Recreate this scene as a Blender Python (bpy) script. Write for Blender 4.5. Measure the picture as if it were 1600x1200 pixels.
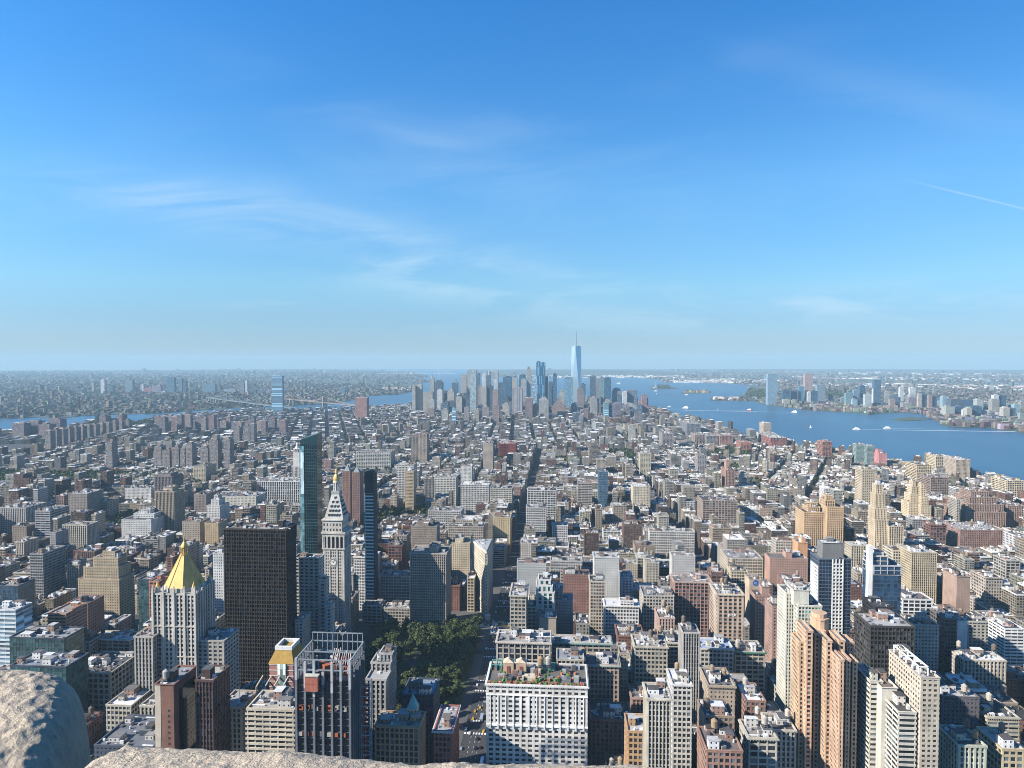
import bpy, math, random
import numpy as np
R = math.radians
for o in list(bpy.data.objects): bpy.data.objects.remove(o)
SC = bpy.context.scene
# ------------------------------------------------------------------ camera, sky, sun, exposure
CAMZ = 330.0; FPX = 1090.0; PITCH = R(1.84); YAW = R(3.9)
cd = bpy.data.cameras.new('camera'); cam = bpy.data.objects.new('camera', cd); SC.collection.objects.link(cam)
cam.location = (0, 0, CAMZ); cam.rotation_euler = (math.pi/2 - PITCH, 0, YAW)
cd.sensor_width = 36.0; cd.lens = 36.0*FPX/1600; cd.clip_start = 0.05; cd.clip_end = 150000
SC.camera = cam
SUN_AZ = (-0.906, -0.423); SUN_EL = R(32)
w = bpy.data.worlds.new('World'); SC.world = w; w.use_nodes = True
wt = w.node_tree; wt.nodes.clear()
def N(t, typ, **k):
    n = t.nodes.new(typ)
    for a, v in k.items(): setattr(n, a, v)
    return n
# ------------------------------------------------------------------ pixel <-> world (photo pixels 1600x1200)
cP, sP, cY, sY = math.cos(PITCH), math.sin(PITCH), math.cos(YAW), math.sin(YAW)
def ray(px, py):
    x = (px-800)/FPX; y = (600-py)/FPX
    f = cP + y*sP; z = -sP + y*cP
    return (x*cY - f*sY, x*sY + f*cY, z)
def atY(px, py, D):
    d = ray(px, py); k = D/d[1]; return (d[0]*k, D, CAMZ + d[2]*k)
def atZ(px, py, Z=0.0):
    d = ray(px, py); k = (Z-CAMZ)/min(d[2], -1e-4); return (d[0]*k, d[1]*k, Z)
def proj(X, Y, Z):
    xr = X*cY + Y*sY; f = -X*sY + Y*cY; z = Z-CAMZ
    dep = f*cP - z*sP; up = f*sP + z*cP
    return (800 + FPX*xr/dep, 600 - FPX*up/dep)
def build_world():
    t = wt; L = t.links.new
    sky = N(t, 'ShaderNodeTexSky', sky_type='NISHITA', sun_disc=False)
    sky.sun_elevation = SUN_EL; sky.sun_rotation = math.atan2(SUN_AZ[0], SUN_AZ[1])
    sky.altitude = 300; sky.air_density = 1.0; sky.dust_density = 0.15; sky.ozone_density = 3.0
    hs = N(t, 'ShaderNodeHueSaturation'); hs.inputs['Saturation'].default_value = 1.25; hs.inputs['Hue'].default_value = 0.5
    L(sky.outputs[0], hs.inputs['Color'])
    tc = N(t, 'ShaderNodeTexCoord')
    sp = N(t, 'ShaderNodeSeparateXYZ'); L(tc.outputs['Generated'], sp.inputs[0])
    def mth(op, a, b=None, c=False):
        n = N(t, 'ShaderNodeMath', operation=op, use_clamp=c)
        for i, v in enumerate((a, b)):
            if v is None: continue
            if isinstance(v, (int, float)): n.inputs[i].default_value = v
            else: L(v, n.inputs[i])
        return n.outputs[0]
    # clear-morning grading of the sky by elevation: less white and yellow low down, deeper blue above
    zr = N(t, 'ShaderNodeMapRange', clamp=True); zr.inputs[1].default_value = 0.0; zr.inputs[2].default_value = 0.5; L(sp.outputs[2], zr.inputs[0])
    cr_ = N(t, 'ShaderNodeValToRGB'); L(zr.outputs[0], cr_.inputs[0]); el = cr_.color_ramp.elements
    for i, (p, c) in enumerate(((0.01, (.30, .45, .74)), (.046, (.345, .45, .70)), (.118, (.40, .51, .68)), (.21, (.58, .71, .77)), (.468, (.79, .98, 1.02)), (.9, (.57, 1.0, 1.19)))):
        e = el[i] if i < 2 else el.new(p); e.position = p; e.color = (*c, 1)
    gm = N(t, 'ShaderNodeMix', data_type='RGBA', blend_type='MULTIPLY'); gm.inputs['Factor'].default_value = 1; L(hs.outputs[0], gm.inputs['A']); L(cr_.outputs[0], gm.inputs['B'])
    xr = N(t, 'ShaderNodeMapRange', clamp=True); xr.inputs[1].default_value = -.65; xr.inputs[2].default_value = .6; xr.inputs[3].default_value = 1.10; xr.inputs[4].default_value = .84; L(sp.outputs[0], xr.inputs[0])
    gx = N(t, 'ShaderNodeVectorMath', operation='SCALE'); L(gm.outputs['Result'], gx.inputs[0]); L(xr.outputs[0], gx.inputs['Scale'])
    # thin high cirrus: soft patches on the gnomonic plane ahead (u = x/y, w = z/y), torn by stretched noise
    yy = mth('MAXIMUM', sp.outputs[1], .08); U = mth('DIVIDE', sp.outputs[0], yy); W = mth('DIVIDE', sp.outputs[2], yy)
    cb = N(t, 'ShaderNodeCombineXYZ'); L(U, cb.inputs[0]); L(W, cb.inputs[1])
    def tear(rot, sx, sy, lo, hi, det=7, off=(0, 0, 0)):
        mp = N(t, 'ShaderNodeMapping'); mp.inputs['Rotation'].default_value = (0, 0, rot); mp.inputs['Scale'].default_value = (sx, sy, 1); mp.inputs['Location'].default_value = off; L(cb.outputs[0], mp.inputs[0])
        nz = N(t, 'ShaderNodeTexNoise'); nz.inputs['Scale'].default_value = 1; nz.inputs['Detail'].default_value = det; nz.inputs['Roughness'].default_value = .6; nz.inputs['Distortion'].default_value = .8; L(mp.outputs[0], nz.inputs[0])
        mr = N(t, 'ShaderNodeMapRange', clamp=True, interpolation_type='SMOOTHSTEP'); mr.inputs[1].default_value = lo; mr.inputs[2].default_value = hi; L(nz.outputs[0], mr.inputs[0]); return mr.outputs[0]
    def gno(px, py): d = ray(px, py); return d[0]/d[1], d[2]/d[1]
    def patch(px, py, sx, sy, rot, amp):
        u0, w0 = gno(px, py); du = mth('SUBTRACT', U, u0); dw = mth('SUBTRACT', W, w0); c, s_ = math.cos(rot), math.sin(rot)
        p = mth('DIVIDE', mth('ADD', mth('MULTIPLY', du, c), mth('MULTIPLY', dw, s_)), sx/1090); q = mth('DIVIDE', mth('SUBTRACT', mth('MULTIPLY', dw, c), mth('MULTIPLY', du, s_)), sy/1090)
        e = mth('POWER', 2.71828, mth('MULTIPLY', mth('ADD', mth('MULTIPLY', p, p), mth('MULTIPLY', q, q)), -1.0)); return mth('MULTIPLY', e, amp)
    n1 = tear(R(10), 2.6, 13, .30, .78); n2 = tear(R(6), 5, 22, .38, .70, 7, (3, 1, 0)); n3 = tear(R(0), 2, 9, .35, .7, 5, (7, 2, 0))
    A = patch(300, 325, 330, 42, R(-9), 1.0); A = mth('ADD', A, patch(610, 380, 260, 30, R(-12), .55)); B = patch(760, 435, 200, 34, R(-4), 1.2); B = mth('ADD', B, patch(1250, 480, 420, 26, R(3), .75)); B = mth('ADD', B, patch(430, 478, 120, 8, 0, .4))
    Cc = patch(600, 200, 260, 40, R(-22), .22); Cc = mth('ADD', Cc, patch(900, 160, 300, 26, R(14), .25)); Cc = mth('ADD', Cc, patch(1420, 150, 260, 30, R(-14), .15)); Cc = mth('ADD', Cc, patch(800, 300, 900, 120, 0, .16))
    m = mth('ADD', mth('MULTIPLY', A, n1), mth('ADD', mth('MULTIPLY', B, n2), mth('MULTIPLY', Cc, n3)))
    (ua, wa), (ub, wb) = gno(1440, 287), gno(1620, 331); sl_ = (wb-wa)/(ub-ua); ln = mth('ABSOLUTE', mth('SUBTRACT', W, mth('ADD', mth('MULTIPLY', U, sl_), wa-sl_*ua)))
    lm = N(t, 'ShaderNodeMapRange', clamp=True); lm.inputs[1].default_value = .0022; lm.inputs[2].default_value = .0004; L(ln, lm.inputs[0])
    lx = N(t, 'ShaderNodeMapRange', clamp=True); lx.inputs[1].default_value = ua-.03; lx.inputs[2].default_value = ua+.05; L(U, lx.inputs[0])
    m = mth('ADD', m, mth('MULTIPLY', mth('MULTIPLY', lm.outputs[0], lx.outputs[0]), .45))
    m = mth('MULTIPLY', m, .56, True)
    mx = N(t, 'ShaderNodeMix', data_type='RGBA'); L(m, mx.inputs['Factor']); L(gx.outputs[0], mx.inputs['A']); mx.inputs['B'].default_value = (3.6, 4.6, 5.3, 1)
    bg = N(t, 'ShaderNodeBackground'); bg.inputs['Strength'].default_value = 0.087; L(mx.outputs['Result'], bg.inputs[0])
    out = N(t, 'ShaderNodeOutputWorld'); L(bg.outputs[0], out.inputs[0])
build_world()
sl = bpy.data.lights.new('sun', 'SUN'); sl.energy = 5.0; sl.angle = R(0.5); sl.color = (1.0, 0.92, 0.80)
so = bpy.data.objects.new('sun', sl); SC.collection.objects.link(so)
from mathutils import Vector, Matrix
_sd = Vector((SUN_AZ[0]*math.cos(SUN_EL), SUN_AZ[1]*math.cos(SUN_EL), math.sin(SUN_EL))).normalized()
so.rotation_euler = _sd.to_track_quat('Z', 'Y').to_euler(); so.location = (0, 0, 900)
SC.view_settings.view_transform = 'Standard'; SC.view_settings.look = 'None'; SC.view_settings.exposure = 1.15; SC.view_settings.gamma = 1.0
SC.render.engine = 'CYCLES'
cy = SC.cycles; cy.max_bounces = 4; cy.diffuse_bounces = 1; cy.glossy_bounces = 2; cy.transmission_bounces = 2; cy.volume_bounces = 0; cy.caustics_reflective = False; cy.caustics_refractive = False
cy.use_denoising = True; cy.filter_width = 0.95; cy.use_adaptive_sampling = True; cy.adaptive_threshold = 0.01

# ------------------------------------------------------------------ geometry collector
FACE = {'F': (0, 1, 5, 4), 'R': (1, 2, 6, 5), 'B': (2, 3, 7, 6), 'L': (3, 0, 4, 7), 'T': (4, 5, 6, 7)}
class Geo:
    """boxes with metre UVs and per-face colour / window / glass attributes, plus free polygons"""
    def __init__(s): s.rows = []; s.pv = []; s.pf = []; s.pc = []
    # row: cx cy z0 z1 w d rot | col3 | top3 | pu pv fu fv | glass3 | seed
    def box(s, cx, cy, z0, z1, w, d, col, top=None, win=(3, 3, 0, 0), glass=(.02, .025, .03), rot=0.0, seed=0.0):
        t = top or col
        s.rows.append((cx, cy, z0, z1, w, d, rot, col[0], col[1], col[2], t[0], t[1], t[2], win[0], win[1], win[2], win[3], glass[0], glass[1], glass[2], seed))
    def box2(s, x0, x1, y0, y1, z0, z1, col, **k): s.box((x0+x1)/2, (y0+y1)/2, z0, z1, x1-x0, y1-y0, col, **k)
    def poly(s, verts, faces, col=(.5, .5, .5)):
        b = len(s.pv); s.pv.extend(verts)
        for f in faces: s.pf.append([b+i for i in f]); s.pc.append(col)
    def lathe(s, cx, cy, prof, n, col, a0=0.0, cap=True, sx=1.0, sy=1.0):
        vs = []; fs = []
        for (r, z) in prof:
            for k in range(n):
                a = a0 + 2*math.pi*k/n; vs.append((cx + sx*r*math.cos(a), cy + sy*r*math.sin(a), z))
        for j in range(len(prof)-1):
            for k in range(n):
                k2 = (k+1) % n; fs.append((j*n+k, j*n+k2, (j+1)*n+k2, (j+1)*n+k))
        if cap: fs.append(tuple((len(prof)-1)*n+k for k in range(n)))
        s.poly(vs, fs, col)
    def tube(s, p, q, r, col, n=5):
        p = Vector(p); q = Vector(q); d = (q-p).normalized(); u = d.orthogonal().normalized(); v = d.cross(u)
        vs = []
        for c in (p, q):
            for k in range(n):
                a = 2*math.pi*k/n; vs.append(tuple(c + u*r*math.cos(a) + v*r*math.sin(a)))
        fs = [(k, (k+1) % n, n+(k+1) % n, n+k) for k in range(n)] + [tuple(range(n))[::-1], tuple(range(n, 2*n))]
        s.poly(vs, fs, col)
    def prism(s, pts, z0, z1, col, top=None):
        n = len(pts); vs = [(x, y, z0) for x, y in pts] + [(x, y, z1) for x, y in pts]
        s.poly(vs, [(k, (k+1) % n, n+(k+1) % n, n+k) for k in range(n)], col)
        s.poly([(x, y, z1) for x, y in pts], [tuple(range(n))], top or col)
    def frustum(s, x0, x1, y0, y1, z0, X0, X1, Y0, Y1, z1, col, top=None):
        vs = [(x0, y0, z0), (x1, y0, z0), (x1, y1, z0), (x0, y1, z0), (X0, Y0, z1), (X1, Y0, z1), (X1, Y1, z1), (X0, Y1, z1)]
        s.poly(vs, [FACE['F'], FACE['R'], FACE['B'], FACE['L']], col); s.poly(vs, [FACE['T']], top or col)
    def empty(s): return not s.rows and not s.pf
    def mesh(s, name, bottom=False, origin=(0, 0, 0)):
        nb = len(s.rows); A = np.array(s.rows, dtype=np.float64).reshape(nb, 21) if nb else np.zeros((0, 21))
        hx, hy = A[:, 4]/2, A[:, 5]/2; c, sn = np.cos(A[:, 6]), np.sin(A[:, 6])
        V = np.zeros((nb, 8, 3))
        for i, (sx, sy) in enumerate(((-1, -1), (1, -1), (1, 1), (-1, 1))):
            lx, ly = sx*hx, sy*hy; X = A[:, 0]+lx*c-ly*sn; Y = A[:, 1]+lx*sn+ly*c
            V[:, i, 0] = X; V[:, i, 1] = Y; V[:, i, 2] = A[:, 2]; V[:, i+4, 0] = X; V[:, i+4, 1] = Y; V[:, i+4, 2] = A[:, 3]
        q = [FACE[k] for k in 'FRBLT'] + ([(3, 2, 1, 0)] if bottom else []); nf = len(q)
        Q = (np.arange(nb)[:, None, None]*8 + np.array(q)[None]).reshape(-1)
        H = A[:, 3]-A[:, 2]; UV = np.zeros((nb, nf, 4, 2))
        for f in range(nf):
            W = A[:, 4] if f in (0, 2, 4, 5) else A[:, 5]; h = H if f < 4 else A[:, 5]
            UV[:, f, 1, 0] = W; UV[:, f, 2, 0] = W; UV[:, f, 2, 1] = h; UV[:, f, 3, 1] = h
            UV[:, f, :, 0] += (f*37.0)*np.maximum(A[:, 13], .1)[:, None]
        col = np.ones((nb, nf, 4)); col[:, :, :3] = A[:, None, 7:10]; col[:, 4:, :3] = A[:, None, 10:13]
        win = np.repeat(A[:, None, 13:17], nf, 1); win[:, 4:, 2:] = 0
        gl = np.repeat(A[:, None, 17:21], nf, 1)
        npv = len(s.pv); nv = nb*8+npv
        co = np.concatenate([V.reshape(-1, 3), np.array(s.pv, dtype=np.float64).reshape(-1, 3)]) - np.array(origin)
        ls = np.arange(nb*nf)*4; lt = np.full(nb*nf, 4)
        pl = [i+nb*8 for f in s.pf for i in f]; plen = [len(f) for f in s.pf]
        loops = np.concatenate([Q, np.array(pl, dtype=np.int64)]).astype(np.int32)
        lt = np.concatenate([lt, np.array(plen, dtype=np.int64)]).astype(np.int32); nF = len(lt)
        ls = (np.cumsum(lt)-lt).astype(np.int32)
        me = bpy.data.meshes.new(name); me.vertices.add(nv); me.loops.add(len(loops)); me.polygons.add(nF)
        me.vertices.foreach_set('co', co.astype(np.float32).ravel()); me.loops.foreach_set('vertex_index', loops)
        me.polygons.foreach_set('loop_start', ls); me.polygons.foreach_set('loop_total', lt)
        uv = me.uv_layers.new(name='UVMap'); U = np.zeros((len(loops), 2), dtype=np.float32); U[:nb*nf*4] = UV.reshape(-1, 2); uv.data.foreach_set('uv', U.ravel())
        npf = len(s.pf)
        pc = np.ones((npf, 4)); 
        if npf: pc[:, :3] = np.array(s.pc)
        for nm, arr, ex in (('col', col, pc), ('win', win, np.tile([3., 3., 0, 0], (npf, 1))), ('glass', gl, np.tile([.02, .02, .03, 0], (npf, 1)))):
            at = me.attributes.new(nm, 'FLOAT_COLOR', 'FACE'); at.data.foreach_set('color', np.concatenate([arr.reshape(-1, 4), ex]).astype(np.float32).ravel())
        me.polygons.foreach_set('use_smooth', np.zeros(nF, dtype=bool)); me.update(calc_edges=True); me.validate(); return me
ROOT = SC.collection
def tag(o, label=None, cat=None, group=None, kind=None):
    if label: o['label'] = label
    if cat: o['category'] = cat
    if group: o['group'] = group
    if kind: o['kind'] = kind
    return o
def obj(name, geo, mat, parent=None, origin=None, bottom=False, smooth=False):
    og = origin if origin is not None else (tuple(parent['_o']) if parent is not None and '_o' in parent.keys() else (0, 0, 0))
    me = geo if isinstance(geo, bpy.types.Mesh) else geo.mesh(name, bottom, og)
    me.materials.append(mat) if not me.materials else None
    if smooth: me.polygons.foreach_set('use_smooth', np.ones(len(me.polygons), dtype=bool))
    o = bpy.data.objects.new(name, me); ROOT.objects.link(o); o['_o'] = [float(v) for v in og]
    if parent is not None: o.parent = parent
    elif origin is not None: o.location = origin
    return o
def thing(name, label, cat, loc, group=None):
    o = bpy.data.objects.new(name, None); ROOT.objects.link(o); o.location = loc; o.empty_display_size = 2
    o['_o'] = [float(v) for v in loc]; return tag(o, label, cat, group)
# ------------------------------------------------------------------ materials
class T:
    def __init__(s, name):
        s.m = bpy.data.materials.new(name); s.m.use_nodes = True; s.t = s.m.node_tree; s.t.nodes.clear()
        s.b = s.n('ShaderNodeBsdfPrincipled'); s.o = s.n('ShaderNodeOutputMaterial'); s.l(s.b.outputs[0], s.o.inputs[0])
    def n(s, typ, **k): return N(s.t, typ, **k)
    def l(s, a, b): s.t.links.new(a, b)
    def math(s, op, a, b=None, clamp=False):
        n = s.n('ShaderNodeMath', operation=op, use_clamp=clamp)
        for i, v in enumerate((a, b)):
            if v is None: continue
            if isinstance(v, (int, float)): n.inputs[i].default_value = v
            else: s.l(v, n.inputs[i])
        return n.outputs[0]
    def mix(s, f, a, b, mode='MIX'):
        n = s.n('ShaderNodeMix', data_type='RGBA', blend_type=mode)
        for i, v in (('Factor', f), ('A', a), ('B', b)):
            if isinstance(v, (int, float)): n.inputs[i].default_value = v
            elif isinstance(v, tuple): n.inputs[i].default_value = (*v[:3], 1)
            else: s.l(v, n.inputs[i])
        return n.outputs['Result']
    def noise(s, scale, det=4, vec=None, rough=.55, out=0):
        n = s.n('ShaderNodeTexNoise'); n.inputs['Scale'].default_value = scale; n.inputs['Detail'].default_value = det; n.inputs['Roughness'].default_value = rough
        if vec is not None: s.l(vec, n.inputs[0])
        return n.outputs[out]
    def rng(s, v, a, b, c, d):
        n = s.n('ShaderNodeMapRange', clamp=True); s.l(v, n.inputs[0])
        for i, x in enumerate((a, b, c, d)): n.inputs[i+1].default_value = x
        return n.outputs[0]
    def pos(s): return s.n('ShaderNodeNewGeometry').outputs['Position']
    def bump(s, h, strength=.5, dist=.1):
        n = s.n('ShaderNodeBump'); n.inputs['Strength'].default_value = strength; n.inputs['Distance'].default_value = dist; s.l(h, n.inputs['Height']); s.l(n.outputs[0], s.b.inputs['Normal'])
def facade_mat():
    t = T('facade')
    uv = t.n('ShaderNodeUVMap'); sp = t.n('ShaderNodeSeparateXYZ'); t.l(uv.outputs[0], sp.inputs[0])
    aw = t.n('ShaderNodeAttribute', attribute_name='win'); sw = t.n('ShaderNodeSeparateColor'); t.l(aw.outputs['Color'], sw.inputs[0])
    ac = t.n('ShaderNodeAttribute', attribute_name='col'); ag = t.n('ShaderNodeAttribute', attribute_name='glass')
    cu = t.math('DIVIDE', sp.outputs[0], sw.outputs[0]); cv = t.math('DIVIDE', sp.outputs[1], sw.outputs[1])
    fu = t.math('ABSOLUTE', t.math('SUBTRACT', t.math('FRACT', cu), .5)); fv = t.math('ABSOLUTE', t.math('SUBTRACT', t.math('FRACT', cv), .5))
    inu = t.math('LESS_THAN', fu, t.math('MULTIPLY', sw.outputs[2], .5)); inv = t.math('LESS_THAN', fv, t.math('MULTIPLY', aw.outputs['Alpha'], .5))
    isw = t.math('MULTIPLY', inu, inv)
    cb = t.n('ShaderNodeCombineXYZ'); t.l(t.math('FLOOR', cu), cb.inputs[0]); t.l(t.math('FLOOR', cv), cb.inputs[1]); t.l(ag.outputs['Alpha'], cb.inputs[2])
    wn = t.n('ShaderNodeTexWhiteNoise', noise_dimensions='3D'); t.l(cb.outputs[0], wn.inputs[0])
    blind = t.math('GREATER_THAN', wn.outputs[0], .82)
    tone = t.rng(wn.outputs[0], 0, .82, .35, 1.9)
    g0 = t.mix(1.0, ag.outputs['Color'], tone, 'MULTIPLY')
    g1 = t.mix(t.math('MULTIPLY', blind, .8), g0, t.mix(1.0, t.mix(1.0, g0, (3.2, 3.2, 3.0), 'MULTIPLY'), (.012, .012, .01), 'ADD'))
    mp = t.n('ShaderNodeMapping'); mp.inputs['Scale'].default_value = (1, 1, .06); t.l(t.pos(), mp.inputs[0])
    n1 = t.noise(.045, 5, t.pos()); n2 = t.noise(1.1, 3, t.pos()); n3 = t.noise(.55, 4, mp.outputs[0], .65)
    st = t.math('MULTIPLY', t.math('MULTIPLY', t.rng(n1, .3, .7, .78, 1.14), t.rng(n2, .3, .7, .88, 1.1)), t.rng(n3, .3, .7, .80, 1.10))
    wc = t.mix(1.0, ac.outputs['Color'], st, 'MULTIPLY')
    t.l(t.mix(isw, wc, g1), t.b.inputs['Base Color'])
    t.l(t.rng(isw, 0, 1, .88, .16), t.b.inputs['Roughness'])
    t.l(t.rng(isw, 0, 1, .2, .2), t.b.inputs['Specular IOR Level'])
    return t.m
def wall_mat(name='wall_paint', rough=.88, metal=0.0, spec=.3, sc=1.0):
    t = T(name); ac = t.n('ShaderNodeAttribute', attribute_name='col')
    mp = t.n('ShaderNodeMapping'); mp.inputs['Scale'].default_value = (1, 1, .05); t.l(t.pos(), mp.inputs[0])
    n1 = t.noise(.07*sc, 5, t.pos()); n2 = t.noise(1.3*sc, 4, t.pos(), .65); n3 = t.noise(.6*sc, 4, mp.outputs[0], .65)
    st = t.math('MULTIPLY', t.math('MULTIPLY', t.rng(n1, .3, .7, .78, 1.14), t.rng(n2, .3, .7, .82, 1.14)), t.rng(n3, .3, .7, .82, 1.1))
    t.l(t.mix(1.0, ac.outputs['Color'], st, 'MULTIPLY'), t.b.inputs['Base Color'])
    t.b.inputs['Roughness'].default_value = rough; t.b.inputs['Metallic'].default_value = metal; t.b.inputs['Specular IOR Level'].default_value = spec
    return t.m
M_FAC = facade_mat(); M_WALL = wall_mat(); M_METAL = wall_mat('metalwork', .35, .6, .5)
M_SHEET = wall_mat('gilded_sheet', .38, .55, .5, 3.0)
def glassy_mat():
    t = T('reflective_glazing')
    uv = t.n('ShaderNodeUVMap'); sp = t.n('ShaderNodeSeparateXYZ'); t.l(uv.outputs[0], sp.inputs[0])
    aw = t.n('ShaderNodeAttribute', attribute_name='win'); sw = t.n('ShaderNodeSeparateColor'); t.l(aw.outputs['Color'], sw.inputs[0])
    ag = t.n('ShaderNodeAttribute', attribute_name='glass')
    cb = t.n('ShaderNodeCombineXYZ'); t.l(t.math('FLOOR', t.math('DIVIDE', sp.outputs[0], sw.outputs[0])), cb.inputs[0]); t.l(t.math('FLOOR', t.math('DIVIDE', sp.outputs[1], sw.outputs[1])), cb.inputs[1])
    wn = t.n('ShaderNodeTexWhiteNoise', noise_dimensions='3D'); t.l(cb.outputs[0], wn.inputs[0])
    t.l(t.mix(1.0, ag.outputs['Color'], t.rng(wn.outputs[0], 0, 1, .55, 1.5), 'MULTIPLY'), t.b.inputs['Base Color'])
    t.b.inputs['Roughness'].default_value = .08; t.b.inputs['Specular IOR Level'].default_value = 1.0; t.b.inputs['Metallic'].default_value = .35
    nn = t.n('ShaderNodeNormalMap') if False else None
    t.bump(t.math('MULTIPLY', wn.outputs[0], 1.0), .06, .3)
    return t.m
M_GLS = glassy_mat()
def ground_mat():
    t = T('asphalt'); p = t.pos(); a = t.noise(.02, 4, p); b = t.noise(.6, 4, p)
    c = t.mix(a, (.014, .015, .019), (.026, .026, .03)); t.l(t.mix(t.rng(b, .4, .7, 0, .4), c, (.1, .1, .1)), t.b.inputs['Base Color']); t.b.inputs['Roughness'].default_value = .9
    return t.m
def paving_mat():
    t = T('paving'); p = t.pos(); a = t.noise(.05, 4, p); b = t.noise(.8, 3, p)
    c = t.mix(a, (.04, .04, .042), (.09, .088, .085)); t.l(t.mix(t.rng(b, .35, .7, 0, .5), c, (.1, .1, .1)), t.b.inputs['Base Color']); t.b.inputs['Roughness'].default_value = .9
    return t.m
def farland_mat():
    t = T('suburb_land'); p = t.pos()
    a = t.noise(.0006, 5, p); b = t.noise(.004, 5, p, .65); c = t.noise(.02, 4, p, .7)
    g = t.mix(t.rng(b, .35, .65, 0, 1), (.016, .03, .018), (.04, .04, .04)); g = t.mix(t.rng(c, .56, .8, 0, .8), g, (.14, .135, .13)); g = t.mix(t.rng(a, .4, .62, 0, .75), g, (.04, .075, .035))
    t.l(g, t.b.inputs['Base Color']); t.b.inputs['Roughness'].default_value = .95
    return t.m
def water_mat():
    t = T('harbour_water'); p = t.pos()
    mp = t.n('ShaderNodeMapping'); mp.inputs['Rotation'].default_value = (0, 0, R(25)); mp.inputs['Scale'].default_value = (1, .35, 1); t.l(p, mp.inputs[0])
    a = t.noise(.0016, 5, mp.outputs[0]); b = t.noise(.05, 5, mp.outputs[0])
    t.l(t.mix(t.rng(a, .35, .65, 0, 1), (.014, .055, .11), (.026, .088, .15)), t.b.inputs['Base Color'])
    t.b.inputs['Roughness'].default_value = .34; t.b.inputs['Specular IOR Level'].default_value = .35
    t.bump(b, .8, 1.2)
    return t.m
def leaf_mat():
    t = T('foliage'); ac = t.n('ShaderNodeAttribute', attribute_name='col'); gi = t.n('ShaderNodeNewGeometry')
    n = t.noise(.35, 3, t.pos()); s = t.math('MULTIPLY', t.rng(n, .3, .7, .6, 1.4), t.rng(gi.outputs['Random Per Island'], 0, 1, .65, 1.35))
    t.l(t.mix(1.0, ac.outputs['Color'], s, 'MULTIPLY'), t.b.inputs['Base Color']); t.b.inputs['Roughness'].default_value = .7; t.b.inputs['Specular IOR Level'].default_value = .2
    return t.m
def stone_mat():
    t = T('weathered_limestone'); tc = t.n('ShaderNodeTexCoord'); p = tc.outputs['Object']
    a = t.noise(9, 6, p); b = t.noise(70, 6, p, .7); c = t.noise(260, 3, p, .6)
    col = t.mix(t.rng(a, .35, .65, 0, 1), (.42, .35, .26), (.33, .28, .22)); col = t.mix(t.rng(b, .52, .72, 0, .8), col, (.20, .18, .15)); col = t.mix(t.rng(c, .6, .75, 0, .7), col, (.48, .42, .34))
    t.l(col, t.b.inputs['Base Color']); t.b.inputs['Roughness'].default_value = .95
    h = t.math('ADD', t.math('MULTIPLY', b, 1.0), t.math('MULTIPLY', c, .35)); t.bump(h, 1.0, .006)
    return t.m
M_ASP = ground_mat(); M_PAV = paving_mat(); M_FAR = farland_mat(); M_WAT = water_mat(); M_LEAF = leaf_mat(); M_STONE = stone_mat()
C = dict(cream=(.54, .49, .40), white=(.74, .74, .72), tan=(.40, .33, .25), brown=(.19, .125, .095), brick=(.27, .14, .105), pink=(.42, .28, .235), grey=(.34, .34, .33), dark=(.045, .04, .04),
         blue=(.032, .085, .16), teal=(.045, .13, .14), peach=(.68, .46, .31), stone=(.48, .45, .40), slate=(.085, .105, .14), charcoal=(.035, .035, .04), beige=(.47, .41, .33), red=(.38, .1, .07))
for _k in list(C): C[_k] = tuple(v*.71 for v in C[_k])
# ------------------------------------------------------------------ building kit
rnd = random.Random(7)
def vary(c, a=.1, r=rnd):
    k = 1 + r.uniform(-a, a); return tuple(max(.01, min(.9, v*k*(1+r.uniform(-.03, .03)))) for v in c)
ROOFS = [(.26, .255, .25), (.16, .16, .16), (.10, .10, .105), (.055, .055, .06), (.36, .355, .35), (.22, .20, .18), (.12, .115, .11), (.52, .52, .51), (.15, .125, .11), (.075, .07, .068), (.09, .09, .1), (.045, .045, .045)]
STY = dict(  # bay, pier width, floor, spandrel height, pier depth, spandrel depth, glass tint
    loft=(3.4, 1.0, 4.0, 1.5, .35, .28, (.022, .026, .032)), punch=(3.0, 1.55, 3.3, 1.7, .30, .27, (.02, .024, .03)),
    pier=(3.2, 1.35, 3.6, 1.1, .60, .15, (.02, .024, .03)), glass=(3.0, .14, 3.9, .5, .16, .12, (.03, .07, .10)),
    band=(7.0, .5, 3.3, 1.6, .25, .40, (.02, .025, .03)), wide=(5.5, 1.0, 4.2, 1.3, .4, .3, (.022, .026, .032)),
    dark=(3.0, .5, 3.7, 1.0, .5, .2, (.012, .013, .016)), blank=(3, 1, 3.5, 1, .3, .2, (.02, .02, .02)), pair=(4.6, 1.7, 3.5, 1.6, .4, .3, (.02, .024, .03)))
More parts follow.
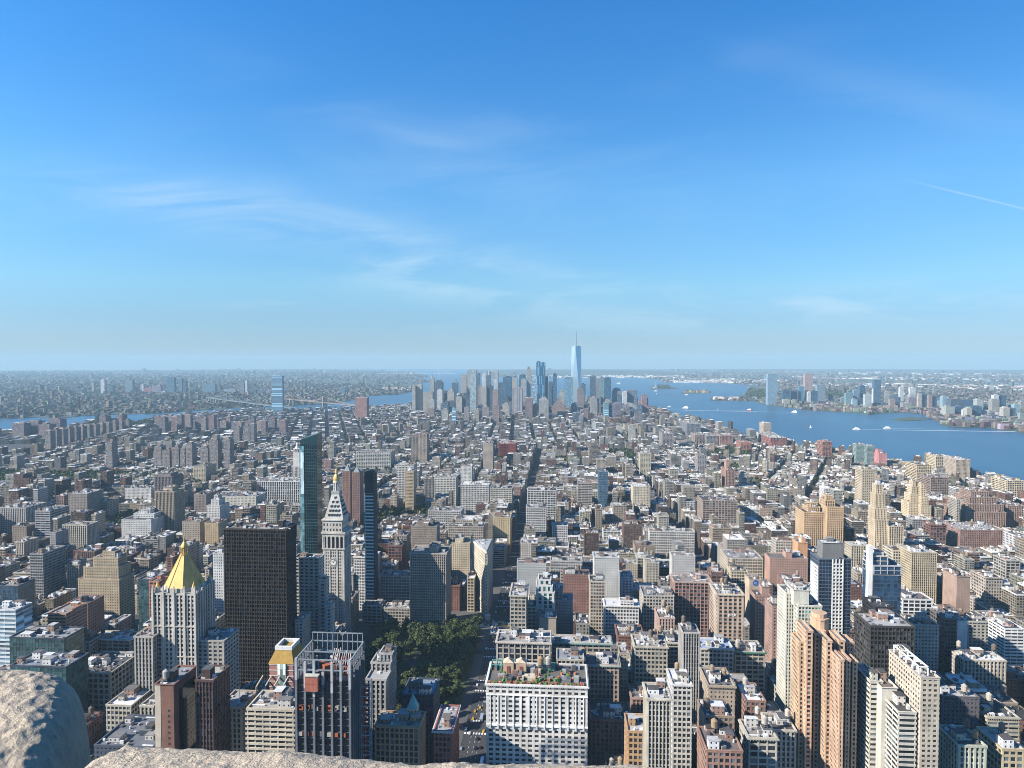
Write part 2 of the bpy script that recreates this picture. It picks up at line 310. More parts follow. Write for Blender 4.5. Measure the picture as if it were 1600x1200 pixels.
def facade(g, x0, x1, y0, y1, z0, z1, col, st, k=1.0, spcol=None, faces='FRLB', parap=1.1):
    """piers and spandrels standing proud of a glass core"""
    bay, pw, fh, sh, dp, ds, gt = st; bay *= k
    sc = spcol or col
    nf = max(1, int(round((z1-z0-parap)/fh))); f = (z1-z0-parap)/nf
    for face in faces:
        L = (x1-x0) if face in 'FB' else (y1-y0)
        n = max(1, int(round((L-pw)/bay))); b = (L-pw)/n
        def put(u0, u1, za, zb, d, c):
            if face == 'F': g.box2(x0+u0, x0+u1, y0-d, y0+.05, za, zb, c)
            elif face == 'B': g.box2(x0+u0, x0+u1, y1-.05, y1+d, za, zb, c)
            elif face == 'L': g.box2(x0-d*.45, x0+.05, y0+u0, y0+u1, za, zb, c)
            else: g.box2(x1-.05, x1+d*.45, y0+u0, y0+u1, za, zb, c)
        e = dp-.012 if face in 'FB' else dp
        for i in range(n+1):
            put(i*b, i*b+pw, z0, z1-.35, e, col)
        for j in range(nf):
            put(-ds+.02, L+ds-.02, z0+j*f, z0+j*f+sh, ds - (.0 if face in 'FB' else .008), sc)
        put(-dp, L+dp, z1-parap-sh*.3, z1-.30, dp+.1 if face in 'FB' else dp+.11, col)
def bulk(g, x, y, z, w, d, h, col, r):
    g.box(x, y, z, z+h, w, d, col, top=r.choice(ROOFS))
def tank(parent, x, y, z, s=1.0, r=rnd):
    g = Geo(); c = r.choice([(.26, .19, .12), (.14, .11, .085), (.22, .17, .13), (.34, .31, .27)])
    g.lathe(x, y, [(2.0*s, z+3.2*s), (2.1*s, z+7.4*s), (.0, z+9.0*s)], 12, c, cap=False)
    g.lathe(x, y, [(0, z+3.15*s), (2.15*s, z+3.2*s)], 12, c, cap=False)
    o = obj('water_tank', g, M_WALL, parent)
    l = Geo()
    for sx in (-1, 1):
        for sy in (-1, 1): l.box(x+sx*1.4*s, y+sy*1.4*s, z, z+3.3*s, .3*s, .3*s, (.1, .1, .1))
    l.box(x, y, z+1.6*s, z+1.8*s, 3.1*s, 3.1*s, (.1, .1, .1))
    obj('tank_stand', l, M_WALL, o); return o
def rooftop(root, x0, x1, y0, y1, z, col, roofcol, r, tanks=1, mess=1.0, par=1.1, cornice=0.0, ccol=None):
    g = Geo(); t = .45; W, D = x1-x0, y1-y0
    g.box2(x0-.02, x1+.02, y0-.02, y1+.02, z-par-.3, z-par, col, top=roofcol)
    obj('roof', g, M_WALL, root)
    p = Geo(); e = .55
    p.box2(x0-e, x1+e, y0-e, y0+t, z-.32, z, col); p.box2(x0-e, x1+e, y1-t, y1+e, z-.32, z, col)
    p.box2(x0-e, x0+t, y0+t, y1-t, z-.32, z, col); p.box2(x1-t, x1+e, y0+t, y1-t, z-.32, z, col)
    for a in ((x0+.05, x1-.05, y0+.05, y0+t), (x0+.05, x1-.05, y1-t, y1-.05), (x0+.05, x0+t, y0+t, y1-t), (x1-t, x1-.05, y0+t, y1-t)): p.box2(*a, z-par-.2, z-.3, col)
    obj('parapet', p, M_WALL, root)
    if cornice:
        c = Geo(); q = e + cornice; cc = ccol or col
        c.box2(x0-q, x1+q, y0-q, y0-e+.02, z-1.3, z-.4, cc); c.box2(x0-q, x0-e+.02, y0-e, y1+q, z-1.3, z-.4, cc); c.box2(x1+e-.02, x1+q, y0-e, y1+q, z-1.3, z-.4, cc)
        n = int(W/1.6)
        for i in range(n): c.box(x0+(i+.5)*W/n, y0-e-cornice*.4, z-2.0, z-1.3, .5, cornice*.9, cc)
        obj('cornice', c, M_WALL, root)
    zr = z-par; m = Geo(); k = 0
    if W < 5 or D < 5: return
    nb = max(1, int(round(W*D/260*mess))) if mess > 0 else 0
    for i in range(min(nb, 5)):
        w, d = min(W*.5, r.uniform(3.5, 9)), min(D*.5, r.uniform(3.5, 8)); h = r.uniform(2.6, 6)
        x = r.uniform(x0+1+w/2, x1-1-w/2); y = r.uniform(y0+1+d/2, y1-1-d/2)
        b = Geo(); b.box(x, y, zr-.05, zr+h, w, d, r.choice([vary(col, .15, r), (.5, .48, .45), (.3, .2, .16), (.6, .6, .6)]), top=r.choice(ROOFS), win=(3, 3, .3, .4)); b.box(x, y, zr+h, zr+h+.3, w+.4, d+.4, r.choice(ROOFS))
        obj('bulkhead', b, M_FAC, root)
    for i in range(int(W*D/55*mess)):
        w, d, h = r.uniform(.8, 3.2), r.uniform(.8, 3.2), r.uniform(.6, 2.4)
        m.box(r.uniform(x0+1.5, x1-1.5), r.uniform(y0+1.5, y1-1.5), zr-.05, zr+h, w, d, r.choice([(.4, .4, .4), (.17, .17, .17), (.6, .6, .6), (.3, .26, .22), (.1, .1, .11)]), rot=r.choice([0, 0, .3]))
    for i in range(int(W*D/300*mess)):
        x, y = r.uniform(x0+2, x1-2), r.uniform(y0+2, y1-2)
        if r.random() < .5: m.box(x, y, zr+.3, zr+.9, min(W*.6, r.uniform(4, 12)), .8, (.62, .62, .63))
        else: m.lathe(x, y, [(.7, zr), (.7, zr+1.8)], 8, (.5, .5, .5))
    if not m.empty(): tag(obj('roof_equipment', m, M_WALL, root), kind='stuff')
    for i in range(tanks):
        tank(root, r.uniform(x0+3, x1-3), r.uniform(y0+3, y1-3), zr + (r.uniform(2, 5) if r.random() < .5 else 0), r.uniform(.8, 1.1), r)
FOOT = []      # footprints of hand-placed buildings  (x0,x1,y0,y1)
PROT = []      # (px0,px1,ybottom_visible,D)
LAND = []      # (px,py,short name) for labels
def pane_parts(root, x0, x1, y0, z0, z1, st, k, parap=1.1, limit=100):
    """one framed window per opening on the street front: the lower-numbered ones as parts, the rest as stuff"""
    bay, pw, fh, sh, dp, ds, gt = st; bay *= k
    nf = max(1, int(round((z1-z0-parap)/fh))); f = (z1-z0-parap)/nf; L = x1-x0
    n = max(1, int(round((L-pw)/bay))); b = (L-pw)/n
    ww, wh = b-pw, f-sh
    def frame(g, ox, oz, oy):
        c = (.09, .09, .09); t = .12
        g.box2(ox, ox+t, oy-.06, oy+.0, oz, oz+wh, c); g.box2(ox+ww-t, ox+ww, oy-.06, oy+.0, oz, oz+wh, c)
        g.box2(ox+t, ox+ww-t, oy-.06, oy, oz, oz+t, c); g.box2(ox+t, ox+ww-t, oy-.06, oy, oz+wh*.5-t/2, oz+wh*.5+t/2, c); g.box2(ox+t, ox+ww-t, oy-.06, oy, oz+wh-t, oz+wh, c)
    src = Geo(); frame(src, 0, 0, 0); me = src.mesh('window_frame'); me.materials.append(M_WALL)
    og = root['_o']; cells = [(i, j) for j in range(nf-1, -1, -1) for i in range(n)]
    for (i, j) in cells[:limit]:
        o = bpy.data.objects.new('window_frame', me); ROOT.objects.link(o); o.parent = root
        o.location = (x0+i*b+pw-og[0], y0-.03-og[1], z0+j*f+sh-og[2])
    if len(cells) > limit:
        g = Geo()
        for (i, j) in cells[limit:]: frame(g, x0+i*b+pw, z0+j*f+sh, y0-.03)
        tag(obj('window_frames', g, M_WALL, root), kind='stuff')
def block(root, x0, x1, y0, y1, z0, z1, col, sty, r, k=1.0, spcol=None, roofcol=None, tanks=0, mess=1.0, glass=None, cornice=0.0, ccol=None, shiny=False, faces='FRLB', win=True, panes=False):
    st = STY[sty] if isinstance(sty, str) else sty
    g = Geo()
    if sty == 'blank': g.box2(x0, x1, y0, y1, z0, z1-1.2, col)
    else:
        facade(g, x0, x1, y0, y1, z0, z1, col, st, k, spcol, faces)
        bay = st[0]*k; n = max(1, int(round((x1-x0-st[1])/bay))); b = (x1-x0-st[1])/n; nf = max(1, int(round((z1-z0-1.1)/st[2])))
        c = Geo(); c.box2(x0, x1, y0, y1, z0, z1-1.35, col, win=(b, (z1-z0-1.1)/nf, .985, .985), glass=glass or st[6], seed=r.uniform(0, 50))
        obj('windows', c, M_GLS if shiny else M_FAC, root)
        if panes: pane_parts(root, x0, x1, y0, z0, z1, st, k)
    obj('walls', g, M_WALL, root)
    rooftop(root, x0, x1, y0, y1, z1, col, roofcol or r.choice(ROOFS), r, tanks, mess, cornice=cornice, ccol=ccol)
def place(px0, px1, py, D, depth):
    a = atY(px0, py, D); b = atY(px1, py, D); H = (a[2]+b[2])/2
    return a[0], b[0], D, D+depth, H
def foot(x0, x1, y0, y1): FOOT.append((x0-2, x1+2, y0-2, y1+2))
def hand(label, px0, px1, py, D, depth, sty, col, name='building', cat='building', short=None, vis=None, tiers=(), group=None, zb=0.0, minH=None, **kw):
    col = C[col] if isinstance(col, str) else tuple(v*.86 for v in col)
    depth = depth*.65 if (D < 1100 and depth >= 30) else depth
    x0, x1, y0, y1, H = place(px0, px1, py, D, depth); r = random.Random(int(px0*31+py))
    root = thing(name, label, cat, ((x0+x1)/2, (y0+y1)/2, zb), group)
    sp = kw.pop('spcol', None); sp = C[sp] if isinstance(sp, str) else sp
    rc = kw.pop('roofcol', None); ck = kw.get('ccol'); 
    if isinstance(ck, str): kw['ccol'] = C[ck]
    tanks = kw.pop('tanks', 0)
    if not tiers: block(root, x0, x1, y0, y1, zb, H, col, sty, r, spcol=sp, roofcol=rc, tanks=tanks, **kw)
    else:
        base_h = H
        block(root, x0, x1, y0, y1, zb, H, col, sty, r, spcol=sp, roofcol=rc, tanks=0, mess=.3, **{q: v for q, v in kw.items() if q != 'mess'})
        z = H
        kw2 = {q: v for q, v in kw.items() if q not in ('panes', 'cornice')}
        for i, tr in enumerate(tiers):   # (fx0,fx1,fy0,fy1,height[,style,col])
            fx0, fx1, fy0, fy1, h = tr[:5]; s2 = tr[5] if len(tr) > 5 else sty; c2 = tr[6] if len(tr) > 6 else col
            c2 = C[c2] if isinstance(c2, str) else c2
            zz = z if (len(tr) < 8) else H
            X0, X1 = x0+(x1-x0)*fx0, x0+(x1-x0)*fx1; Y0, Y1 = y0+(y1-y0)*fy0, y0+(y1-y0)*fy1
            block(root, X0, X1, Y0, Y1, zz-1.1, zz+h, c2, s2, r, spcol=None if len(tr) > 6 else sp, tanks=(tanks if i == len(tiers)-1 else 0), **kw2)
            z = zz+h
    foot(x0, x1, y0, y1)
    yb = vis if vis is not None else py + (proj(0, D, 0)[1]-py)*.55
    PROT.append((px0-3, px1+3, yb, D)); LAND.append(((px0+px1)/2, py+12, short or None))
    return root, (x0, x1, y0, y1, H)
# simple far tower: one thing, walls + crown, shader windows
def far_tower(label, px0, px1, py, D, depth, col, win=(4, 4, .5, .55), glass=(.03, .06, .09), tiers=(), name='tower', cat='tower', group=None, zb=-3, crown=None, rot=0.0):
    col = C[col] if isinstance(col, str) else tuple(v*.72 for v in col)
    a = atY(px0, py, D); b = atY(px1, py, D); x0, x1, H = a[0], b[0], (a[2]+b[2])/2
    root = thing(name, label, cat, ((x0+x1)/2, D+depth/2, zb), group)
    r = random.Random(int(px0*13+py*7)); W = x1-x0; g = Geo(); cx, cyy = (x0+x1)/2, D+depth/2
    rt = r.choice(ROOFS)
    g.box(cx, cyy, zb, H, W, depth, col, top=rt, win=win, glass=glass, rot=rot, seed=r.uniform(0, 30)); obj('shaft', g, M_FAC, root)
    c = Geo(); z = H
    for (f0, f1, d0, d1, h) in tiers:
        c.box2(x0+W*f0, x0+W*f1, D+depth*d0, D+depth*d1, z-.5, z+h, col, top=rt, win=win, glass=glass, seed=3); z += h
    if not tiers:
        c.box(cx+W*r.uniform(-.15, .15), cyy, z-.5, z+r.uniform(3, 7), W*.45, depth*.45, vary(col, .2, r), top=r.choice(ROOFS), rot=rot)
    if crown == 'pyramid': c.frustum(cx-W*.35, cx+W*.35, cyy-W*.35, cyy+W*.35, z-.2, cx-.5, cx+.5, cyy-.5, cyy+.5, z+W*.9, (.12, .2, .2))
    if crown == 'spire': c.lathe(cx, cyy, [(W*.3, z), (W*.22, z+8), (W*.08, z+22), (.2, z+34)], 8, col)
    if crown == 'dome': c.lathe(cx, cyy, [(W*.45, z-.2), (W*.42, z+W*.15), (W*.3, z+W*.3), (.5, z+W*.38)], 14, (.15, .22, .22), cap=False)
    if crown == 'mast': c.tube((cx, cyy, z), (cx, cyy, z+30), .8, (.5, .5, .5))
    obj('crown', c, M_WALL if not tiers else M_FAC, root)
    x_, X_ = (x0, x1); foot(x_, X_, D, D+depth)
    PROT.append((px0, px1, py + (proj(0, D, 0)[1]-py)*.6, D))
    return root
# ------------------------------------------------------------------ hand-placed buildings, near to far
h = hand
# --- foreground left
h('tall red-brown brick tower with a cream corner strip in front of the gold-pyramid tower', 242, 271, 1069, 425, 28, 'blank', 'brick', short='red-brick tower with cream strip', vis=1190, mess=1.0, roofcol=(.2, .21, .22), tanks=1)
h('dark brown glass-ribbed slab right beside the red-brown brick tower', 306, 333, 1062, 432, 22, (2.2, .7, 3.6, .9, .5, .2, (.02, .02, .024)), (.10, .06, .05), short='dark brown ribbed slab', vis=1190, roofcol=(.3, .28, .24))
h('tan stone building with projecting ribs and a rooftop flagpole', 342, 378, 1104, 455, 24, 'pier', 'beige', short='tan ribbed flagpole building', vis=1190, roofcol=(.28, .28, .27))
h('blue-shadowed stone office block leaning against the right of the gold-pyramid tower', 307, 350, 1000, 552, 40, 'pair', 'stone', short='shadowed stone block', vis=1100, panes=True, roofcol=(.2, .22, .25))
h('lower ribbed left wing of the gold-pyramid tower with small flagpole', 210, 239, 994, 541, 34, 'pier', 'stone', vis=1100, short='ribbed left wing', tanks=0)
h('long cream loft with pale turreted parapet and dark roof beside the pyramid tower', 110, 172, 1050, 560, 64, (6.0, 1.5, 4.6, 1.5, .5, .4, (.02, .022, .028)), 'cream', short='cream turreted loft', vis=1090, roofcol=(.07, .07, .075), mess=1.4, k=.85)
h('small pale stone base building under the ribbed wing, lit white piers', 219, 240, 1102, 500, 40, 'pier', 'cream', vis=1130, short='white-piered base building')
h('low pale building with long white skylight strips left of the ribbed wing', 166, 205, 1101, 515, 60, 'loft', 'cream', vis=1120, roofcol=(.6, .6, .6), short='white skylight building')
h('dark low roof with a white open steel frame behind the parapet stone', 148, 238, 1165, 430, 60, 'punch', 'slate', vis=1185, roofcol=(.12, .13, .15), short='low roof with white steel frame')
h('cream building with arched penthouse behind the turreted loft', 118, 140, 1002, 655, 30, 'loft', 'cream', vis=1035, tanks=1, short='arched penthouse building')
h('cream loft with long white cornice between two rooftop tanks', 141, 203, 998, 668, 32, 'wide', 'cream', vis=1030, cornice=.8, ccol='white', tanks=1, roofcol=(.55, .55, .55), short='white-corniced cream loft')
h('orange-brick apartment slab with balconies rising above the teal glass blocks', 75, 103, 958, 640, 46, 'band', (.45, .25, .17), vis=1010, short='orange-brick slab', tanks=1, tiers=[(.9, 1.0, .3, .7, 1)])
h('darker brick slab directly behind the orange-brick slab, red box on roof', 105, 137, 942, 690, 40, 'punch', (.33, .19, .14), vis=980, short='darker brick slab', tanks=1)
h('upper teal glass pavilion with sloping mirrored wall at left edge', 15, 100, 996, 575, 26, 'glass', 'slate', shiny=True, glass=(.05, .11, .11), vis=1040, short='upper teal glass pavilion', mess=1.2)
h('lower teal glass block with white roof rim just above the parapet stone', 17, 103, 1040, 520, 26, 'glass', 'slate', shiny=True, glass=(.045, .12, .125), vis=1075, roofcol=(.16, .18, .2), mess=1.3, short='lower teal glass block')
h('grey ribbed office slab rising narrow and tall at left, dark right side', 47, 67, 865, 850, 62, (2.4, .5, 3.6, 1.5, .4, .5, (.02, .024, .03)), 'grey', vis=935, short='grey ribbed slab')
h('tan wedding-cake apartment house with stepped wings and central penthouse', 122, 186, 905, 800, 46, 'punch', (.46, .37, .25), vis=960, short='tan wedding-cake house', tiers=[(.1, .95, .1, .9, 14), (.3, .9, .2, .8, 11), (.5, .8, .3, .7, 7)])
h('blue-glass office box at left edge above the silver sloped building', 0, 28, 915, 740, 40, 'glass', 'slate', shiny=True, glass=(.04, .09, .14), vis=945, short='blue-glass box')
h('white sunlit apartment tower peeking between gold-pyramid tower and black slab', 333, 349, 864, 800, 30, 'punch', 'white', vis=950, short='white sunlit tower')
h('teal glass midrise behind the left spires of the gold-pyramid tower', 216, 236, 905, 800, 40, 'glass', 'slate', shiny=True, glass=(.05, .12, .13), vis=960, short='teal glass midrise')
h('red-orange concrete frame under construction left of the gold-pyramid tower', 233, 248, 908, 760, 30, 'wide', (.45, .2, .13), vis=950, short='orange frame')
h('cream terraced apartment house with flat rows of balconies beside the construction tower', 386, 459, 1107, 425, 24, (5.2, .9, 3.2, 1.3, .5, .9, (.02, .022, .026)), (.52, .46, .36), short='cream balcony house', vis=1190, roofcol=(.3, .28, .24), mess=1.4, tanks=0)
h('pale grey office building stepping back behind the red hoist', 572, 603, 1060, 492, 48, 'pier', (.38, .37, .35), vis=1100, roofcol=(.3, .3, .3), mess=1.5, short='pale grey stepped office', tiers=[(.0, 1.0, .45, 1.0, 6), (.35, 1.0, .6, 1.0, 5)])
h('low ornate tan brick loft with crenellated top at the bottom edge', 586, 655, 1134, 446, 30, (3.2, .9, 4.0, 1.1, .8, .25, (.02, .02, .024)), (.40, .27, .17), vis=1190, short='ornate crenellated loft', panes=True, roofcol=(.3, .24, .2), mess=1.4)
h('red brick building with white cornice on the corner facing the park', 678, 705, 1141, 478, 56, (3.0, 1.0, 3.8, 1.5, .35, .3, (.02, .02, .024)), (.34, .14, .11), vis=1190, cornice=.9, ccol='white', roofcol=(.30, .32, .34), short='red brick corner building')
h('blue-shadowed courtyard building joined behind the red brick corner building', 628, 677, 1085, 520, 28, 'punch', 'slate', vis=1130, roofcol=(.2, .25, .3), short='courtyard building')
h('bright white hotel-like block with rooftop garden, pairs of windows in rows', 760, 918, 1070, 512, 58, (5.05, 1.9, 3.75, 1.75, .38, .30, (.016, .018, .022)), (.66, .645, .61), vis=1190, panes=True, roofcol=(.12, .11, .1), mess=.0, cornice=.7, short='white rooftop-garden block')
h('cream arcaded loft with tall arched bays behind the rooftop-garden block', 776, 860, 1003, 600, 42, (5.0, 1.1, 5.0, 1.0, .5, .2, (.02, .022, .028)), (.50, .46, .40), vis=1035, cornice=.8, mess=1.4, roofcol=(.24, .24, .23), short='cream arcaded loft')
h('curved-corner Beaux-Arts office with white cornice beside the wide avenue', 797, 822, 930, 690, 60, 'loft', 'cream', vis=975, cornice=.8, mess=1.5, roofcol=(.4, .4, .4), short='curved-corner office')
h('long low building with thin green cornice right of the arcaded loft', 862, 955, 1004, 628, 18, 'wide', (.42, .38, .31), vis=1012, cornice=.9, ccol=(.2, .32, .3), short='green-corniced long building', roofcol=(.35, .34, .33))
h('courtyard building with blue-shaded pitched roof and cream side wall', 870, 912, 1030, 578, 34, 'loft', 'cream', vis=1045, roofcol=(.24, .25, .27), mess=.8, short='blue-roofed courtyard building')
h('ornate tan loft with deep bracketed green cornice and banded lower floors', 903, 967, 1038, 590, 34, (3.3, 1.2, 4.1, 1.4, .5, .35, (.02, .02, .025)), (.40, .31, .25), vis=1095, cornice=1.3, ccol=(.30, .34, .30), mess=1.4, tanks=1, short='ornate bracketed loft', panes=True)
h('plain tan party-wall building just right of the bracketed loft', 968, 981, 1020, 612, 36, 'punch', (.40, .34, .27), vis=1060, short='plain party-wall building')
h('loft with two tall dark glazed bays and water tanks on top', 992, 1043, 1010, 620, 42, 'loft', (.44, .40, .33), vis=1065, mess=1.5, tanks=3, cornice=.6, short='twin dark bay loft')
h('tall narrow ribbed tower with pedimented top standing at the bottom edge', 1012, 1048, 1091, 445, 34, (2.5, .8, 3.6, .8, .6, .15, (.02, .023, .028)), (.50, .46, .38), vis=1190, mess=1.5, cornice=.5, short='tall narrow pedimented tower', panes=True)
h('orange-tan brick loft huddled left of the narrow pedimented tower', 981, 1013, 1142, 468, 36, 'loft', (.46, .29, .16), vis=1190, short='orange-tan loft', panes=True)
h('white loft with a single dark glazed centre bay and tanks', 1051, 1081, 1069, 520, 40, 'loft', (.60, .59, .56), vis=1120, mess=1.4, tanks=1, cornice=.6, short='white centre-bay loft')
h('slender grey ribbed tower with blank tan brick side walls', 1067, 1093, 988, 600, 32, (2.4, .8, 3.7, .7, .7, .1, (.02, .023, .028)), (.42, .40, .37), vis=1060, short='slender ribbed tower', mess=1.2, tanks=1)
h('tan square-windowed loft with pale roof right of the centre-bay loft', 1107, 1148, 1071, 508, 46, 'punch', (.40, .33, .25), vis=1120, short='tan square-windowed loft', cornice=.7, mess=1.4, tanks=2, panes=True)
h('wide pale loft with blue-tinted flat roof behind the slender ribbed tower', 1094, 1146, 1013, 636, 38, 'loft', (.55, .53, .50), vis=1050, mess=1.0, cornice=.6, roofcol=(.25, .3, .4), short='blue-roofed wide loft')
h('broad building with dark green cornice and large bays', 1148, 1195, 1018, 640, 40, 'wide', (.46, .41, .34), vis=1040, mess=1.6, cornice=1.0, ccol=(.06, .17, .13), tanks=1, short='dark-green-corniced building')
h('grand cream loft tower with arched top and red brick centre panel', 1121, 1162, 928, 725, 55, (5.2, 2.0, 4.1, 1.6, .5, .35, (.02, .022, .026)), (.52, .44, .35), vis=995, mess=1.6, cornice=1.0, tanks=2, spcol=(.36, .25, .2), short='grand arched loft tower')
h('wide red-brown gridded loft with pale belt courses and red roof box', 1054, 1113, 909, 800, 44, (4.2, .8, 4.0, 1.2, .5, .3, (.02, .02, .024)), (.44, .32, .27), vis=975, spcol=(.28, .15, .12), cornice=.6, mess=1.0, short='red-brown gridded loft')
h('white gridded office tower left of a deeply shadowed wall', 928, 967, 870, 885, 36, 'punch', (.62, .62, .60), vis=930, short='white gridded tower', cornice=.5)
h('dusky red brick block with blank left wall near the white gridded tower', 880, 921, 898, 830, 34, 'punch', (.28, .15, .125), vis=935, short='dusky red block', tanks=1)
h('cream loft with decorated crown between the red block and white ornate store', 922, 945, 908, 800, 36, 'loft', (.50, .44, .36), vis=955, cornice=.7, mess=1.3, short='crowned cream loft')
h('white ornate cast-iron store with raised central bay', 945, 998, 946, 762, 34, 'loft', (.68, .67, .64), vis=975, cornice=.8, short='white cast-iron store', tiers=[(.45, .85, 0, .4, 6, 'loft')], mess=.8)
h('pale loft with planted roof behind the cast-iron store', 1005, 1053, 930, 785, 50, 'loft', (.46, .43, .38), vis=955, mess=1.2, short='pale planted-roof loft')
h('small pink and cream loft with a crowd of rooftop boxes', 1029, 1054, 965, 712, 44, 'pier', (.48, .35, .29), vis=985, mess=2.2, tanks=2, short='crowded-roof pink loft')
h('pink-brick apartment slab, nearer one, with saw-tooth balcony side', 1207, 1225, 947, 690, 38, 'punch', 'pink', vis=1030, short='nearer pink slab', mess=1.2)
h('pink-brick apartment slab, farther one, with brick penthouse and corner balconies', 1180, 1204, 930, 740, 30, 'punch', 'pink', vis=955, short='farther pink slab', mess=1.2, tiers=[(.5, 1, .2, .8, 8, 'blank')])
h('cream apartment tower with green glass corner and octagonal top', 1247, 1284, 946, 590, 40, (2.8, .7, 3.2, 1.2, .4, .3, (.03, .06, .06)), (.58, .56, .47), vis=1020, shiny=False, short='cream green-glass tower', tiers=[(-.15, .5, .1, .8, 12, 'blank')], glass=(.03, .07, .065))
h('slim cream rib wall of apartments on the left of the green-glass corner tower', 1228, 1246, 926, 600, 34, (2.4, 1.0, 3.2, 1.2, .5, .3, (.02, .025, .03)), (.60, .58, .50), vis=1080, short='slim cream rib tower')
h('dark blue glass tower with one white windowed stripe and grey roof box', 1280, 1330, 873, 680, 36, (3.0, .2, 3.4, .7, .25, .2, (.025, .045, .075)), (.10, .13, .18), vis=985, short='white-striped blue tower', shiny=True, glass=(.02, .04, .075), mess=.6, tiers=[(.16, .82, .2, .8, 14, 'blank', (.16, .16, .16))])
h('black-brown office slab with grid of dark windows right of the peach wings', 1360, 1429, 978, 540, 29, (2.6, .5, 3.6, 1.2, .4, .25, (.012, .013, .016)), (.06, .055, .05), vis=1075, short='black-brown office slab', roofcol=(.3, .3, .3))
h('blue-glass tower still open-framed at top with bright white left edge', 1365, 1408, 897, 640, 34, 'glass', (.06, .09, .13), vis=975, shiny=True, glass=(.03, .08, .15), short='open-topped blue tower', tiers=[(0, 1, 0, 1, 8, (5.5, .5, 3.8, .5, .5, .5, (.03, .03, .03)), (.35, .35, .36)), (0, .55, .1, .9, 8, (5.5, .5, 3.8, .5, .5, .5, (.1, .1, .1)), (.5, .47, .42))])
h('small black glass box in front of the open-topped blue tower', 1368, 1395, 948, 590, 24, 'dark', 'charcoal', vis=975, shiny=True, glass=(.02, .02, .025), short='small black glass box')
h('cream stepped apartment tower with plain concrete core facing the slab', 1378, 1402, 1074, 448, 24, 'blank', (.55, .52, .45), vis=1190, short='cream stepped core tower')
h('cream lower wing with wide ribbon windows under the stepped core', 1404, 1431, 1112, 432, 34, (8, .5, 3.2, 1.4, .3, .5, (.02, .025, .03)), (.58, .55, .48), vis=1190, short='ribbon-window wing')
h('cream left wing of the stepped tower with small punched balconies', 1360, 1379, 1064, 455, 40, 'band', (.56, .53, .46), vis=1190, short='punched-balcony wing')
h('long beige apartment slab with white steel frames on its roof', 1439, 1468, 1058, 430, 62, (2.9, 1.3, 3.1, 1.6, .25, .22, (.05, .045, .04)), (.50, .45, .37), vis=1190, short='beige steel-framed slab', mess=1.2)
h('white and green ornate loft with red side wall at the bottom right', 1497, 1541, 1164, 440, 36, 'pier', (.50, .52, .42), vis=1190, short='white-green ornate loft', tanks=2)
h('yellow gabled loft at the lower right corner of the view', 1566, 1600, 1170, 445, 40, 'loft', (.50, .42, .27), vis=1190, short='yellow gabled loft', tanks=2)
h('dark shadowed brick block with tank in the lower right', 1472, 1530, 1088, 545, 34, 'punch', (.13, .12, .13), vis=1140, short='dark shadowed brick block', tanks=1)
h('long pale loft with brick side and orange rooftop tank at right', 1505, 1572, 1031, 650, 30, 'pier', (.48, .43, .36), vis=1052, short='long pale tank-topped loft', tanks=2, mess=1.3)
h('cream warehouse with dark front between glass tower and white wall', 1476, 1495, 966, 690, 40, 'dark', (.16, .14, .12), vis=1015, short='cream dark-fronted warehouse')
h('blank white party wall rising beside the dark-fronted warehouse', 1496, 1512, 970, 700, 26, 'blank', (.70, .69, .66), vis=1020, short='blank white wall building')
h('pale office block with rows of small round-cornered windows', 1428, 1467, 976, 670, 28, 'punch', (.50, .47, .41), vis=1010, short='small-windowed pale office')
h('bright white modern grid building above the pale office block', 1410, 1457, 936, 760, 36, 'wide', (.72, .72, .71), vis=968, short='bright white grid building')
h('large tan ribbed apartment block with long sunlit left wall', 1424, 1464, 863, 930, 56, (2.6, 1.0, 3.2, 1.2, .5, .2, (.02, .022, .026)), (.47, .40, .28), vis=905, short='large tan ribbed block')
h('brown and white-sided slab hotel with closely spaced side windows', 1495, 1516, 901, 850, 46, 'blank', (.34, .24, .19), vis=945, short='white-sided brown slab')
h('stepped white block with bright blank wall at the right edge', 1570, 1600, 982, 720, 40, 'band', (.66, .66, .64), vis=1010, short='right-edge stepped white block')
h('beige corner store near the right edge with flat white roof', 1395, 1420, 860, 960, 44, 'loft', (.50, .46, .36), vis=880, short='beige corner store')
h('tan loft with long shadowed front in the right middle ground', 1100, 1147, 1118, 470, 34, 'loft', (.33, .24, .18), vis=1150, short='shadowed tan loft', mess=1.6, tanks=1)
h('grey stone loft with wide cornice at bottom centre right', 1170, 1214, 1152, 448, 34, 'wide', (.46, .43, .36), vis=1190, short='grey stone cornice loft', tanks=2, cornice=.7, mess=1.2)
h('red-brown loft with tangled white roof equipment at the bottom', 1104, 1160, 1172, 425, 42, 'loft', (.34, .2, .15), vis=1190, short='tangled-roof red loft', mess=2.0, tanks=1)
h('brown brick mill building with white skylight roof', 1165, 1196, 1094, 500, 42, 'loft', (.30, .18, .14), vis=1120, short='brown brick mill', roofcol=(.55, .55, .55), mess=1.2, tanks=1)
h('pale low loft left of the peach towers with light roof', 1205, 1244, 1140, 470, 34, 'pier', (.50, .47, .40), vis=1190, short='pale low loft by peach towers', tanks=1, mess=1.4)
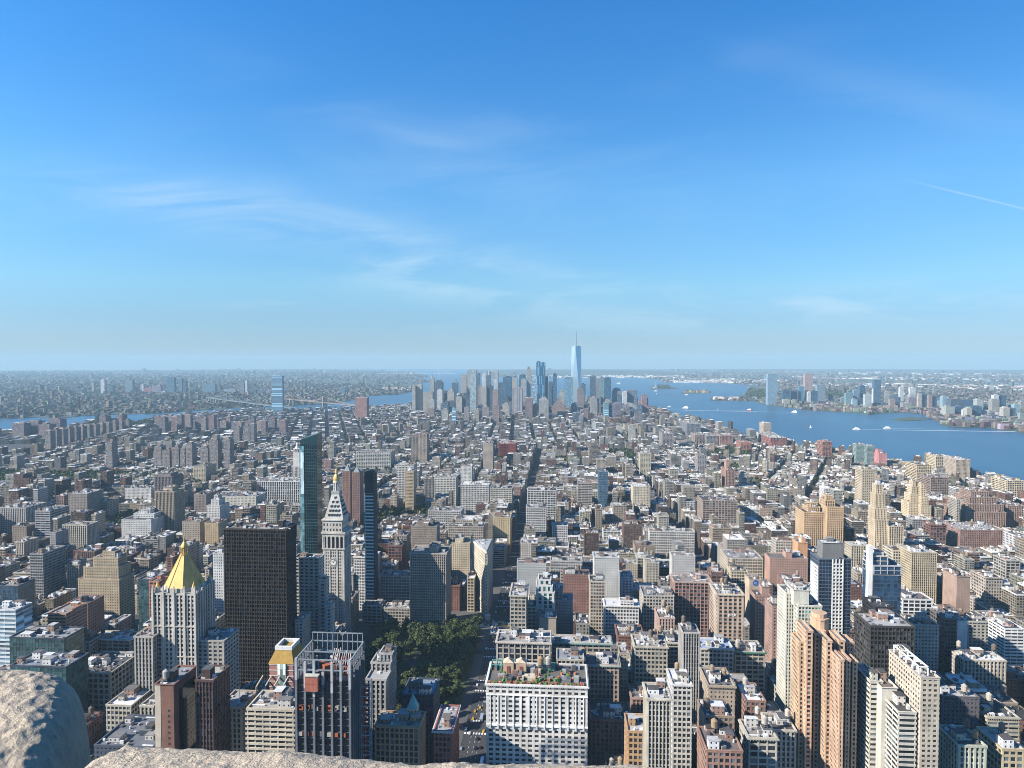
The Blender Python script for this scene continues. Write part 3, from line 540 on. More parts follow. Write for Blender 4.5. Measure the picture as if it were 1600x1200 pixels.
# --- middle distance
h('black office tower with even grid, tallest dark slab left of the clock tower', 350, 447, 826, 640, 24, (2.45, .55, 3.75, 1.1, .7, .45, (.010, .010, .013)), (.052, .042, .036), short='black office slab', vis=1060, roofcol=(.12, .11, .1), mess=1.2, name='office_tower', cat='tower')
h('stone stepped office, topmost block hiding behind the black slab', 459, 499, 871, 690, 14, 'pair', (.46, .45, .43), vis=960, short='stepped stone office top', mess=1.0)
h('stone stepped office, middle shoulder beside the clock tower foot', 499, 509, 905, 682, 10, 'pair', (.46, .45, .43), vis=975, short='stepped stone middle shoulder')
h('stone stepped office, lowest right shoulder below the clock tower', 509, 518, 945, 674, 10, 'pair', (.46, .45, .43), vis=985, short='stepped stone low shoulder')
h('sunlit narrow front wing of the stepped stone office', 461, 474, 968, 655, 20, 'punch', (.52, .49, .43), vis=1000, short='sunlit front wing')
h('dark-brown apartment tower with deep vertical balconies facing the park', 641, 697, 864, 830, 52, (2.6, .9, 3.2, 1.2, 1.0, .55, (.018, .018, .02)), (.40, .355, .30), vis=975, short='dark balconied tower', tiers=[(.5, .75, .2, .8, 7, 'blank')])
h('slim teal glass tower with stacked pale floor bands', 570, 584, 738, 885, 14, (20, .3, 4.4, 1.7, .2, .5, (.03, .10, .12)), (.50, .66, .68), short='slim teal glass tower', vis=945, shiny=True, glass=(.02, .06, .075), name='glass_tower', cat='tower', mess=.3)
h('low white podium under the slim teal glass tower', 566, 596, 946, 850, 30, 'wide', (.46, .46, .45), vis=968, short='white podium')
h('white gridded loft between the slim glass tower and the balconied tower', 594, 640, 900, 905, 36, 'loft', (.48, .46, .42), vis=945, short='white gridded loft', mess=1.8)
h('row of small pale houses fronting the far side of the park', 600, 641, 950, 845, 20, 'loft', (.42, .38, .32), vis=968, short='small pale park houses', mess=1.6)
h('grey penthouse-topped loft with cascading roof behind balconied tower', 643, 682, 822, 985, 40, 'punch', (.30, .25, .21), vis=850, short='cascading-roof loft', tiers=[(.2, .8, .3, .9, 6)])
h('cream corner loft with blank poster wall left of the wedge building', 706, 734, 848, 990, 46, 'punch', (.55, .47, .34), vis=905, short='cream poster-wall loft', tiers=[(.15, .6, .2, .8, 5)])
h('pale low block in the shadows at the foot of the wedge building', 730, 741, 903, 905, 24, 'loft', (.50, .42, .3), vis=935, short='pale low shadow block')
h('light loft behind the wedge building with many roof tanks', 700, 755, 822, 1090, 40, 'loft', (.46, .40, .33), vis=838, short='many-tanked light loft', tanks=3, mess=1.6)
h('large white ribbed office hall left of the tall teal tower', 403, 468, 752, 1560, 60, (4.4, 1.3, 6, .9, .9, .3, (.03, .035, .04)), (.62, .61, .58), vis=783, short='large white ribbed hall')
h('white loft with crane-like roof posts below the ribbed hall', 330, 400, 775, 1430, 50, 'punch', (.58, .56, .50), vis=790, short='white roof-post loft')
h('tan slab tower with vertical cream stripes standing alone at left', 243, 272, 768, 1200, 34, (2.6, .9, 3.2, .9, .8, .1, (.02, .022, .026)), (.44, .37, .28), vis=830, short='lone striped slab tower', tanks=0, tiers=[(.3, .8, .2, .8, 7, 'blank')])
h('dark brown block with pale crown behind the lone striped slab', 241, 269, 744, 1480, 40, 'pier', (.22, .19, .18), vis=765, short='pale-crowned dark block', tiers=[(.15, .85, .1, .9, 6, 'blank')])
h('tan square apartment tower right of the pale-crowned dark block', 302, 321, 728, 1830, 60, 'pair', (.48, .42, .31), vis=752, short='tan square tower', tanks=1)
h('white slab hospital block with even windows left of the striped slab', 195, 236, 763, 1500, 40, 'punch', (.58, .57, .55), vis=778, short='white hospital slab')
h('brown-grey apartment block above the white hospital slab to the left', 107, 136, 771, 1330, 50, 'punch', (.30, .26, .23), vis=790, short='brown-grey apartment block')
h('tan apartment block with penthouse next to the small dark park', 138, 168, 783, 1370, 36, 'pair', (.44, .38, .27), vis=797, short='tan penthouse block', tiers=[(.3, .6, .2, .8, 5)])
h('ribbed office with dark flat roof rim near the left edge', 0, 40, 793, 1150, 50, 'pier', (.42, .40, .38), vis=815, short='dark-rimmed ribbed office', roofcol=(.1, .1, .1))
h('grey banded college building with purple sign at left', 55, 78, 798, 1120, 46, (9, .6, 4.0, 1.8, .3, .5, (.02, .024, .03)), (.36, .36, .37), vis=822, short='grey banded building')
h('cream ribbed apartment slab with dark right side below the small park', 98, 136, 820, 1050, 40, 'pier', (.45, .41, .33), vis=850, short='cream ribbed slab')
h('white curved terrace apartments left of the teal tower with sloping shadow', 323, 343, 790, 1290, 40, 'punch', (.60, .60, .58), vis=812, short='white terrace apartments', tiers=[(.2, .8, .2, .8, 10), (.35, .65, .3, .7, 8)])
h('brown apartment house just left of the white terrace apartments', 303, 322, 772, 1350, 40, 'punch', (.27, .22, .20), vis=800, short='brown apartment house')
h('tan brick apartment house in front of the white terrace apartments', 285, 312, 815, 1130, 34, 'punch', (.40, .34, .27), vis=838, short='tan brick apartment house')
h('yellow-tan apartment house beside the black slab roof line', 320, 341, 817, 1120, 30, 'punch', (.48, .36, .22), vis=838, short='yellow-tan apartment house')
h('white complex of stepped low houses in front of the striped slab', 190, 236, 812, 1160, 60, 'punch', (.60, .60, .58), vis=830, short='white stepped complex', tiers=[(.2, .9, .3, .9, 7), (.4, .7, .4, .8, 6)])
h('white gridded university block with long blue roof shadow', 557, 610, 706, 2080, 60, 'wide', (.56, .55, .50), vis=740, short='white university block')
h('tall brown apartment slab, left of a close pair', 642, 652, 679, 2250, 40, 'pair', (.26, .23, .21), vis=720, short='left brown slab of pair')
h('tall brown apartment slab, right of a close pair', 653, 667, 678, 2210, 40, 'pair', (.38, .31, .25), vis=722, short='right brown slab of pair')
h('tan slender apartment tower standing over the second small park', 633, 646, 736, 1480, 26, (2.6, .6, 3.1, 1.3, .3, .4, (.03, .03, .03)), (.54, .42, .28), vis=784, short='tan slender park tower')
h('red brick tower with grey pyramid roof right of the clock tower, left twin', 535, 547, 736, 1320, 26, 'punch', (.26, .16, .13), vis=775, short='left red pyramid-roofed tower')
h('red brick tower with grey pyramid roof right of the clock tower, right twin', 550, 562, 738, 1300, 26, 'punch', (.24, .145, .12), vis=775, short='right red pyramid-roofed tower')
h('white stepped store building left of the slender park tower', 620, 646, 726, 1620, 40, 'loft', (.56, .54, .50), vis=750, short='white stepped store')
h('white blocky loft with low wings right of the slender park tower', 679, 712, 745, 1560, 40, 'loft', (.62, .60, .54), vis=765, short='white blocky loft')
h('white gridded apartment tower in the centre middle ground', 720, 737, 728, 1640, 30, 'punch', (.56, .56, .53), vis=755, short='white gridded apartment tower')
h('brown stepped apartment tower behind the dark tree square', 755, 770, 692, 2050, 34, 'punch', (.38, .33, .28), vis=733, short='brown stepped tower')
h('deep red cube-like library block among grey roofs', 779, 806, 693, 2330, 60, (3.5, 1.6, 5, .8, 1.0, .1, (.02, .01, .01)), (.30, .07, .055), vis=707, short='deep red library block')
h('cream loft front with cornice left of the wide avenue', 720, 764, 757, 1480, 40, 'loft', (.55, .54, .51), vis=772, short='cream cornice loft front')
h('buff loft with deep arched windows along the wide avenue', 766, 800, 763, 1420, 40, 'loft', (.50, .47, .40), vis=778, short='buff arched avenue loft')
h('pale long ribbed loft in front of the second small park', 669, 720, 798, 1250, 40, 'loft', (.50, .48, .44), vis=815, short='pale long ribbed loft')
h('warm yellow corner block with blank wall left of the avenue', 770, 797, 808, 1180, 36, 'punch', (.54, .44, .27), vis=828, short='warm yellow corner block')
h('wide cream department store under the buff arched loft', 706, 752, 812, 1160, 34, 'loft', (.48, .42, .33), vis=822, short='wide cream department store')
h('square cream loft with deep windows, right side of the avenue', 824, 869, 766, 1290, 30, 'wide', (.56, .55, .51), vis=788, short='square cream avenue loft')
h('cream loft with six bays just in front of the square cream loft', 822, 853, 793, 1180, 30, 'loft', (.52, .51, .48), vis=812, short='six-bay cream loft')
h('curved blue glass tower with diagonal grid facade', 935, 950, 737, 1480, 26, (3, .2, 3.6, .5, .3, .3, (.04, .09, .14)), (.16, .24, .32), vis=788, short='curved blue lattice tower', shiny=True, glass=(.06, .13, .2), name='glass_tower', cat='tower')
h('brown and white balconied apartment slab left of the blue lattice tower', 903, 925, 753, 1420, 30, 'band', (.40, .36, .33), vis=785, short='brown-white balconied slab')
h('cream tan apartment block right of the blue lattice tower', 989, 1016, 760, 1420, 40, 'punch', (.52, .46, .36), vis=785, short='cream tan apartment block')
h('plain tan apartment tower in the village roofs', 1000, 1017, 709, 1980, 34, 'pair', (.48, .43, .33), vis=728, short='plain tan village tower')
h('dark-windowed grey slab beside a bright white side wall', 1090, 1104, 712, 2020, 34, 'pair', (.30, .28, .28), vis=730, short='grey slab with white side')
h('pale triangular flatiron-like block by the river warehouses', 1035, 1053, 678, 2620, 90, 'wide', (.36, .33, .32), vis=693, short='pale river warehouse', group=None)
h('stepped tan tower with flat crown, tallest of the right middle ground', 1367, 1388, 812, 1090, 34, (2.3, 1.1, 3.2, .9, .5, .2, (.02, .022, .026)), (.58, .48, .34), vis=850, short='tallest stepped tan tower', tiers=[(.0, .95, .1, 1, 17), (.1, .8, .2, .9, 22), (.15, .7, .25, .8, 14)])
h('tan shoulder block attached right of the tallest stepped tan tower', 1389, 1412, 822, 1085, 34, 'pier', (.54, .45, .32), vis=850, short='tan shoulder block')
h('tan spire-like stepped tower, left of a matching pair', 1420, 1438, 785, 1400, 30, 'punch', (.58, .47, .32), vis=800, short='left tan stepped tower of pair', tiers=[(.2, .9, .1, .9, 16), (.35, .85, .2, .8, 14), (.5, .8, .3, .7, 10)])
h('tan spire-like stepped tower, right of a matching pair', 1439, 1455, 790, 1390, 30, 'punch', (.58, .47, .32), vis=802, short='right tan stepped tower of pair', tiers=[(.1, .8, .1, .9, 16), (.15, .6, .2, .8, 14), (.2, .5, .3, .7, 10)])
h('peach stepped apartment complex, left block in the sunlit middle ground', 1256, 1291, 800, 1150, 40, 'pier', (.58, .41, .25), vis=817, short='left peach complex', tiers=[(.25, .8, .2, .8, 7), (.4, .7, .3, .7, 6)])
h('peach stepped apartment complex, right block with tall end', 1292, 1318, 792, 1140, 40, 'pier', (.58, .41, .25), vis=817, short='right peach complex', tiers=[(.0, .6, .2, .8, 9), (.1, .5, .3, .7, 7)])
h('tan apartment tower behind the peach complex among low roofs', 1347, 1368, 733, 1500, 34, 'pair', (.50, .42, .31), vis=760, short='tan tower among low roofs')
h('huge brown stepped telephone-like building near the river at right', 1509, 1572, 800, 1400, 80, 'pier', (.34, .24, .19), vis=815, short='huge brown stepped building', tiers=[(.1, 1.0, .1, 1, 14), (.2, .9, .2, .9, 12), (.3, .75, .3, .8, 10)])
h('second huge brown block continuing to the right edge', 1574, 1600, 790, 1420, 80, 'pier', (.33, .23, .18), vis=825, short='right-edge brown block')
h('long brown brick market block below the huge stepped building', 1500, 1570, 828, 1230, 60, (3.0, 1.2, 3.8, 1.2, .5, .3, (.03, .03, .04)), (.32, .2, .16), vis=855, short='long brown market block')
h('cream river warehouse with blocky roof at the right shoreline', 1432, 1456, 726, 1900, 60, 'wide', (.62, .50, .32), vis=745, short='cream river warehouse')
h('cream riverside block with roof mast, nearer the water', 1462, 1487, 713, 2080, 50, 'wide', (.62, .52, .36), vis=720, short='cream mast block')
h('grey-tan riverside block right of the mast block', 1493, 1516, 718, 1980, 60, 'pier', (.46, .38, .30), vis=736, short='grey-tan riverside block')
h('brown brick warehouse inland of the riverside blocks', 1454, 1483, 746, 1720, 60, 'wide', (.33, .24, .19), vis=768, short='brown inland warehouse')
h('yellow-cream pier-front building at the right shoreline', 1574, 1600, 751, 1700, 60, 'wide', (.62, .52, .36), vis=765, short='yellow-cream shoreline building')
h('red freight terminal with pale green roof on the far riverside', 1204, 1230, 684, 2680, 120, 'wide', (.38, .15, .12), vis=697, short='red freight terminal', roofcol=(.36, .46, .42))
h('red warehouse left of the green-roofed freight terminal', 1125, 1145, 681, 2700, 110, 'wide', (.42, .24, .19), vis=695, short='left red warehouse')
h('low salmon warehouse between the red warehouse and freight terminal', 1157, 1174, 691, 2560, 60, 'wide', (.48, .22, .16), vis=698, short='low salmon warehouse')
h('brown double warehouse by the shore, left part', 1086, 1103, 679, 2750, 90, 'wide', (.36, .28, .25), vis=692, short='left shore warehouse')
h('grey double warehouse by the shore, right part', 1104, 1122, 681, 2720, 90, 'wide', (.28, .27, .28), vis=693, short='right shore warehouse')
h('long dark slab warehouse stretching toward the river tip', 1073, 1095, 662, 3100, 160, 'wide', (.26, .27, .30), vis=680, short='long dark slab warehouse')
h('pink stepped villa tower by the river park', 1373, 1386, 708, 2180, 30, 'punch', (.55, .25, .24), vis=722, short='pink stepped villa tower', tiers=[(0, .5, .2, .8, 10)])
h('pale glass riverside tower, left one of the two', 1338, 1352, 694, 2230, 26, 'glass', (.5, .56, .55), shiny=True, glass=(.12, .2, .2), vis=707, short='left pale glass river tower')
h('pale glass riverside tower, right one of the two', 1355, 1367, 697, 2210, 26, 'glass', (.45, .52, .52), shiny=True, glass=(.1, .17, .18), vis=709, short='right pale glass river tower')
h('tan highrise block with flat roof beside the river pier', 1193, 1205, 661, 3050, 60, 'band', (.60, .50, .38), vis=682, short='tan pier-side highrise')
h('white riverside office complex around the tan pier-side highrise', 1187, 1212, 677, 2950, 60, 'wide', (.6, .6, .56), vis=690, short='white riverside office')
h('red brick terraced school with setbacks in the far right village', 1285, 1300, 690, 2420, 50, 'wide', (.42, .21, .17), vis=712, short='red terraced school')
h('brown church-like gabled mass in the right village', 1134, 1148, 734, 1750, 50, 'pier', (.38, .24, .19), vis=760, short='brown gabled mass', tiers=[(.2, .5, .3, .7, 20, 'blank')])
h('long red-brown warehouse with pale bands right of centre', 1098, 1152, 782, 1330, 50, 'wide', (.42, .33, .27), vis=795, short='banded red-brown warehouse')
h('big long beige department store running deep right of the avenue', 1137, 1192, 872, 975, 70, 'loft', (.52, .46, .36), vis=890, short='long beige department store', roofcol=(.2, .19, .2), mess=.7)
h('cream loft with two roof turrets in front of the long department store', 1142, 1168, 892, 905, 32, 'loft', (.58, .50, .36), vis=905, short='turreted cream loft', tanks=2)
h('long cream wall building with round blue wall emblem', 1171, 1190, 905, 850, 30, 'blank', (.46, .37, .28), vis=925, short='blue-emblem wall building')
h('pinkish brick stepped apartments below the peach complex', 1203, 1262, 872, 950, 36, 'punch', (.44, .28, .22), vis=895, short='pinkish stepped apartments', tiers=[(.45, .62, .2, .8, 7, 'blank')])
h('cream gridded loft far right of the long department store', 1212, 1243, 845, 1010, 32, 'loft', (.50, .46, .39), vis=868, short='cream gridded far loft')
h('orange stucco house with chimney-like roof tower', 1247, 1262, 848, 990, 24, 'blank', (.55, .30, .16), vis=868, short='orange stucco house', tiers=[(.5, .9, .2, .8, 5, 'blank')])
h('cream ribbed office left of the open-topped blue tower', 1330, 1357, 852, 960, 32, 'pier', (.50, .44, .33), vis=885, short='cream ribbed office')
h('pale loft group with light cornice right of the arched avenue loft', 808, 853, 880, 870, 34, 'punch', (.48, .49, .48), vis=908, short='pale cornice loft group', mess=1.6)
h('pale grey loft with flat roof along the avenue right side', 860, 908, 876, 920, 32, 'loft', (.46, .45, .43), vis=895, short='pale grey avenue loft', mess=1.4)
h('wide white loft of fine windows in the centre right', 1050, 1086, 868, 930, 30, 'punch', (.52, .51, .49), vis=890, short='fine-windowed white loft', mess=1.4, tanks=2)
h('long low white-roofed row behind the fine-windowed loft', 1015, 1085, 830, 1090, 30, 'loft', (.56, .54, .50), vis=842, short='low white-roofed row', mess=1.5)
h('small white gable house by the avenue, alone in shadow', 814, 830, 848, 1000, 18, 'punch', (.52, .48, .42), vis=862, short='white gable house')

h('silver-white louvred glass building with sloping side at the left edge', -10, 24, 952, 610, 20, (12, .3, 4.0, 1.6, .2, .6, (.10, .14, .17)), (.62, .66, .68), vis=1035, short='silver louvred building', glass=(.12, .18, .22))
h('beige blank-walled base under the white stepped green-glass building', 842, 869, 965, 700, 20, 'blank', 'beige', vis=992, short='blank beige base')
h('bright white stepped building with green glass strips and side terraces', 838, 866, 925, 722, 44, (5.4, 2.4, 4.2, .9, .4, .15, (.02, .07, .065)), 'white', vis=968, short='green-glass stepped building', tiers=[(.0, .9, .12, 1, 6), (.1, .8, .25, .95, 5)])
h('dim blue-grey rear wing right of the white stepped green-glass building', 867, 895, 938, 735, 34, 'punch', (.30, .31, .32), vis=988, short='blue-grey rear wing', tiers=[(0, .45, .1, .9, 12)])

h('cream lower terrace with sunlit left wall stepping down toward the avenue', 824, 838, 948, 716, 66, 'loft', (.62, .58, .50), vis=985, short='cream lower terrace')
# ------------------------------------------------------------------ landmark buildings
def flat_mat(name, col, rough=.5, metal=0.0, spec=.5):
    t = T(name); n = t.noise(.3, 4, t.pos()); t.l(t.mix(t.rng(n, .3, .7, 0, 1), tuple(c*.85 for c in col), tuple(min(.95, c*1.12) for c in col)), t.b.inputs['Base Color'])
    t.b.inputs['Roughness'].default_value = rough; t.b.inputs['Metallic'].default_value = metal; t.b.inputs['Specular IOR Level'].default_value = spec; return t.m
M_GOLD = flat_mat('gold_leaf', (.52, .335, .105), .55, .2)
def prot(px0, px1, yb, D, short): PROT.append((px0-3, px1+3, yb, D)); LAND.append(((px0+px1)/2, yb-60, short))
def clutter(root, x0, x1, y0, y1, z, n, r, cols=((.5, .5, .5), (.2, .2, .2), (.65, .65, .65))):
    g = Geo()
    for i in range(n): g.box(r.uniform(x0, x1), r.uniform(y0, y1), z-.1, z+r.uniform(.8, 3.5), r.uniform(1, 4), r.uniform(1, 4), r.choice(cols))
    tag(obj('roof_equipment', g, M_WALL, root), kind='stuff')
def gold_tower():
    D = 549; x0, x1, y0, y1, H = place(239, 305, 927, D, 32); cx = (x0+x1)/2
    root = thing('gothic_tower', 'pale gothic office tower topped by a tall golden octagonal pyramid and lantern', 'tower', (cx, D+23, 0))
    r = random.Random(3); st = (3.05, 1.25, 3.7, 1.3, .55, .15, (.02, .023, .028)); col = (.47, .44, .39)
    g = Geo(); facade(g, x0, x1, y0, y1, 0, H, col, st)
    for i in range(5):   # strong buttress piers
        x = x0 + i*(x1-x0)/4
        g.box(x, y0-.7, 0, H+3, 1.6, 1.2, col); g.box(x, y0-.5, H+3, H+6, .9, .9, col)
    for z in (H*.62, H*.80): g.box2(x0-1.1, x1+1.1, y0-1.1, y0, z, z+.8, (.4, .37, .32))
    for j in range(8):
        y = y0 + (j+.5)*(y1-y0)/8; g.box(x1+.6, y, 0, H+2, 1.0, 1.3, col)
    obj('walls', g, M_WALL, root)
    b = (x1-x0-st[1])/max(1, round((x1-x0-st[1])/st[0])); nf = round((H-1.1)/st[2])
    c = Geo(); c.box2(x0, x1, y0, y1, 0, H-1.3, col, win=(b, (H-1.1)/nf, .98, .98), glass=st[6]); obj('windows', c, M_FAC, root)
    t = Geo(); t.box2(x0-.5, x1+.5, y0-.5, y1+.5, H-1.3, H, (.35, .34, .32)); obj('roof', t, M_WALL, root)
    pcy = D+16; a = atY(261, 916, pcy); b2 = atY(317, 916, pcy); rad = (b2[0]-a[0])/2*.98; pcx = (a[0]+b2[0])/2
    zb = H - .1; 
    o = Geo(); o.lathe(pcx, pcy, [(rad*1.05, H-.5), (rad*1.05, H+3.5)], 8, (.42, .40, .35), a0=R(22.5)); obj('drum', o, M_WALL, root)
    zt = atY(289, 866, pcy)[2]; ztop = atY(289, 836, pcy)[2]
    p = Geo(); p.lathe(pcx, pcy, [(rad, H+3.4), (rad*.56, H+3.4+(zt-H-3.4)*.55), (rad*.20, zt)], 8, (.8, .62, .25), a0=R(22.5)); py = obj('gold_pyramid', p, M_GOLD, root)
    rb = Geo()
    for k in range(8):
        q = R(22.5+45*k); prev = None
        for (rr, z) in ((rad*1.01, H+3.4), (rad*.57, H+3.4+(zt-H-3.4)*.55), (rad*.21, zt)):
            pt = (pcx+rr*math.cos(q), pcy+rr*math.sin(q), z)
            if prev: rb.tube(prev, pt, .28, (.9, .7, .3), 4)
            prev = pt
    obj('pyramid_rib', rb, M_GOLD, py)
    l = Geo(); hh = ztop-zt
    l.lathe(pcx, pcy, [(3.6, zt-.5), (3.6, zt+.7), (2.0, zt+.7), (2.0, zt+hh*.36), (3.1, zt+hh*.38), (2.7, zt+hh*.46), (1.5, zt+hh*.60), (.7, zt+hh*.66), (.5, zt+hh*.8), (.12, zt+hh)], 10, (.8, .5, .15))
    for k in range(8):
        q = 2*math.pi*k/8; l.tube((pcx+3.0*math.cos(q), pcy+3.0*math.sin(q), zt+.6), (pcx+2.9*math.cos(q), pcy+2.9*math.sin(q), zt+hh*.4), .28, (.8, .5, .15), 5)
    obj('lantern', l, M_GOLD, root)
    for (sx, sy) in ((x0+2.5, y0+2.5), (x1-2.5, y0+2.5), (x1-2.5, y1-3), (x0+2.5, y1-3), (x1-2.5, (y0+y1)/2)):
        s = Geo(); s.box(sx, sy, H-.3, H+4.5, 3.2, 3.2, col); tr = obj('corner_turret', s, M_WALL, root)
        s2 = Geo(); s2.lathe(sx, sy, [(1.6, H+4.5), (.1, H+9.5)], 8, (.8, .6, .2), cap=False); obj('gold_spirelet', s2, M_GOLD, tr)
    foot(x0, x1, y0, y1); prot(239, 333, 1060, D, 'gold-pyramid tower'); LAND[-1] = (289, 930, 'gold-pyramid tower')
gold_tower()
def clock_tower():
    D = 778; x0, x1, y0, y1, H = place(503, 538, 831, D, 27); cx = (x0+x1)/2; cyy = (y0+y1)/2
    root = thing('clock_tower', 'white marble campanile tower with big clock face, steep pyramid roof and gold cupola', 'tower', (cx, cyy, 0))
    col = (.46, .435, .39); W = x1-x0; Dp = y1-y0
    st = (2.1, .85, 3.6, 1.7, .3, .25, (.02, .023, .028)); g = Geo(); za = H-19
    facade(g, x0+1.2, x1-1.2, y0+1.2, y1-1.2, 0, za, col, st)
    for s in (0, 1):   # solid corner strips
        for u in (0, 1):
            X = x0+1 if not s else x1-3.0; Y = y0+.8 if not u else y1-2.8; g.box2(X, X+2.4, Y, Y+2.0, 0, za, col)
    for f in (.33, .66): g.box(x0+W*f, y0+.9, 0, za, 1.5, .9, col); g.box(x1-.9, y0+Dp*f, 0, za, .9, 1.5, col)
    obj('shaft', g, M_WALL, root)
    b = (W-2.4-.85)/round((W-2.4-.85)/2.1); nf = round((za-1.1)/3.6)
    c = Geo(); c.box2(x0+1.2, x1-1.2, y0+1.2, y1-1.2, 0, za-.5, col, win=(b, (za-1.1)/nf, .97, .97)); obj('windows', c, M_FAC, root)
    # arcade storey
    a = Geo(); a.box2(x0+2.2, x1-2.2, y0+2.2, y1-2.2, za-1, H-2, (.10, .10, .11)); n = 5
    a.box2(x0-.2, x1+.2, y0-.2, y1+.2, za-1.4, za, col); a.box2(x0-.9, x1+.9, y0-.9, y1+.9, H-2.6, H-.6, col); a.box2(x0, x1, y0, y1, H-5.5, H-2.6, col)
    for i in range(n+1):
        x = x0+.9 + i*(W-1.8)/n; y = y0+.9 + i*(Dp-1.8)/n
        for yy in (y0+.9, y1-.9): a.box(x, yy, za, H-5.4, 1.5, 1.7, col)
        for xx in (x0+.9, x1-.9): a.box(xx, y, za, H-5.4, 1.7, 1.5, col)
    for i in range(n):  # arch heads
        xa = x0+.9 + i*(W-1.8)/n + .75; xb = x0+.9+(i+1)*(W-1.8)/n - .75; m = (xa+xb)/2; rr = (xb-xa)/2
        for q in range(6):
            t0 = math.pi*q/6; t1 = math.pi*(q+1)/6; z0 = H-5.5-rr
            if True:
                vs = [(m+rr*math.cos(t0), y0+.05, z0+rr*math.sin(t0)), (m+rr*math.cos(t1), y0+.05, z0+rr*math.sin(t1)), (m+rr*math.cos(t1), y0+.05, H-5.4), (m+rr*math.cos(t0), y0+.05, H-5.4)]
                a.poly(vs, [(0, 1, 2, 3)], col)
    obj('arcade', a, M_WALL, root)
    # block above
    H2 = atY(519, 811, D+3)[2]; xa, xb = atY(505, 811, D+3)[0], atY(535, 811, D+3)[0]; ins = xa-x0
    b3 = Geo(); b3.box2(xa, xb, y0+ins, y1-ins, H-1, H2-1.2, col, win=((xb-xa)/6, 6, .45, .5), glass=(.03, .03, .035)); b3.box2(xa-1, xb+1, y0+ins-1, y1-ins+1, H2-1.3, H2, col); b3.box2(xa-.8, xb+.8, y0+ins-.8, y1-ins+.8, H-.7, H+.8, col)
    obj('upper_block', b3, M_FAC, root)
    H3 = atY(519, 770, cyy)[2]; tx = atY(514.5, 770, cyy)[0]; tX = atY(525.5, 770, cyy)[0]; hw = (tX-tx)/2
    pcol = (.43, .42, .39); p = Geo(); bw = (xb-xa)/2; p.frustum(cx-bw, cx+bw, cyy-bw, cyy+bw, H2-.1, cx-hw, cx+hw, cyy-hw, cyy+hw, H3, pcol)
    py = obj('pyramid_roof', p, M_WALL, root)
    for j, cnt in enumerate((5, 4, 3, 2, 1)):   # dormers up each slope
        f = .12 + j*.17; z = H2+(H3-H2)*f; ww = bw+(hw-bw)*f
        for i in range(cnt):
            u = (i-(cnt-1)/2)*(2*ww*.72/max(cnt, 2))
            d = Geo(); d.box(cx+u, cyy-ww+.35, z, z+2.4, 1.7, 1.6, (.06, .06, .07), top=pcol); d.box(cx+u, cyy-ww+.45, z+2.4, z+2.9, 2.2, 2.0, pcol)
            d.box(cx+ww-.35, cyy+u, z, z+2.4, 1.6, 1.7, (.06, .06, .07), top=pcol); d.box(cx-ww+.35, cyy+u, z, z+2.4, 1.6, 1.7, (.06, .06, .07), top=pcol)
            obj('dormer', d, M_WALL, py)
    e = Geo(); e.box(cx, cyy, H3-.2, H3+2.6, hw*2.3, hw*2.3, (.3, .32, .3)); obj('balcony', e, M_WALL, root)
    l = Geo()
    for k in range(8):
        q = 2*math.pi*k/8; l.tube((cx+3.0*math.cos(q), cyy+3.0*math.sin(q), H3+2), (cx+3.0*math.cos(q), cyy+3.0*math.sin(q), H3+13), .5, (.62, .6, .55), 6)
    l.lathe(cx, cyy, [(1.7, H3+2), (1.7, H3+13)], 8, (.4, .38, .34)); l.lathe(cx, cyy, [(3.8, H3+12.5), (3.8, H3+14)], 10, (.62, .6, .55)); obj('lantern', l, M_WALL, root)
    zt = atY(521, 719, cyy)[2]; gg = Geo(); z = H3+14
    gg.lathe(cx, cyy, [(3.4, z), (3.6, z+3), (3.1, z+5.5), (1.9, z+7.6), (1.1, z+8.5), (1.3, z+9), (1.3, z+12.5), (.7, z+13.5), (.45, z+16), (.1, zt)], 12, (.8, .6, .2)); obj('gold_cupola', gg, M_GOLD, root)
    cz = atY(520, 879, D)[2]; ccx = atY(520.5, 879, D)[0]
    k = Geo(); n = 32; yy = y0+.30
    def ring(r0, r1, y, col):
        vs = [];
        for i in range(n): a_ = 2*math.pi*i/n; vs += [(ccx+r0*math.cos(a_), y, cz+r0*math.sin(a_)), (ccx+r1*math.cos(a_), y, cz+r1*math.sin(a_))]
        return vs, [(2*i, 2*i+1, (2*i+3) % (2*n), (2*i+2) % (2*n)) for i in range(n)]
    vs = [(ccx+5.2*math.cos(2*math.pi*i/n), yy+q, cz+5.2*math.sin(2*math.pi*i/n)) for q in (0, 1.0) for i in range(n)]
    k.poly(vs, [tuple(range(n))] + [(i, (i+1) % n, n+(i+1) % n, n+i) for i in range(n)], (.42, .40, .36))
    v, f = ring(3.3, 4.5, yy-.04, None); k.poly(v, f, (.16, .16, .16)); v, f = ring(.05, 3.2, yy-.05, None); k.poly(v, f, (.62, .6, .54))
    ck = obj('clock_face', k, M_WALL, root)
    hd = Geo()
    for ang, ln in ((R(62), 3.0), (R(135), 2.2)): hd.tube((ccx, yy-.15, cz), (ccx+ln*math.cos(ang), yy-.15, cz+ln*math.sin(ang)), .2, (.04, .04, .04), 4)
    obj('clock_hand', hd, M_WALL, ck)
    foot(x0, x1, y0, y1); prot(503, 547, 975, D, 'white clock tower'); LAND[-1] = (520, 840, 'white clock tower')
clock_tower()
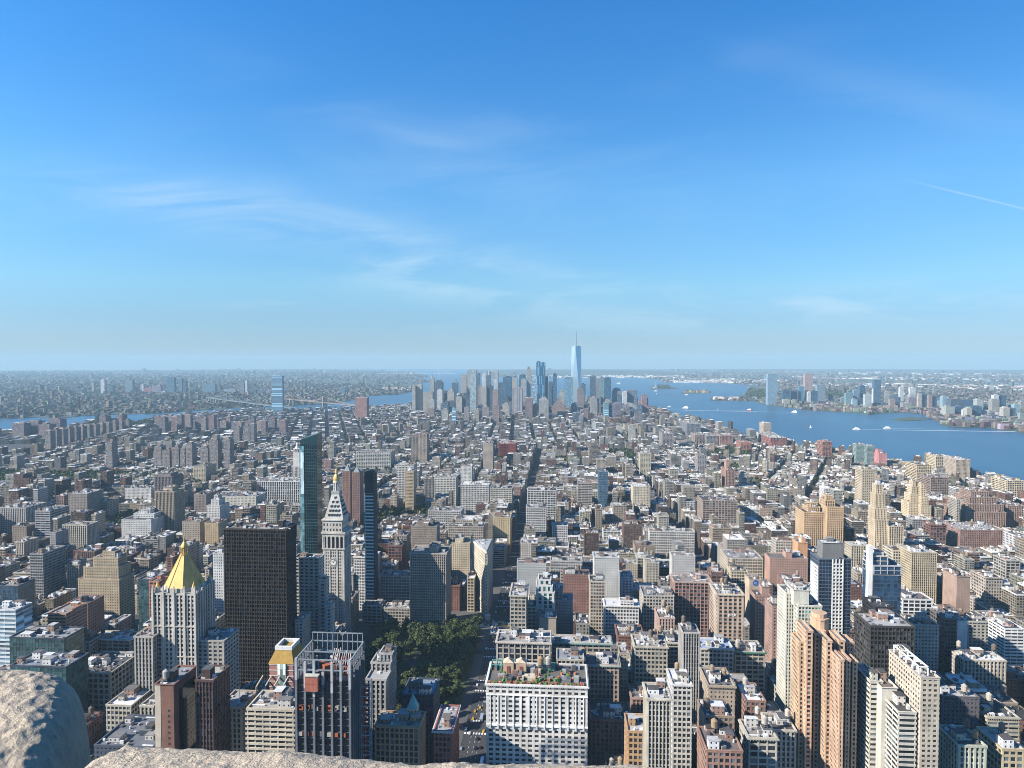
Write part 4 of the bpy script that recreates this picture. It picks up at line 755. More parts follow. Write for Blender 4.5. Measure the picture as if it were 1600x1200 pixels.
def wedge():
    D = 884; p = atY(759.5, 862, D); H = p[2]; bl = atY(740, 843, D+58); br = atY(769.5, 843, D+62)
    root = thing('wedge_building', 'narrow triangular wedge building pointing toward the park, pale limestone with heavy cornice', 'building', (p[0], D+40, 0))
    col = (.50, .45, .36); pts = [(p[0]-1.2, D+.6), (p[0]-.5, D), (p[0]+.7, D), (p[0]+1.3, D+.7), (br[0], D+62), (bl[0], D+58)]
    g = Geo(); wv = Geo()
    def wallseg(a, b):
        L = math.hypot(b[0]-a[0], b[1]-a[1]); rot = math.atan2(b[1]-a[1], b[0]-a[0]); n = max(1, round(L/2.6)); nf = 21; f = (H-2)/nf
        nx, ny = math.sin(rot), -math.cos(rot)
        for i in range(n+1):
            u = i/n; g.box(a[0]+(b[0]-a[0])*u+nx*.1, a[1]+(b[1]-a[1])*u+ny*.1, 0, H-2, 1.15, .7, col, rot=rot)
        for j in range(nf+1):
            th = 1.5 if j not in (4, 17) else 2.4; dd = .55 if j not in (4, 17) else 1.6
            g.box((a[0]+b[0])/2+nx*.1, (a[1]+b[1])/2+ny*.1, j*f, j*f+th, L, dd, col, rot=rot)
        wv.box((a[0]+b[0])/2-nx*.4, (a[1]+b[1])/2-ny*.4, 0, H-2, L, .6, col, win=(L/n, f, .97, .97), rot=rot)
    wallseg(pts[5], pts[0]); wallseg(pts[3], pts[4]); wallseg(pts[4], pts[5]); wallseg(pts[0], pts[3])
    obj('walls', g, M_WALL, root); obj('windows', wv, M_FAC, root)
    def grow(k): 
        cx = sum(q[0] for q in pts)/6; cy_ = sum(q[1] for q in pts)/6
        return [(cx+(x-cx)*(1+k*1.6), cy_+(y-cy_)*(1+k*.5)) for x, y in pts]
    c = Geo(); c.prism(grow(.10), H-2.2, H-.6, (.56, .51, .42), top=(.3, .3, .3)); c.prism(grow(.06), H-.6, H+.3, (.56, .51, .42), top=(.22, .23, .25)); obj('cornice', c, M_WALL, root)
    q = Geo(); q.prism(grow(-.06), H+.2, H+1.2, (.5, .46, .4), top=(.33, .33, .33)); obj('roof', q, M_WALL, root)
    clutter(root, (pts[4][0]+pts[5][0])/2-5, (pts[4][0]+pts[5][0])/2+5, D+34, D+54, H+1.2, 12, random.Random(4))
    e = Geo(); e.box2(p[0]-.5, p[0]+6, D-9, D-1.2, 0, 6, (.5, .46, .36), top=(.55, .5, .38)); obj('prow_annex', e, M_WALL, root)
    foot(bl[0], br[0], D-8, D+62); prot(738, 771, 968, D, 'wedge building'); LAND[-1] = (756, 870, 'wedge building')
wedge()
def frame_tower():
    D = 412; x0, x1, y0, y1, H = place(460, 548, 1031, D, 30)
    root = thing('construction_tower', 'dark glass tower under construction with open steel crown and grey vertical fins', 'tower', ((x0+x1)/2, D+22, 0))
    Hc = H-13; g = Geo(); W = x1-x0; fc = (.13, .14, .16)
    c = Geo(); c.box2(x0+1.4, x1-1.4, y0+1.4, y1-1.4, 0, Hc, (.1, .1, .1), top=(.10, .055, .045), win=(W/12, 4.1, .96, .96), glass=(.014, .020, .032)); obj('glazing', c, M_GLS, root)
    s = Geo()
    for j in range(int(Hc/4.1)+1):
        z = j*4.1; s.box2(x0+1.1, x1-1.1, y0+1.1, y1-1.1, z-.25, z+.15, (.10, .10, .11))
    obj('floor_slabs', s, M_WALL, root)
    for i in range(7):
        f = Geo(); x = x0 + .8 + i*(W-1.6)/6; f.box(x, y0+.7, 0, H-(8 if i == 3 else 0)-((i*5) % 3), 1.25, 1.6, fc); f.box(x, y0+.7, H-13-((i*7) % 5)*2.5, H+.4-((i*5) % 3) - (8 if i == 3 else 0), 1.35, 1.7, (.40, .40, .42)); obj('fin', f, M_WALL, root)
    for j in range(1, 8):
        f = Geo(); y = y0 + j*(y1-y0)/7
        for xx in (x0+.7, x1-.7): f.box(xx, y, 0, H-1, 1.5, 1.1, fc, top=(.4, .4, .42))
        obj('side_fin', f, M_WALL, root)
    k = Geo(); st = (.20, .23, .25)
    for z in (H-.6, H-7): 
        k.box2(x0, x1, y0+.1, y0+.9, z, z+.6, st); k.box2(x0, x1, y1-.9, y1-.1, z, z+.6, st); k.box2(x0+.1, x0+.9, y0, y1, z, z+.6, st); k.box2(x1-.9, x1-.1, y0, y1, z, z+.6, st)
    k.box2(x0+1, x1-1, y0+12, y0+12.6, H-.6, H-.1, st); k.box2(x0+1, x1-1, y1-1.2, y1-.6, H+5, H+5.6, st)
    for i in range(11): k.box(x0+1+i*(W-2)/10, y1-.9, H-8, H+5.6, .35, .35, st)
    obj('steel_crown', k, M_WALL, root)
    r = random.Random(11); d = Geo()
    for i in range(34):
        cc = r.choice([(.3, .09, .045), (.25, .07, .04), (.4, .4, .4), (.15, .15, .16), (.25, .13, .09), (.12, .12, .12)])
        d.box(r.uniform(x0+4, x1-3), r.uniform(y0+5, y1-4), Hc-.1, Hc+r.uniform(1, 5.5), r.uniform(1, 5), r.uniform(1, 4), cc, rot=r.uniform(0, 1))
    for i in range(9): d.tube((x0+W*.45+i*1.6, y0+20, Hc), (x0+W*.5+i*1.3, y0+24, Hc+9+r.uniform(-2, 2)), .35, (.5, .42, .4), 5)
    for z in (H-31, H-32, H-48):   # exposed storeys with bare orange stock
        for i in range(7): d.box(x0+3+i*W*.13+r.uniform(-1, 1), y0+1.0, z, z+2.4, r.uniform(1, 3.4), 1.2, r.choice([(.35, .09, .03), (.35, .32, .27), (.1, .1, .1), (.2, .06, .03)]))
    tag(obj('deck_materials', d, M_WALL, root), kind='stuff')
    b = Geo(); bx = atY(489, 1064, D-1)[0]; zt = atY(489, 1054, D)[2]; zb = atY(489, 1077, D)[2]
    b.box2(bx-4.2, bx+3.6, y0-3.2, y0-.2, zb, zt, (.34, .12, .08), top=(.3, .3, .28)); b.box2(bx-4.3, bx+3.7, y0-3.3, y0-.1, (zb+zt)/2-.2, (zb+zt)/2+.1, (.3, .08, .05)); b.box2(bx-4.6, bx+4.0, y0-3.5, y0-.1, zt, zt+.7, (.42, .42, .36))
    obj('red_loading_platform', b, M_WALL, root, bottom=True)
    foot(x0, x1, y0, y1); prot(459, 571, 1190, D, 'construction tower'); LAND[-1] = (505, 1040, 'construction tower')
    # hoist mast on its own foundation
    hx0 = x1+2.6; hx1 = hx0+5.6; hy = y0+14; Ht = atY(570, 1062, hy)[2]
    hr = thing('construction_hoist', 'red and blue steel hoist mast climbing the right side of the construction tower', 'hoist', ((hx0+hx1)/2, hy, 0))
    m = Geo(); 
    for xx in (hx0, hx1):
        for yy in (hy-2, hy+2): m.box(xx, yy, 0, Ht, .4, .4, (.22, .3, .36))
    z = 2
    while z < Ht: m.box2(hx0, hx1, hy-2.15, hy-1.9, z, z+.4, (.3, .38, .42)); m.box2(hx0, hx1, hy+1.9, hy+2.15, z, z+.35, (.3, .38, .42)); m.box2(hx1-.1, hx1+.15, hy-2, hy+2, z, z+.35, (.3, .38, .42)); z += 6.2
    obj('mast_frame', m, M_WALL, hr)
    e = Geo(); z = 2; s_ = 1
    while z < Ht-3:
        e.tube((hx0+2.4+s_*1.4, hy-1.7, z), (hx0+2.8-s_*1.4, hy-1.7, z+3.1), .36, (.36, .03, .03), 4); e.box2(hx0+1.2, hx1-1.0, hy-1.6, hy+1.6, z-.2, z, (.2, .03, .03)); z += 3.1; s_ = -s_
    obj('lattice_bracing', e, M_WALL, hr); foot(hx0, hx1, hy-3, hy+3)
frame_tower()
def mansard():
    D = 476; x0, x1, y0, y1, H = place(421, 458, 1037, D, 22); root = thing('mansard_tower', 'brick and glass tower crowned by a small gold mansard roof beside the construction tower', 'building', ((x0+x1)/2, D+11, 0))
    g = Geo(); c = (.33, .16, .14); W = x1-x0
    for j in range(int(H/4)): g.box2(x0-.3, x1+.3, y0-.3, y1+.3, H-4*j-1.0, H-4*j-.5, (.5, .46, .4))
    g.box2(x0, x0+W*.36, y0, y1, 0, H, c); g.box2(x0+W*.70, x1, y0, y1, 0, H, c); obj('walls', g, M_WALL, root)
    k = Geo(); k.box2(x0+W*.36, x0+W*.70, y0-.9, y1, 0, H, c, win=(1.9, 4, .9, .93), glass=(.16, .26, .25)); obj('bay_window', k, M_FAC, root)
    zt = atY(440, 1019, D)[2]; m = Geo(); m.frustum(x0-.6, x1+.6, y0-.6, y1+.6, H, x0+3, x1-2.6, y0+4, y1-3.5, zt, (.30, .19, .05)); obj('mansard_roof', m, M_WALL, root)
    f = Geo(); a, b, cc, d = x0+3, x1-2.6, y0+4, y1-3.5; w = (.6, .6, .59); f.box2(a-.4, b+.4, cc-.4, cc+1, zt-.1, zt+2.6, w); f.box2(a-.4, b+.4, d-1, d+.4, zt-.1, zt+2.6, w); f.box2(a-.4, a+1, cc+1, d-1, zt-.1, zt+2.6, w); f.box2(b-1, b+.4, cc+1, d-1, zt-.1, zt+2.6, w); obj('roof_frame', f, M_WALL, root)
    foot(x0, x1, y0, y1); prot(420, 458, 1085, D, 'gold-mansard tower')
    # lower rooftop arches in front
    for i in range(4):
        x = x0 - 6 + i*6.2; a_ = Geo(); a_.tube((x, y0-8, H-26), (x, y0-8, H-13), .6, (.45, .4, .32)); a_.tube((x, y0-8, H-13), (x+1.2, y0-.2, H-9), .6, (.45, .4, .32)); obj('roof_buttress', a_, M_WALL, root)
mansard()
def teal_tower():
    D = 850; xl = atY(469, 687, D); xr = atY(498, 677, D+6); x0, x1 = xl[0], xr[0]; zl, zr = xl[2], xr[2]; dep = 18
    root = thing('glass_tower', 'tall dark teal glass tower with slanted top left of the clock tower', 'tower', ((x0+x1)/2, D+12, 0))
    g = Geo(); xm = x0+4.5; g.box2(x0, x1, D, D+dep, 0, zl-6, (.1, .1, .1), win=(3.0, 4.0, .97, .95), glass=(.006, .022, .028)); obj('glazing', g, M_GLS, root)
    t = Geo(); vs = [(x0, D, zl-6), (x1, D, zl-6), (x1, D+dep, zl-6), (x0, D+dep, zl-6), (x0, D, zl), (x1, D, zr), (x1, D+dep, zr+2), (x0, D+dep, zl+1)]
    t.poly(vs, [FACE['F'], FACE['R'], FACE['B'], FACE['L']], (.02, .06, .07)); t.poly(vs, [FACE['T']], (.12, .2, .14)); obj('slanted_crown', t, flat_mat('crown_glass', (.02, .06, .07), .12, .4, .9), root)
    m = Geo()
    for i in range(10): m.box(x0+i*(x1-x0)/9, D-.1, 0, zl-6, .18, .3, (.05, .12, .13))
    for j in range(int((zl-6)/4)): m.box2(x0-.1, x1+.1, D-.12, D, j*4, j*4+.5, (.03, .08, .09)); m.box2(x1, x1+.12, D, D+dep, j*4, j*4+.5, (.03, .07, .08)); m.box2(x0-.12, x0, D, D+dep, j*4, j*4+.4, (.2, .3, .3))
    obj('mullions', m, M_WALL, root)
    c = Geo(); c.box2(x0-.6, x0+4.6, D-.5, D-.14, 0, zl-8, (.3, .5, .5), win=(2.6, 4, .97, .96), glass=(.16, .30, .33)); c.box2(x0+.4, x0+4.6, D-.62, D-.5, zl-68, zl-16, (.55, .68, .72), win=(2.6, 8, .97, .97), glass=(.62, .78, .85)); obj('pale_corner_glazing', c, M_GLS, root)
    foot(x0, x1, D, D+dep); prot(468, 507, 860, D, 'slanted teal tower'); LAND[-1] = (488, 720, 'slanted teal tower')
teal_tower()
def lantern_tower():   # stone tower with colonnaded lantern behind the teal tower
    D = 1640; a = atY(456, 728, D); b = atY(469, 728, D); x0, x1, H = a[0], b[0], a[2]; W = x1-x0; cx = (x0+x1)/2; cyy = D+W/2; col = (.52, .50, .46)
    root = thing('stone_tower', 'pale stone tower with colonnaded lantern left of the slanted teal tower', 'tower', (cx, cyy, 0))
    g = Geo(); facade(g, x0, x1, D, D+W, 0, H, col, STY['pier']); obj('walls', g, M_WALL, root); c = Geo(); c.box2(x0, x1, D, D+W, 0, H-1, col, win=(3, 3.6, .97, .97)); obj('windows', c, M_FAC, root)
    l = Geo(); z2 = atY(462, 702, D)[2]; l.box2(x0+2.5, x1-2.5, D+2.5, D+W-2.5, H-1, z2-8, col)
    for i in range(5):
        for yy in (D+3, D+W-3): l.box(x0+3+i*(W-6)/4, yy, z2-8, z2, 1.0, 1.0, col)
    l.box(cx, cyy, z2-8, z2, W*.4, W*.4, (.2, .2, .2)); l.box(cx, cyy, z2, z2+1.5, W-4, W-4, col); l.lathe(cx, cyy, [(W*.3, z2+1.5), (W*.18, z2+7), (W*.16, z2+12), (.4, z2+16)], 10, col); obj('lantern', l, M_WALL, root)
    foot(x0, x1, D, D+W); prot(455, 470, 745, D, 'pale lantern tower')
lantern_tower()
def spire_brick():
    D = 452; a = atY(636, 1088, D+6); b = atY(651, 1088, D+6); z = atY(643, 1107, D+6)[2]; zt = atY(643, 1083, D+10)[2]; x0, x1 = a[0], b[0]; W = x1-x0
    root = thing('turret', 'small buff turret with green copper spire on the ornate crenellated loft', 'turret', ((x0+x1)/2, D+6+W/2, 0))
    g = Geo(); H0 = 330-.533*446-3; g.box2(x0, x1, D+6, D+6+W, H0-2, z-1, (.5, .38, .24), win=(W/3, 9, .35, .7)); obj('shaft', g, M_FAC, root, bottom=True)
    g = Geo(); g.box2(x0-.4, x1+.4, D+5.6, D+6.4+W, z-1.2, z-.4, (.5, .4, .28)); obj('ledge', g, M_WALL, root)
    c = Geo(); c.frustum(x0-.2, x1+.2, D+5.8, D+6.2+W, z-.4, (x0+x1)/2-.1, (x0+x1)/2+.1, D+6+W/2-.1, D+6+W/2+.1, zt, (.16, .34, .32)); obj('spire', c, M_WALL, root)
spire_brick()
def one_wtc():
    D = 4600; a = atY(892.8, 600, D); b = atY(908.2, 600, D); x0, x1 = a[0], b[0]; s = (x1-x0)/2; cx = (x0+x1)/2; cyy = D+s; H = atY(900, 541.5, D+s)[2]; zt = atY(900, 515, cyy)[2]
    root = thing('skyscraper', 'tallest tapering glass skyscraper with bright mirrored facets and a mast on top', 'skyscraper', (cx, cyy, -3))
    z0 = 60; base = [(-s, -s), (s, -s), (s, s), (-s, s)]; q = s*.98; top = [(0, -q), (q, 0), (0, q), (-q, 0)]
    def rotp(p, a=R(-12)): return (cx+p[0]*math.cos(a)-p[1]*math.sin(a), cyy+p[0]*math.sin(a)+p[1]*math.cos(a))
    B = [rotp(p) for p in base]; Tp = [rotp(p) for p in top]
    vs = [(x, y, z0) for x, y in B] + [(x, y, H) for x, y in Tp]
    g = Geo(); g.poly(vs, [(0, 1, 4), (1, 5, 4), (1, 2, 5), (2, 6, 5), (2, 3, 6), (3, 7, 6), (3, 0, 7), (0, 4, 7), (4, 5, 6, 7)], (.42, .60, .74)); obj('faceted_shaft', g, flat_mat('mirror_glass', (.42, .56, .66), .25, .6, .8), root)
    g = Geo(); g.prism(B, -3, z0, (.35, .45, .5)); obj('base', g, M_METAL, root)
    g = Geo(); g.lathe(cx, cyy, [(q*.72, H), (q*.72, H+5)], 16, (.25, .3, .33)); obj('ring', g, M_WALL, root)
    g = Geo(); g.lathe(cx, cyy, [(3.0, H), (2.2, H+40), (1.6, H+80), (.6, zt)], 8, (.25, .27, .3)); obj('mast', g, M_WALL, root)
    foot(x0, x1, D, D+2*s); prot(892, 909, 620, D, 'tallest glass skyscraper')
one_wtc()
def emblem():
    D = 850; a = atY(1181, 911, D); g = Geo(); n = 24; y = D-.25
    g.poly([(a[0]+3.6*math.cos(2*math.pi*i/n), y, a[2]+3.6*math.sin(2*math.pi*i/n)) for i in range(n)], [tuple(range(n))], (.03, .08, .28))
    for (u, v, w_, h_) in ((-1, .8, 1.7, .8), (.9, .3, 1.6, .7), (-.3, -.9, 2.2, .7), (1.0, -1.7, .9, .6), (-1.5, -.1, .8, 1.1)): g.box2(a[0]+u-w_/2, a[0]+u+w_/2, y-.08, y-.02, a[2]+v-h_/2, a[2]+v+h_/2, (.25, .35, .55))
    par = [o for o in bpy.data.objects if o.get('label', '').startswith('long cream wall building')][0]; obj('blue_emblem', g, M_WALL, par)
    par = [o for o in bpy.data.objects if o.get('label', '').startswith('cream corner loft with blank poster')][0]
    x1 = atY(734, 848, 990)[0]; g = Geo(); g.box2(x1+.36, x1+.6, 996, 1018, 42, 76, (.10, .20, .14)); g.box2(x1+.6, x1+.7, 1000, 1013, 58, 72, (.3, .3, .08)); obj('wall_poster', g, M_WALL, par)
    par = [o for o in bpy.data.objects if o.get('label', '').startswith('grand cream loft tower')][0]
    D = 725; a = atY(1137, 959, D); cu = bpy.data.curves.new('sign_text', 'FONT'); cu.body = 'pick'; cu.size = 5.2; cu.extrude = .1
    so_ = bpy.data.objects.new('sign_text', cu); ROOT.objects.link(so_); dg = bpy.context.evaluated_depsgraph_get(); me = bpy.data.meshes.new_from_object(so_.evaluated_get(dg)); bpy.data.objects.remove(so_)
    t = Geo(); o = bpy.data.objects.new('wall_sign', me); ROOT.objects.link(o); me.materials.clear(); me.materials.append(flat_mat('sign_white', (.8, .8, .8)))
    o.parent = par; og = par['_o']; o.rotation_euler = (math.pi/2, 0, 0); o.location = (a[0]-og[0], D-.9-og[1], a[2]-2.2-og[2])
emblem()
def arched_top():   # bright roof-garden on the white block: planters, teal pergola, brick pavilions, tanks
    par = [o for o in bpy.data.objects if o.get('label', '').startswith('bright white hotel-like')][0]
    x0, x1, y0, y1, H = place(760, 918, 1070, 512, 37.7); z = H-1.1; r = random.Random(5)
    g = Geo()
    for i in range(150): g.box(r.uniform(x0+1.5, x1-1.5), y0+r.uniform(1.2, 4.0), z, z+r.uniform(.8, 2.2), r.uniform(.5, 1.6), r.uniform(.5, 1.5), r.choice([(.08, .16, .05), (.25, .07, .05), (.12, .2, .06), (.35, .16, .08), (.3, .1, .06)]), rot=r.uniform(0, 1.5))
    for i in range(60): g.box(r.uniform(x0+3, x1-3), r.uniform(y0+5, y0+26), z, z+r.uniform(.8, 3), r.uniform(.8, 2.4), r.uniform(.8, 2), r.choice([(.06, .13, .04), (.1, .2, .05), (.3, .12, .07)]), rot=r.uniform(0, 1.5))
    tag(obj('roof_garden', g, M_LEAF, par), kind='stuff')
    t = Geo(); tc = (.10, .26, .23)
    for i in range(5): t.box2(x0+1+i*4, x0+1.5+i*4, y0+24, y1-3, z, z+4.5, tc)
    t.box2(x0+1, x0+20, y0+24, y0+24.5, z+4.3, z+4.9, tc); t.box2(x0+1, x0+20, y1-5, y1-4.4, z+4.3, z+4.9, tc); t.box2(x1-34, x1-24, y0+26, y0+34, z, z+3.6, tc); obj('teal_pergola', t, M_WALL, par)
    for u in (.20, .33):
        b = Geo(); X = x0+(x1-x0)*u; b.box(X, y0+24, z, z+8, 8, 7, (.42, .3, .22), top=(.5, .45, .4)); b.box(X, y0+20.4, z, z+5.5, 2.4, .5, (.2, .06, .04)); b.frustum(X-4.2, X+4.2, y0+20.3, y0+27.7, z+8, X-.5, X+.5, y0+22, y0+26, z+10.5, (.5, .4, .3)); obj('brick_pavilion', b, M_WALL, par)
    for u in (.53, .61): tank(par, x0+(x1-x0)*u, y0+26, z+2, 1.15, r)
    m = Geo()
    for i in range(46): m.box(r.uniform(x0+4, x1-4), r.uniform(y0+8, y1-4), z, z+r.uniform(1, 4), r.uniform(1.5, 7), r.uniform(1.5, 6), r.choice([(.15, .16, .17), (.3, .3, .3), (.08, .08, .09), (.5, .45, .35), (.2, .12, .1)]))
    tag(obj('roof_equipment', m, M_WALL, par), kind='stuff')
    gr = Geo(); gr.box2(x0-.3, x1+.3, y0-.9, y0, H-8.5, H-7.8, (.7, .7, .69)); gr.box2(x0-.3, x1+.3, y0-1.3, y0, H-31.5, H-30.3, (.7, .7, .69))
    n = 13
    for i in range(n): gr.box(x0+(i+.5)*(x1-x0)/n, y0-.5, H-30.3, H-8.5, .9, .7, (.7, .7, .69)); gr.box(x0+(i+.5)*(x1-x0)/n, y0-.9, H-33, H-30, 1.2, 1.6, (.6, .6, .58))
    obj('string_courses', gr, M_WALL, par)
arched_top()
def poles():
    for (lab, px, y0_, y1_, D) in (('thin flagpole on the tan ribbed building', 374, 1072, 1102, 460), ('thin flagpole on the lower left wing of the pyramid tower', 217, 976, 993, 548)):
        a = atY(px, y0_, D); b = atY(px, y1_, D); r_ = [o for o in bpy.data.objects if o.get('label', '').startswith('tan stone building' if px > 300 else 'lower ribbed left wing')][0]
        g = Geo(); g.tube((a[0], D, b[2]-2), a, .14, (.7, .7, .7)); obj('flagpole', g, M_WALL, r_)
poles()
def brick_strip():
    par = [o for o in bpy.data.objects if o.get('label', '').startswith('tall red-brown brick tower')][0]; x0, x1, y0, y1, H = place(242, 271, 1069, 425, 28)
    g = Geo(); g.box2(x0-.15, x0+(x1-x0)*.3, y0-.15, y0+.2, 0, H-.6, (.46, .40, .32)); g.box2(x0-.15, x0+.1, y0+.2, y1, 0, H-.6, (.46, .40, .32)); obj('cream_strip', g, M_WALL, par)
    w_ = Geo()
    for j in range(int(H/3.6)-2): w_.box2(x0+(x1-x0)*.68, x0+(x1-x0)*.68+1.5, y0-.04, y0+.1, H-9-j*3.6-9, H-7.4-j*3.6-9, (.03, .03, .035))
    tag(obj('windows', w_, M_FAC, par), kind='stuff')
    gl = Geo(); gl.box2(x1-.1, x1+.25, y0+6, y1-2, 0, H-6, (.05, .04, .04), win=(3.1, 3.6, .93, .9), glass=(.02, .02, .025)); obj('side_glazing', gl, M_GLS, par)
brick_strip()
def glass_tower_cap():
    par = [o for o in bpy.data.objects if o.get('label', '').startswith('slim teal glass tower')][0]
    x0, x1, y0, y1, H = place(570, 584, 738, 885, 14)
    g = Geo(); g.box2(x0-.3, x1+.3, y0-1.4, y1+.3, H-27, H, (.03, .03, .04)); g.box2(x1-.2, x1+.9, y0-1.2, y1+.5, 0, H-26, (.03, .03, .04)); obj('black_crown_and_side', g, M_WALL, par)
glass_tower_cap()
def peach_core():
    par = thing('apartment_tower', 'tall peach brick apartment tower of clustered ribbed shafts with round penthouse', 'tower', (atY(1295, 1000, 475)[0], 475, 0)); r = random.Random(91); st = (2.2, .95, 3.05, 1.15, .35, .25, (.025, .024, .026))
    for (a, b, y, D, dp) in ((1249, 1259, 1002, 474, 15), (1260, 1272, 985, 470, 19), (1273, 1283, 990, 477, 15), (1284, 1291, 985, 483, 14), (1291, 1302, 1001, 466, 18), (1303, 1311, 1004, 473, 14), (1311, 1322, 1000, 469, 18), (1323, 1336, 1003, 476, 13), (1312, 1321, 1030, 452, 16), (1322, 1331, 1030, 455, 20), (1332, 1342, 1033, 459, 18)):
        x0, x1, y0, y1, H = place(a, b, y, D, dp); block(par, x0, x1-.9, y0, y1, 0, H, vary(C['peach'], .05, r), st, r, mess=.6, roofcol=(.25, .24, .22))
    foot(atY(1249, 1000, 470)[0], atY(1342, 1030, 459)[0], 452, 506); prot(1249, 1342, 1190, 470, 'peach tower'); LAND[-1] = (1290, 1010, 'peach tower')
    D = 478; a = atY(1276, 966, D); b = atY(1305, 966, D); cx = (a[0]+b[0])/2; rad = (b[0]-a[0])/2; H = a[2]
    g = Geo(); z = 0
    g.lathe(cx, D+rad+6, [(rad, z), (rad, H-4), (rad*1.06, H-4), (rad*1.06, H-3), (rad*.82, H-3), (rad*.82, H)], 14, C['peach']); obj('round_penthouse', g, M_WALL, par)
    par = [o for o in bpy.data.objects if o.get('label', '').startswith('long beige apartment slab')][0]
    x0, x1, y0, y1, H = place(1439, 1468, 1058, 430, 40.3); g = Geo(); w = (.68, .68, .68)
    for i in range(5):
        y = y0+4+i*(y1-y0-8)/4
        for xx in (x0+1, x0+6): g.box(xx, y, H-1, H+4.5, .7, .7, w)
        g.box2(x0+.6, x0+6.4, y-.35, y+.35, H+4, H+4.7, w)
    for xx in (x0+1, x0+6): g.box2(xx-.35, xx+.35, y0+4, y1-4, H+4.02, H+4.72, w)
    obj('roof_frame', g, M_WALL, par)
peach_core()

def twin_roofs():
    for st in ('red brick tower with grey pyramid roof right of the clock tower, left', 'red brick tower with grey pyramid roof right of the clock tower, right'):
        par = [o for o in bpy.data.objects if o.get('label', '').startswith(st)][0]; a = (535, 547, 736, 1320) if 'left' in st[-6:] else (550, 562, 738, 1300)
        x0, x1, y0, y1, H = place(a[0], a[1], a[2], a[3], 16); g = Geo(); w = x1-x0; g.frustum(x0+w*.1, x1-w*.1, y0+2, y0+w*.8+2, H-.5, (x0+x1)/2-.2, (x0+x1)/2+.2, y0+w*.4+1.8, y0+w*.4+2.2, H+w*.75, (.2, .24, .25)); obj('pyramid_roof', g, M_WALL, par)
twin_roofs()

def tower_trim():
    def get(p): return [o for o in bpy.data.objects if o.get('label', '').startswith(p)][0]
    par = get('dark blue glass tower with one white'); x0, x1, y0, y1, H = place(1280, 1330, 873, 680, 23.4); W = x1-x0; a, b = x0+W*.42, x0+W*.74; g = Geo(); w = (.62, .62, .6)
    n = 3; cw = (b-a)/n
    for i in range(n+1): g.box(a+i*cw, y0-.5, 0, H-.2, .9, 1.0, w)
    for j in range(int(H/3.4)): g.box2(a, b, y0-.9, y0, j*3.4, j*3.4+1.3, w)
    obj('white_stripe', g, M_WALL, par)
    g = Geo(); g.box2(x0-.5, x0+.6, y0+2, y1-2, 0, H-8, w, win=(3, 3.4, .5, .5)); obj('white_side_bay', g, M_FAC, par)
    par = get('blue-glass tower still open-framed'); p = atY(1357.5, 853, 640); q = atY(1364.5, 853, 640); g = Geo(); g.box2(p[0], q[0]-.1, 640, 645, 0, p[2], (.74, .73, .70)); obj('white_edge_slab', g, M_WALL, par)
tower_trim()
# ------------------------------------------------------------------ far skylines (each tower a thing)
AUTO = []   # (object, px, py, descriptor, group)
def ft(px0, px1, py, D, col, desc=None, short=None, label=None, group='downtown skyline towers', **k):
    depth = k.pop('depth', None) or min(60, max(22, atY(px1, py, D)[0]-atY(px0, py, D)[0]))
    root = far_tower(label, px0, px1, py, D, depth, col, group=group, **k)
    if not label: AUTO.append((root, (px0+px1)/2, py, desc, short))
    if short: LAND.append(((px0+px1)/2, py+6, short))
BG = dict(glass=(.04, .10, .16)); GW = (200, 4, .99, .7)
# downtown, left to right
ft(644, 649, 603, 4300, 'stone', 'narrow pale slab', depth=30); ft(650, 659, 602, 4320, 'cream', 'tan slab', short='far-left twin slabs')
ft(661, 676, 613, 4250, 'beige', 'wide tan office slab'); ft(672, 678, 591, 4700, 'stone', 'slender tan tower', crown='spire'); ft(679, 691, 597, 4950, 'slate', 'dark blue stepped tower', tiers=[(.2, .8, .2, .8, 14)])
ft(683, 691, 609, 4450, 'white', 'white sunlit block'); ft(692, 699, 611, 4500, 'slate', 'grey blue block'); ft(699, 709, 612, 4400, 'cream', 'cream tapering tower', tiers=[(.2, .8, .2, .8, 14), (.35, .65, .3, .7, 10)])
ft(706, 715, 598, 4900, 'slate', 'dark tower with tapered crown', crown='pyramid', glass=(.03, .07, .12)); ft(712, 722, 620, 4150, 'cream', 'cream courthouse tower', tiers=[(.2, .8, .2, .8, 10)], crown='dome'); ft(722, 731, 618, 4160, 'slate', 'dark municipal block', tiers=[(.3, .7, .3, .7, 16)])
ft(720, 729, 586, 5000, 'stone', 'tan flat-topped tower'); ft(730, 734, 579, 4950, 'stone', 'grey slender tower'); ft(734, 744, 578, 4250, (.38, .42, .44), 'rippled silver tower', short='rippled silver tower', glass=(.1, .16, .2), win=(3, 3.4, .7, .6)); ft(745, 750, 584, 4900, 'slate', 'blue tower', **BG)
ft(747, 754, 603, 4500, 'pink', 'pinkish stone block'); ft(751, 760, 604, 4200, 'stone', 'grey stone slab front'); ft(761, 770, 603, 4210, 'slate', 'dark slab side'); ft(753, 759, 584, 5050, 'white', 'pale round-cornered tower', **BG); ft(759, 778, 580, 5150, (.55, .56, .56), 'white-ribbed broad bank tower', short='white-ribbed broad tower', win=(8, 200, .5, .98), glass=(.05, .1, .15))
ft(760, 766, 587, 4900, 'slate', 'blue-black narrow tower', **BG); ft(770, 778, 610, 4180, 'pink', 'brown tower with lit crown', tiers=[(.3, .7, .3, .7, 8)]); ft(769, 780, 634, 3550, (.34, .24, .21), 'brown brick housing tower', short='brown brick housing tower')
ft(779, 785, 598, 4800, 'slate', 'slate blue tower'); ft(786, 799, 589, 5100, 'blue', 'dark blue square tower', short='dark blue square tower', **BG); ft(800, 808, 594, 4450, 'cream', 'cream gothic tower with green spire', tiers=[(.2, .8, .2, .8, 16), (.32, .68, .3, .7, 10)], crown='pyramid', short='cream gothic tower')
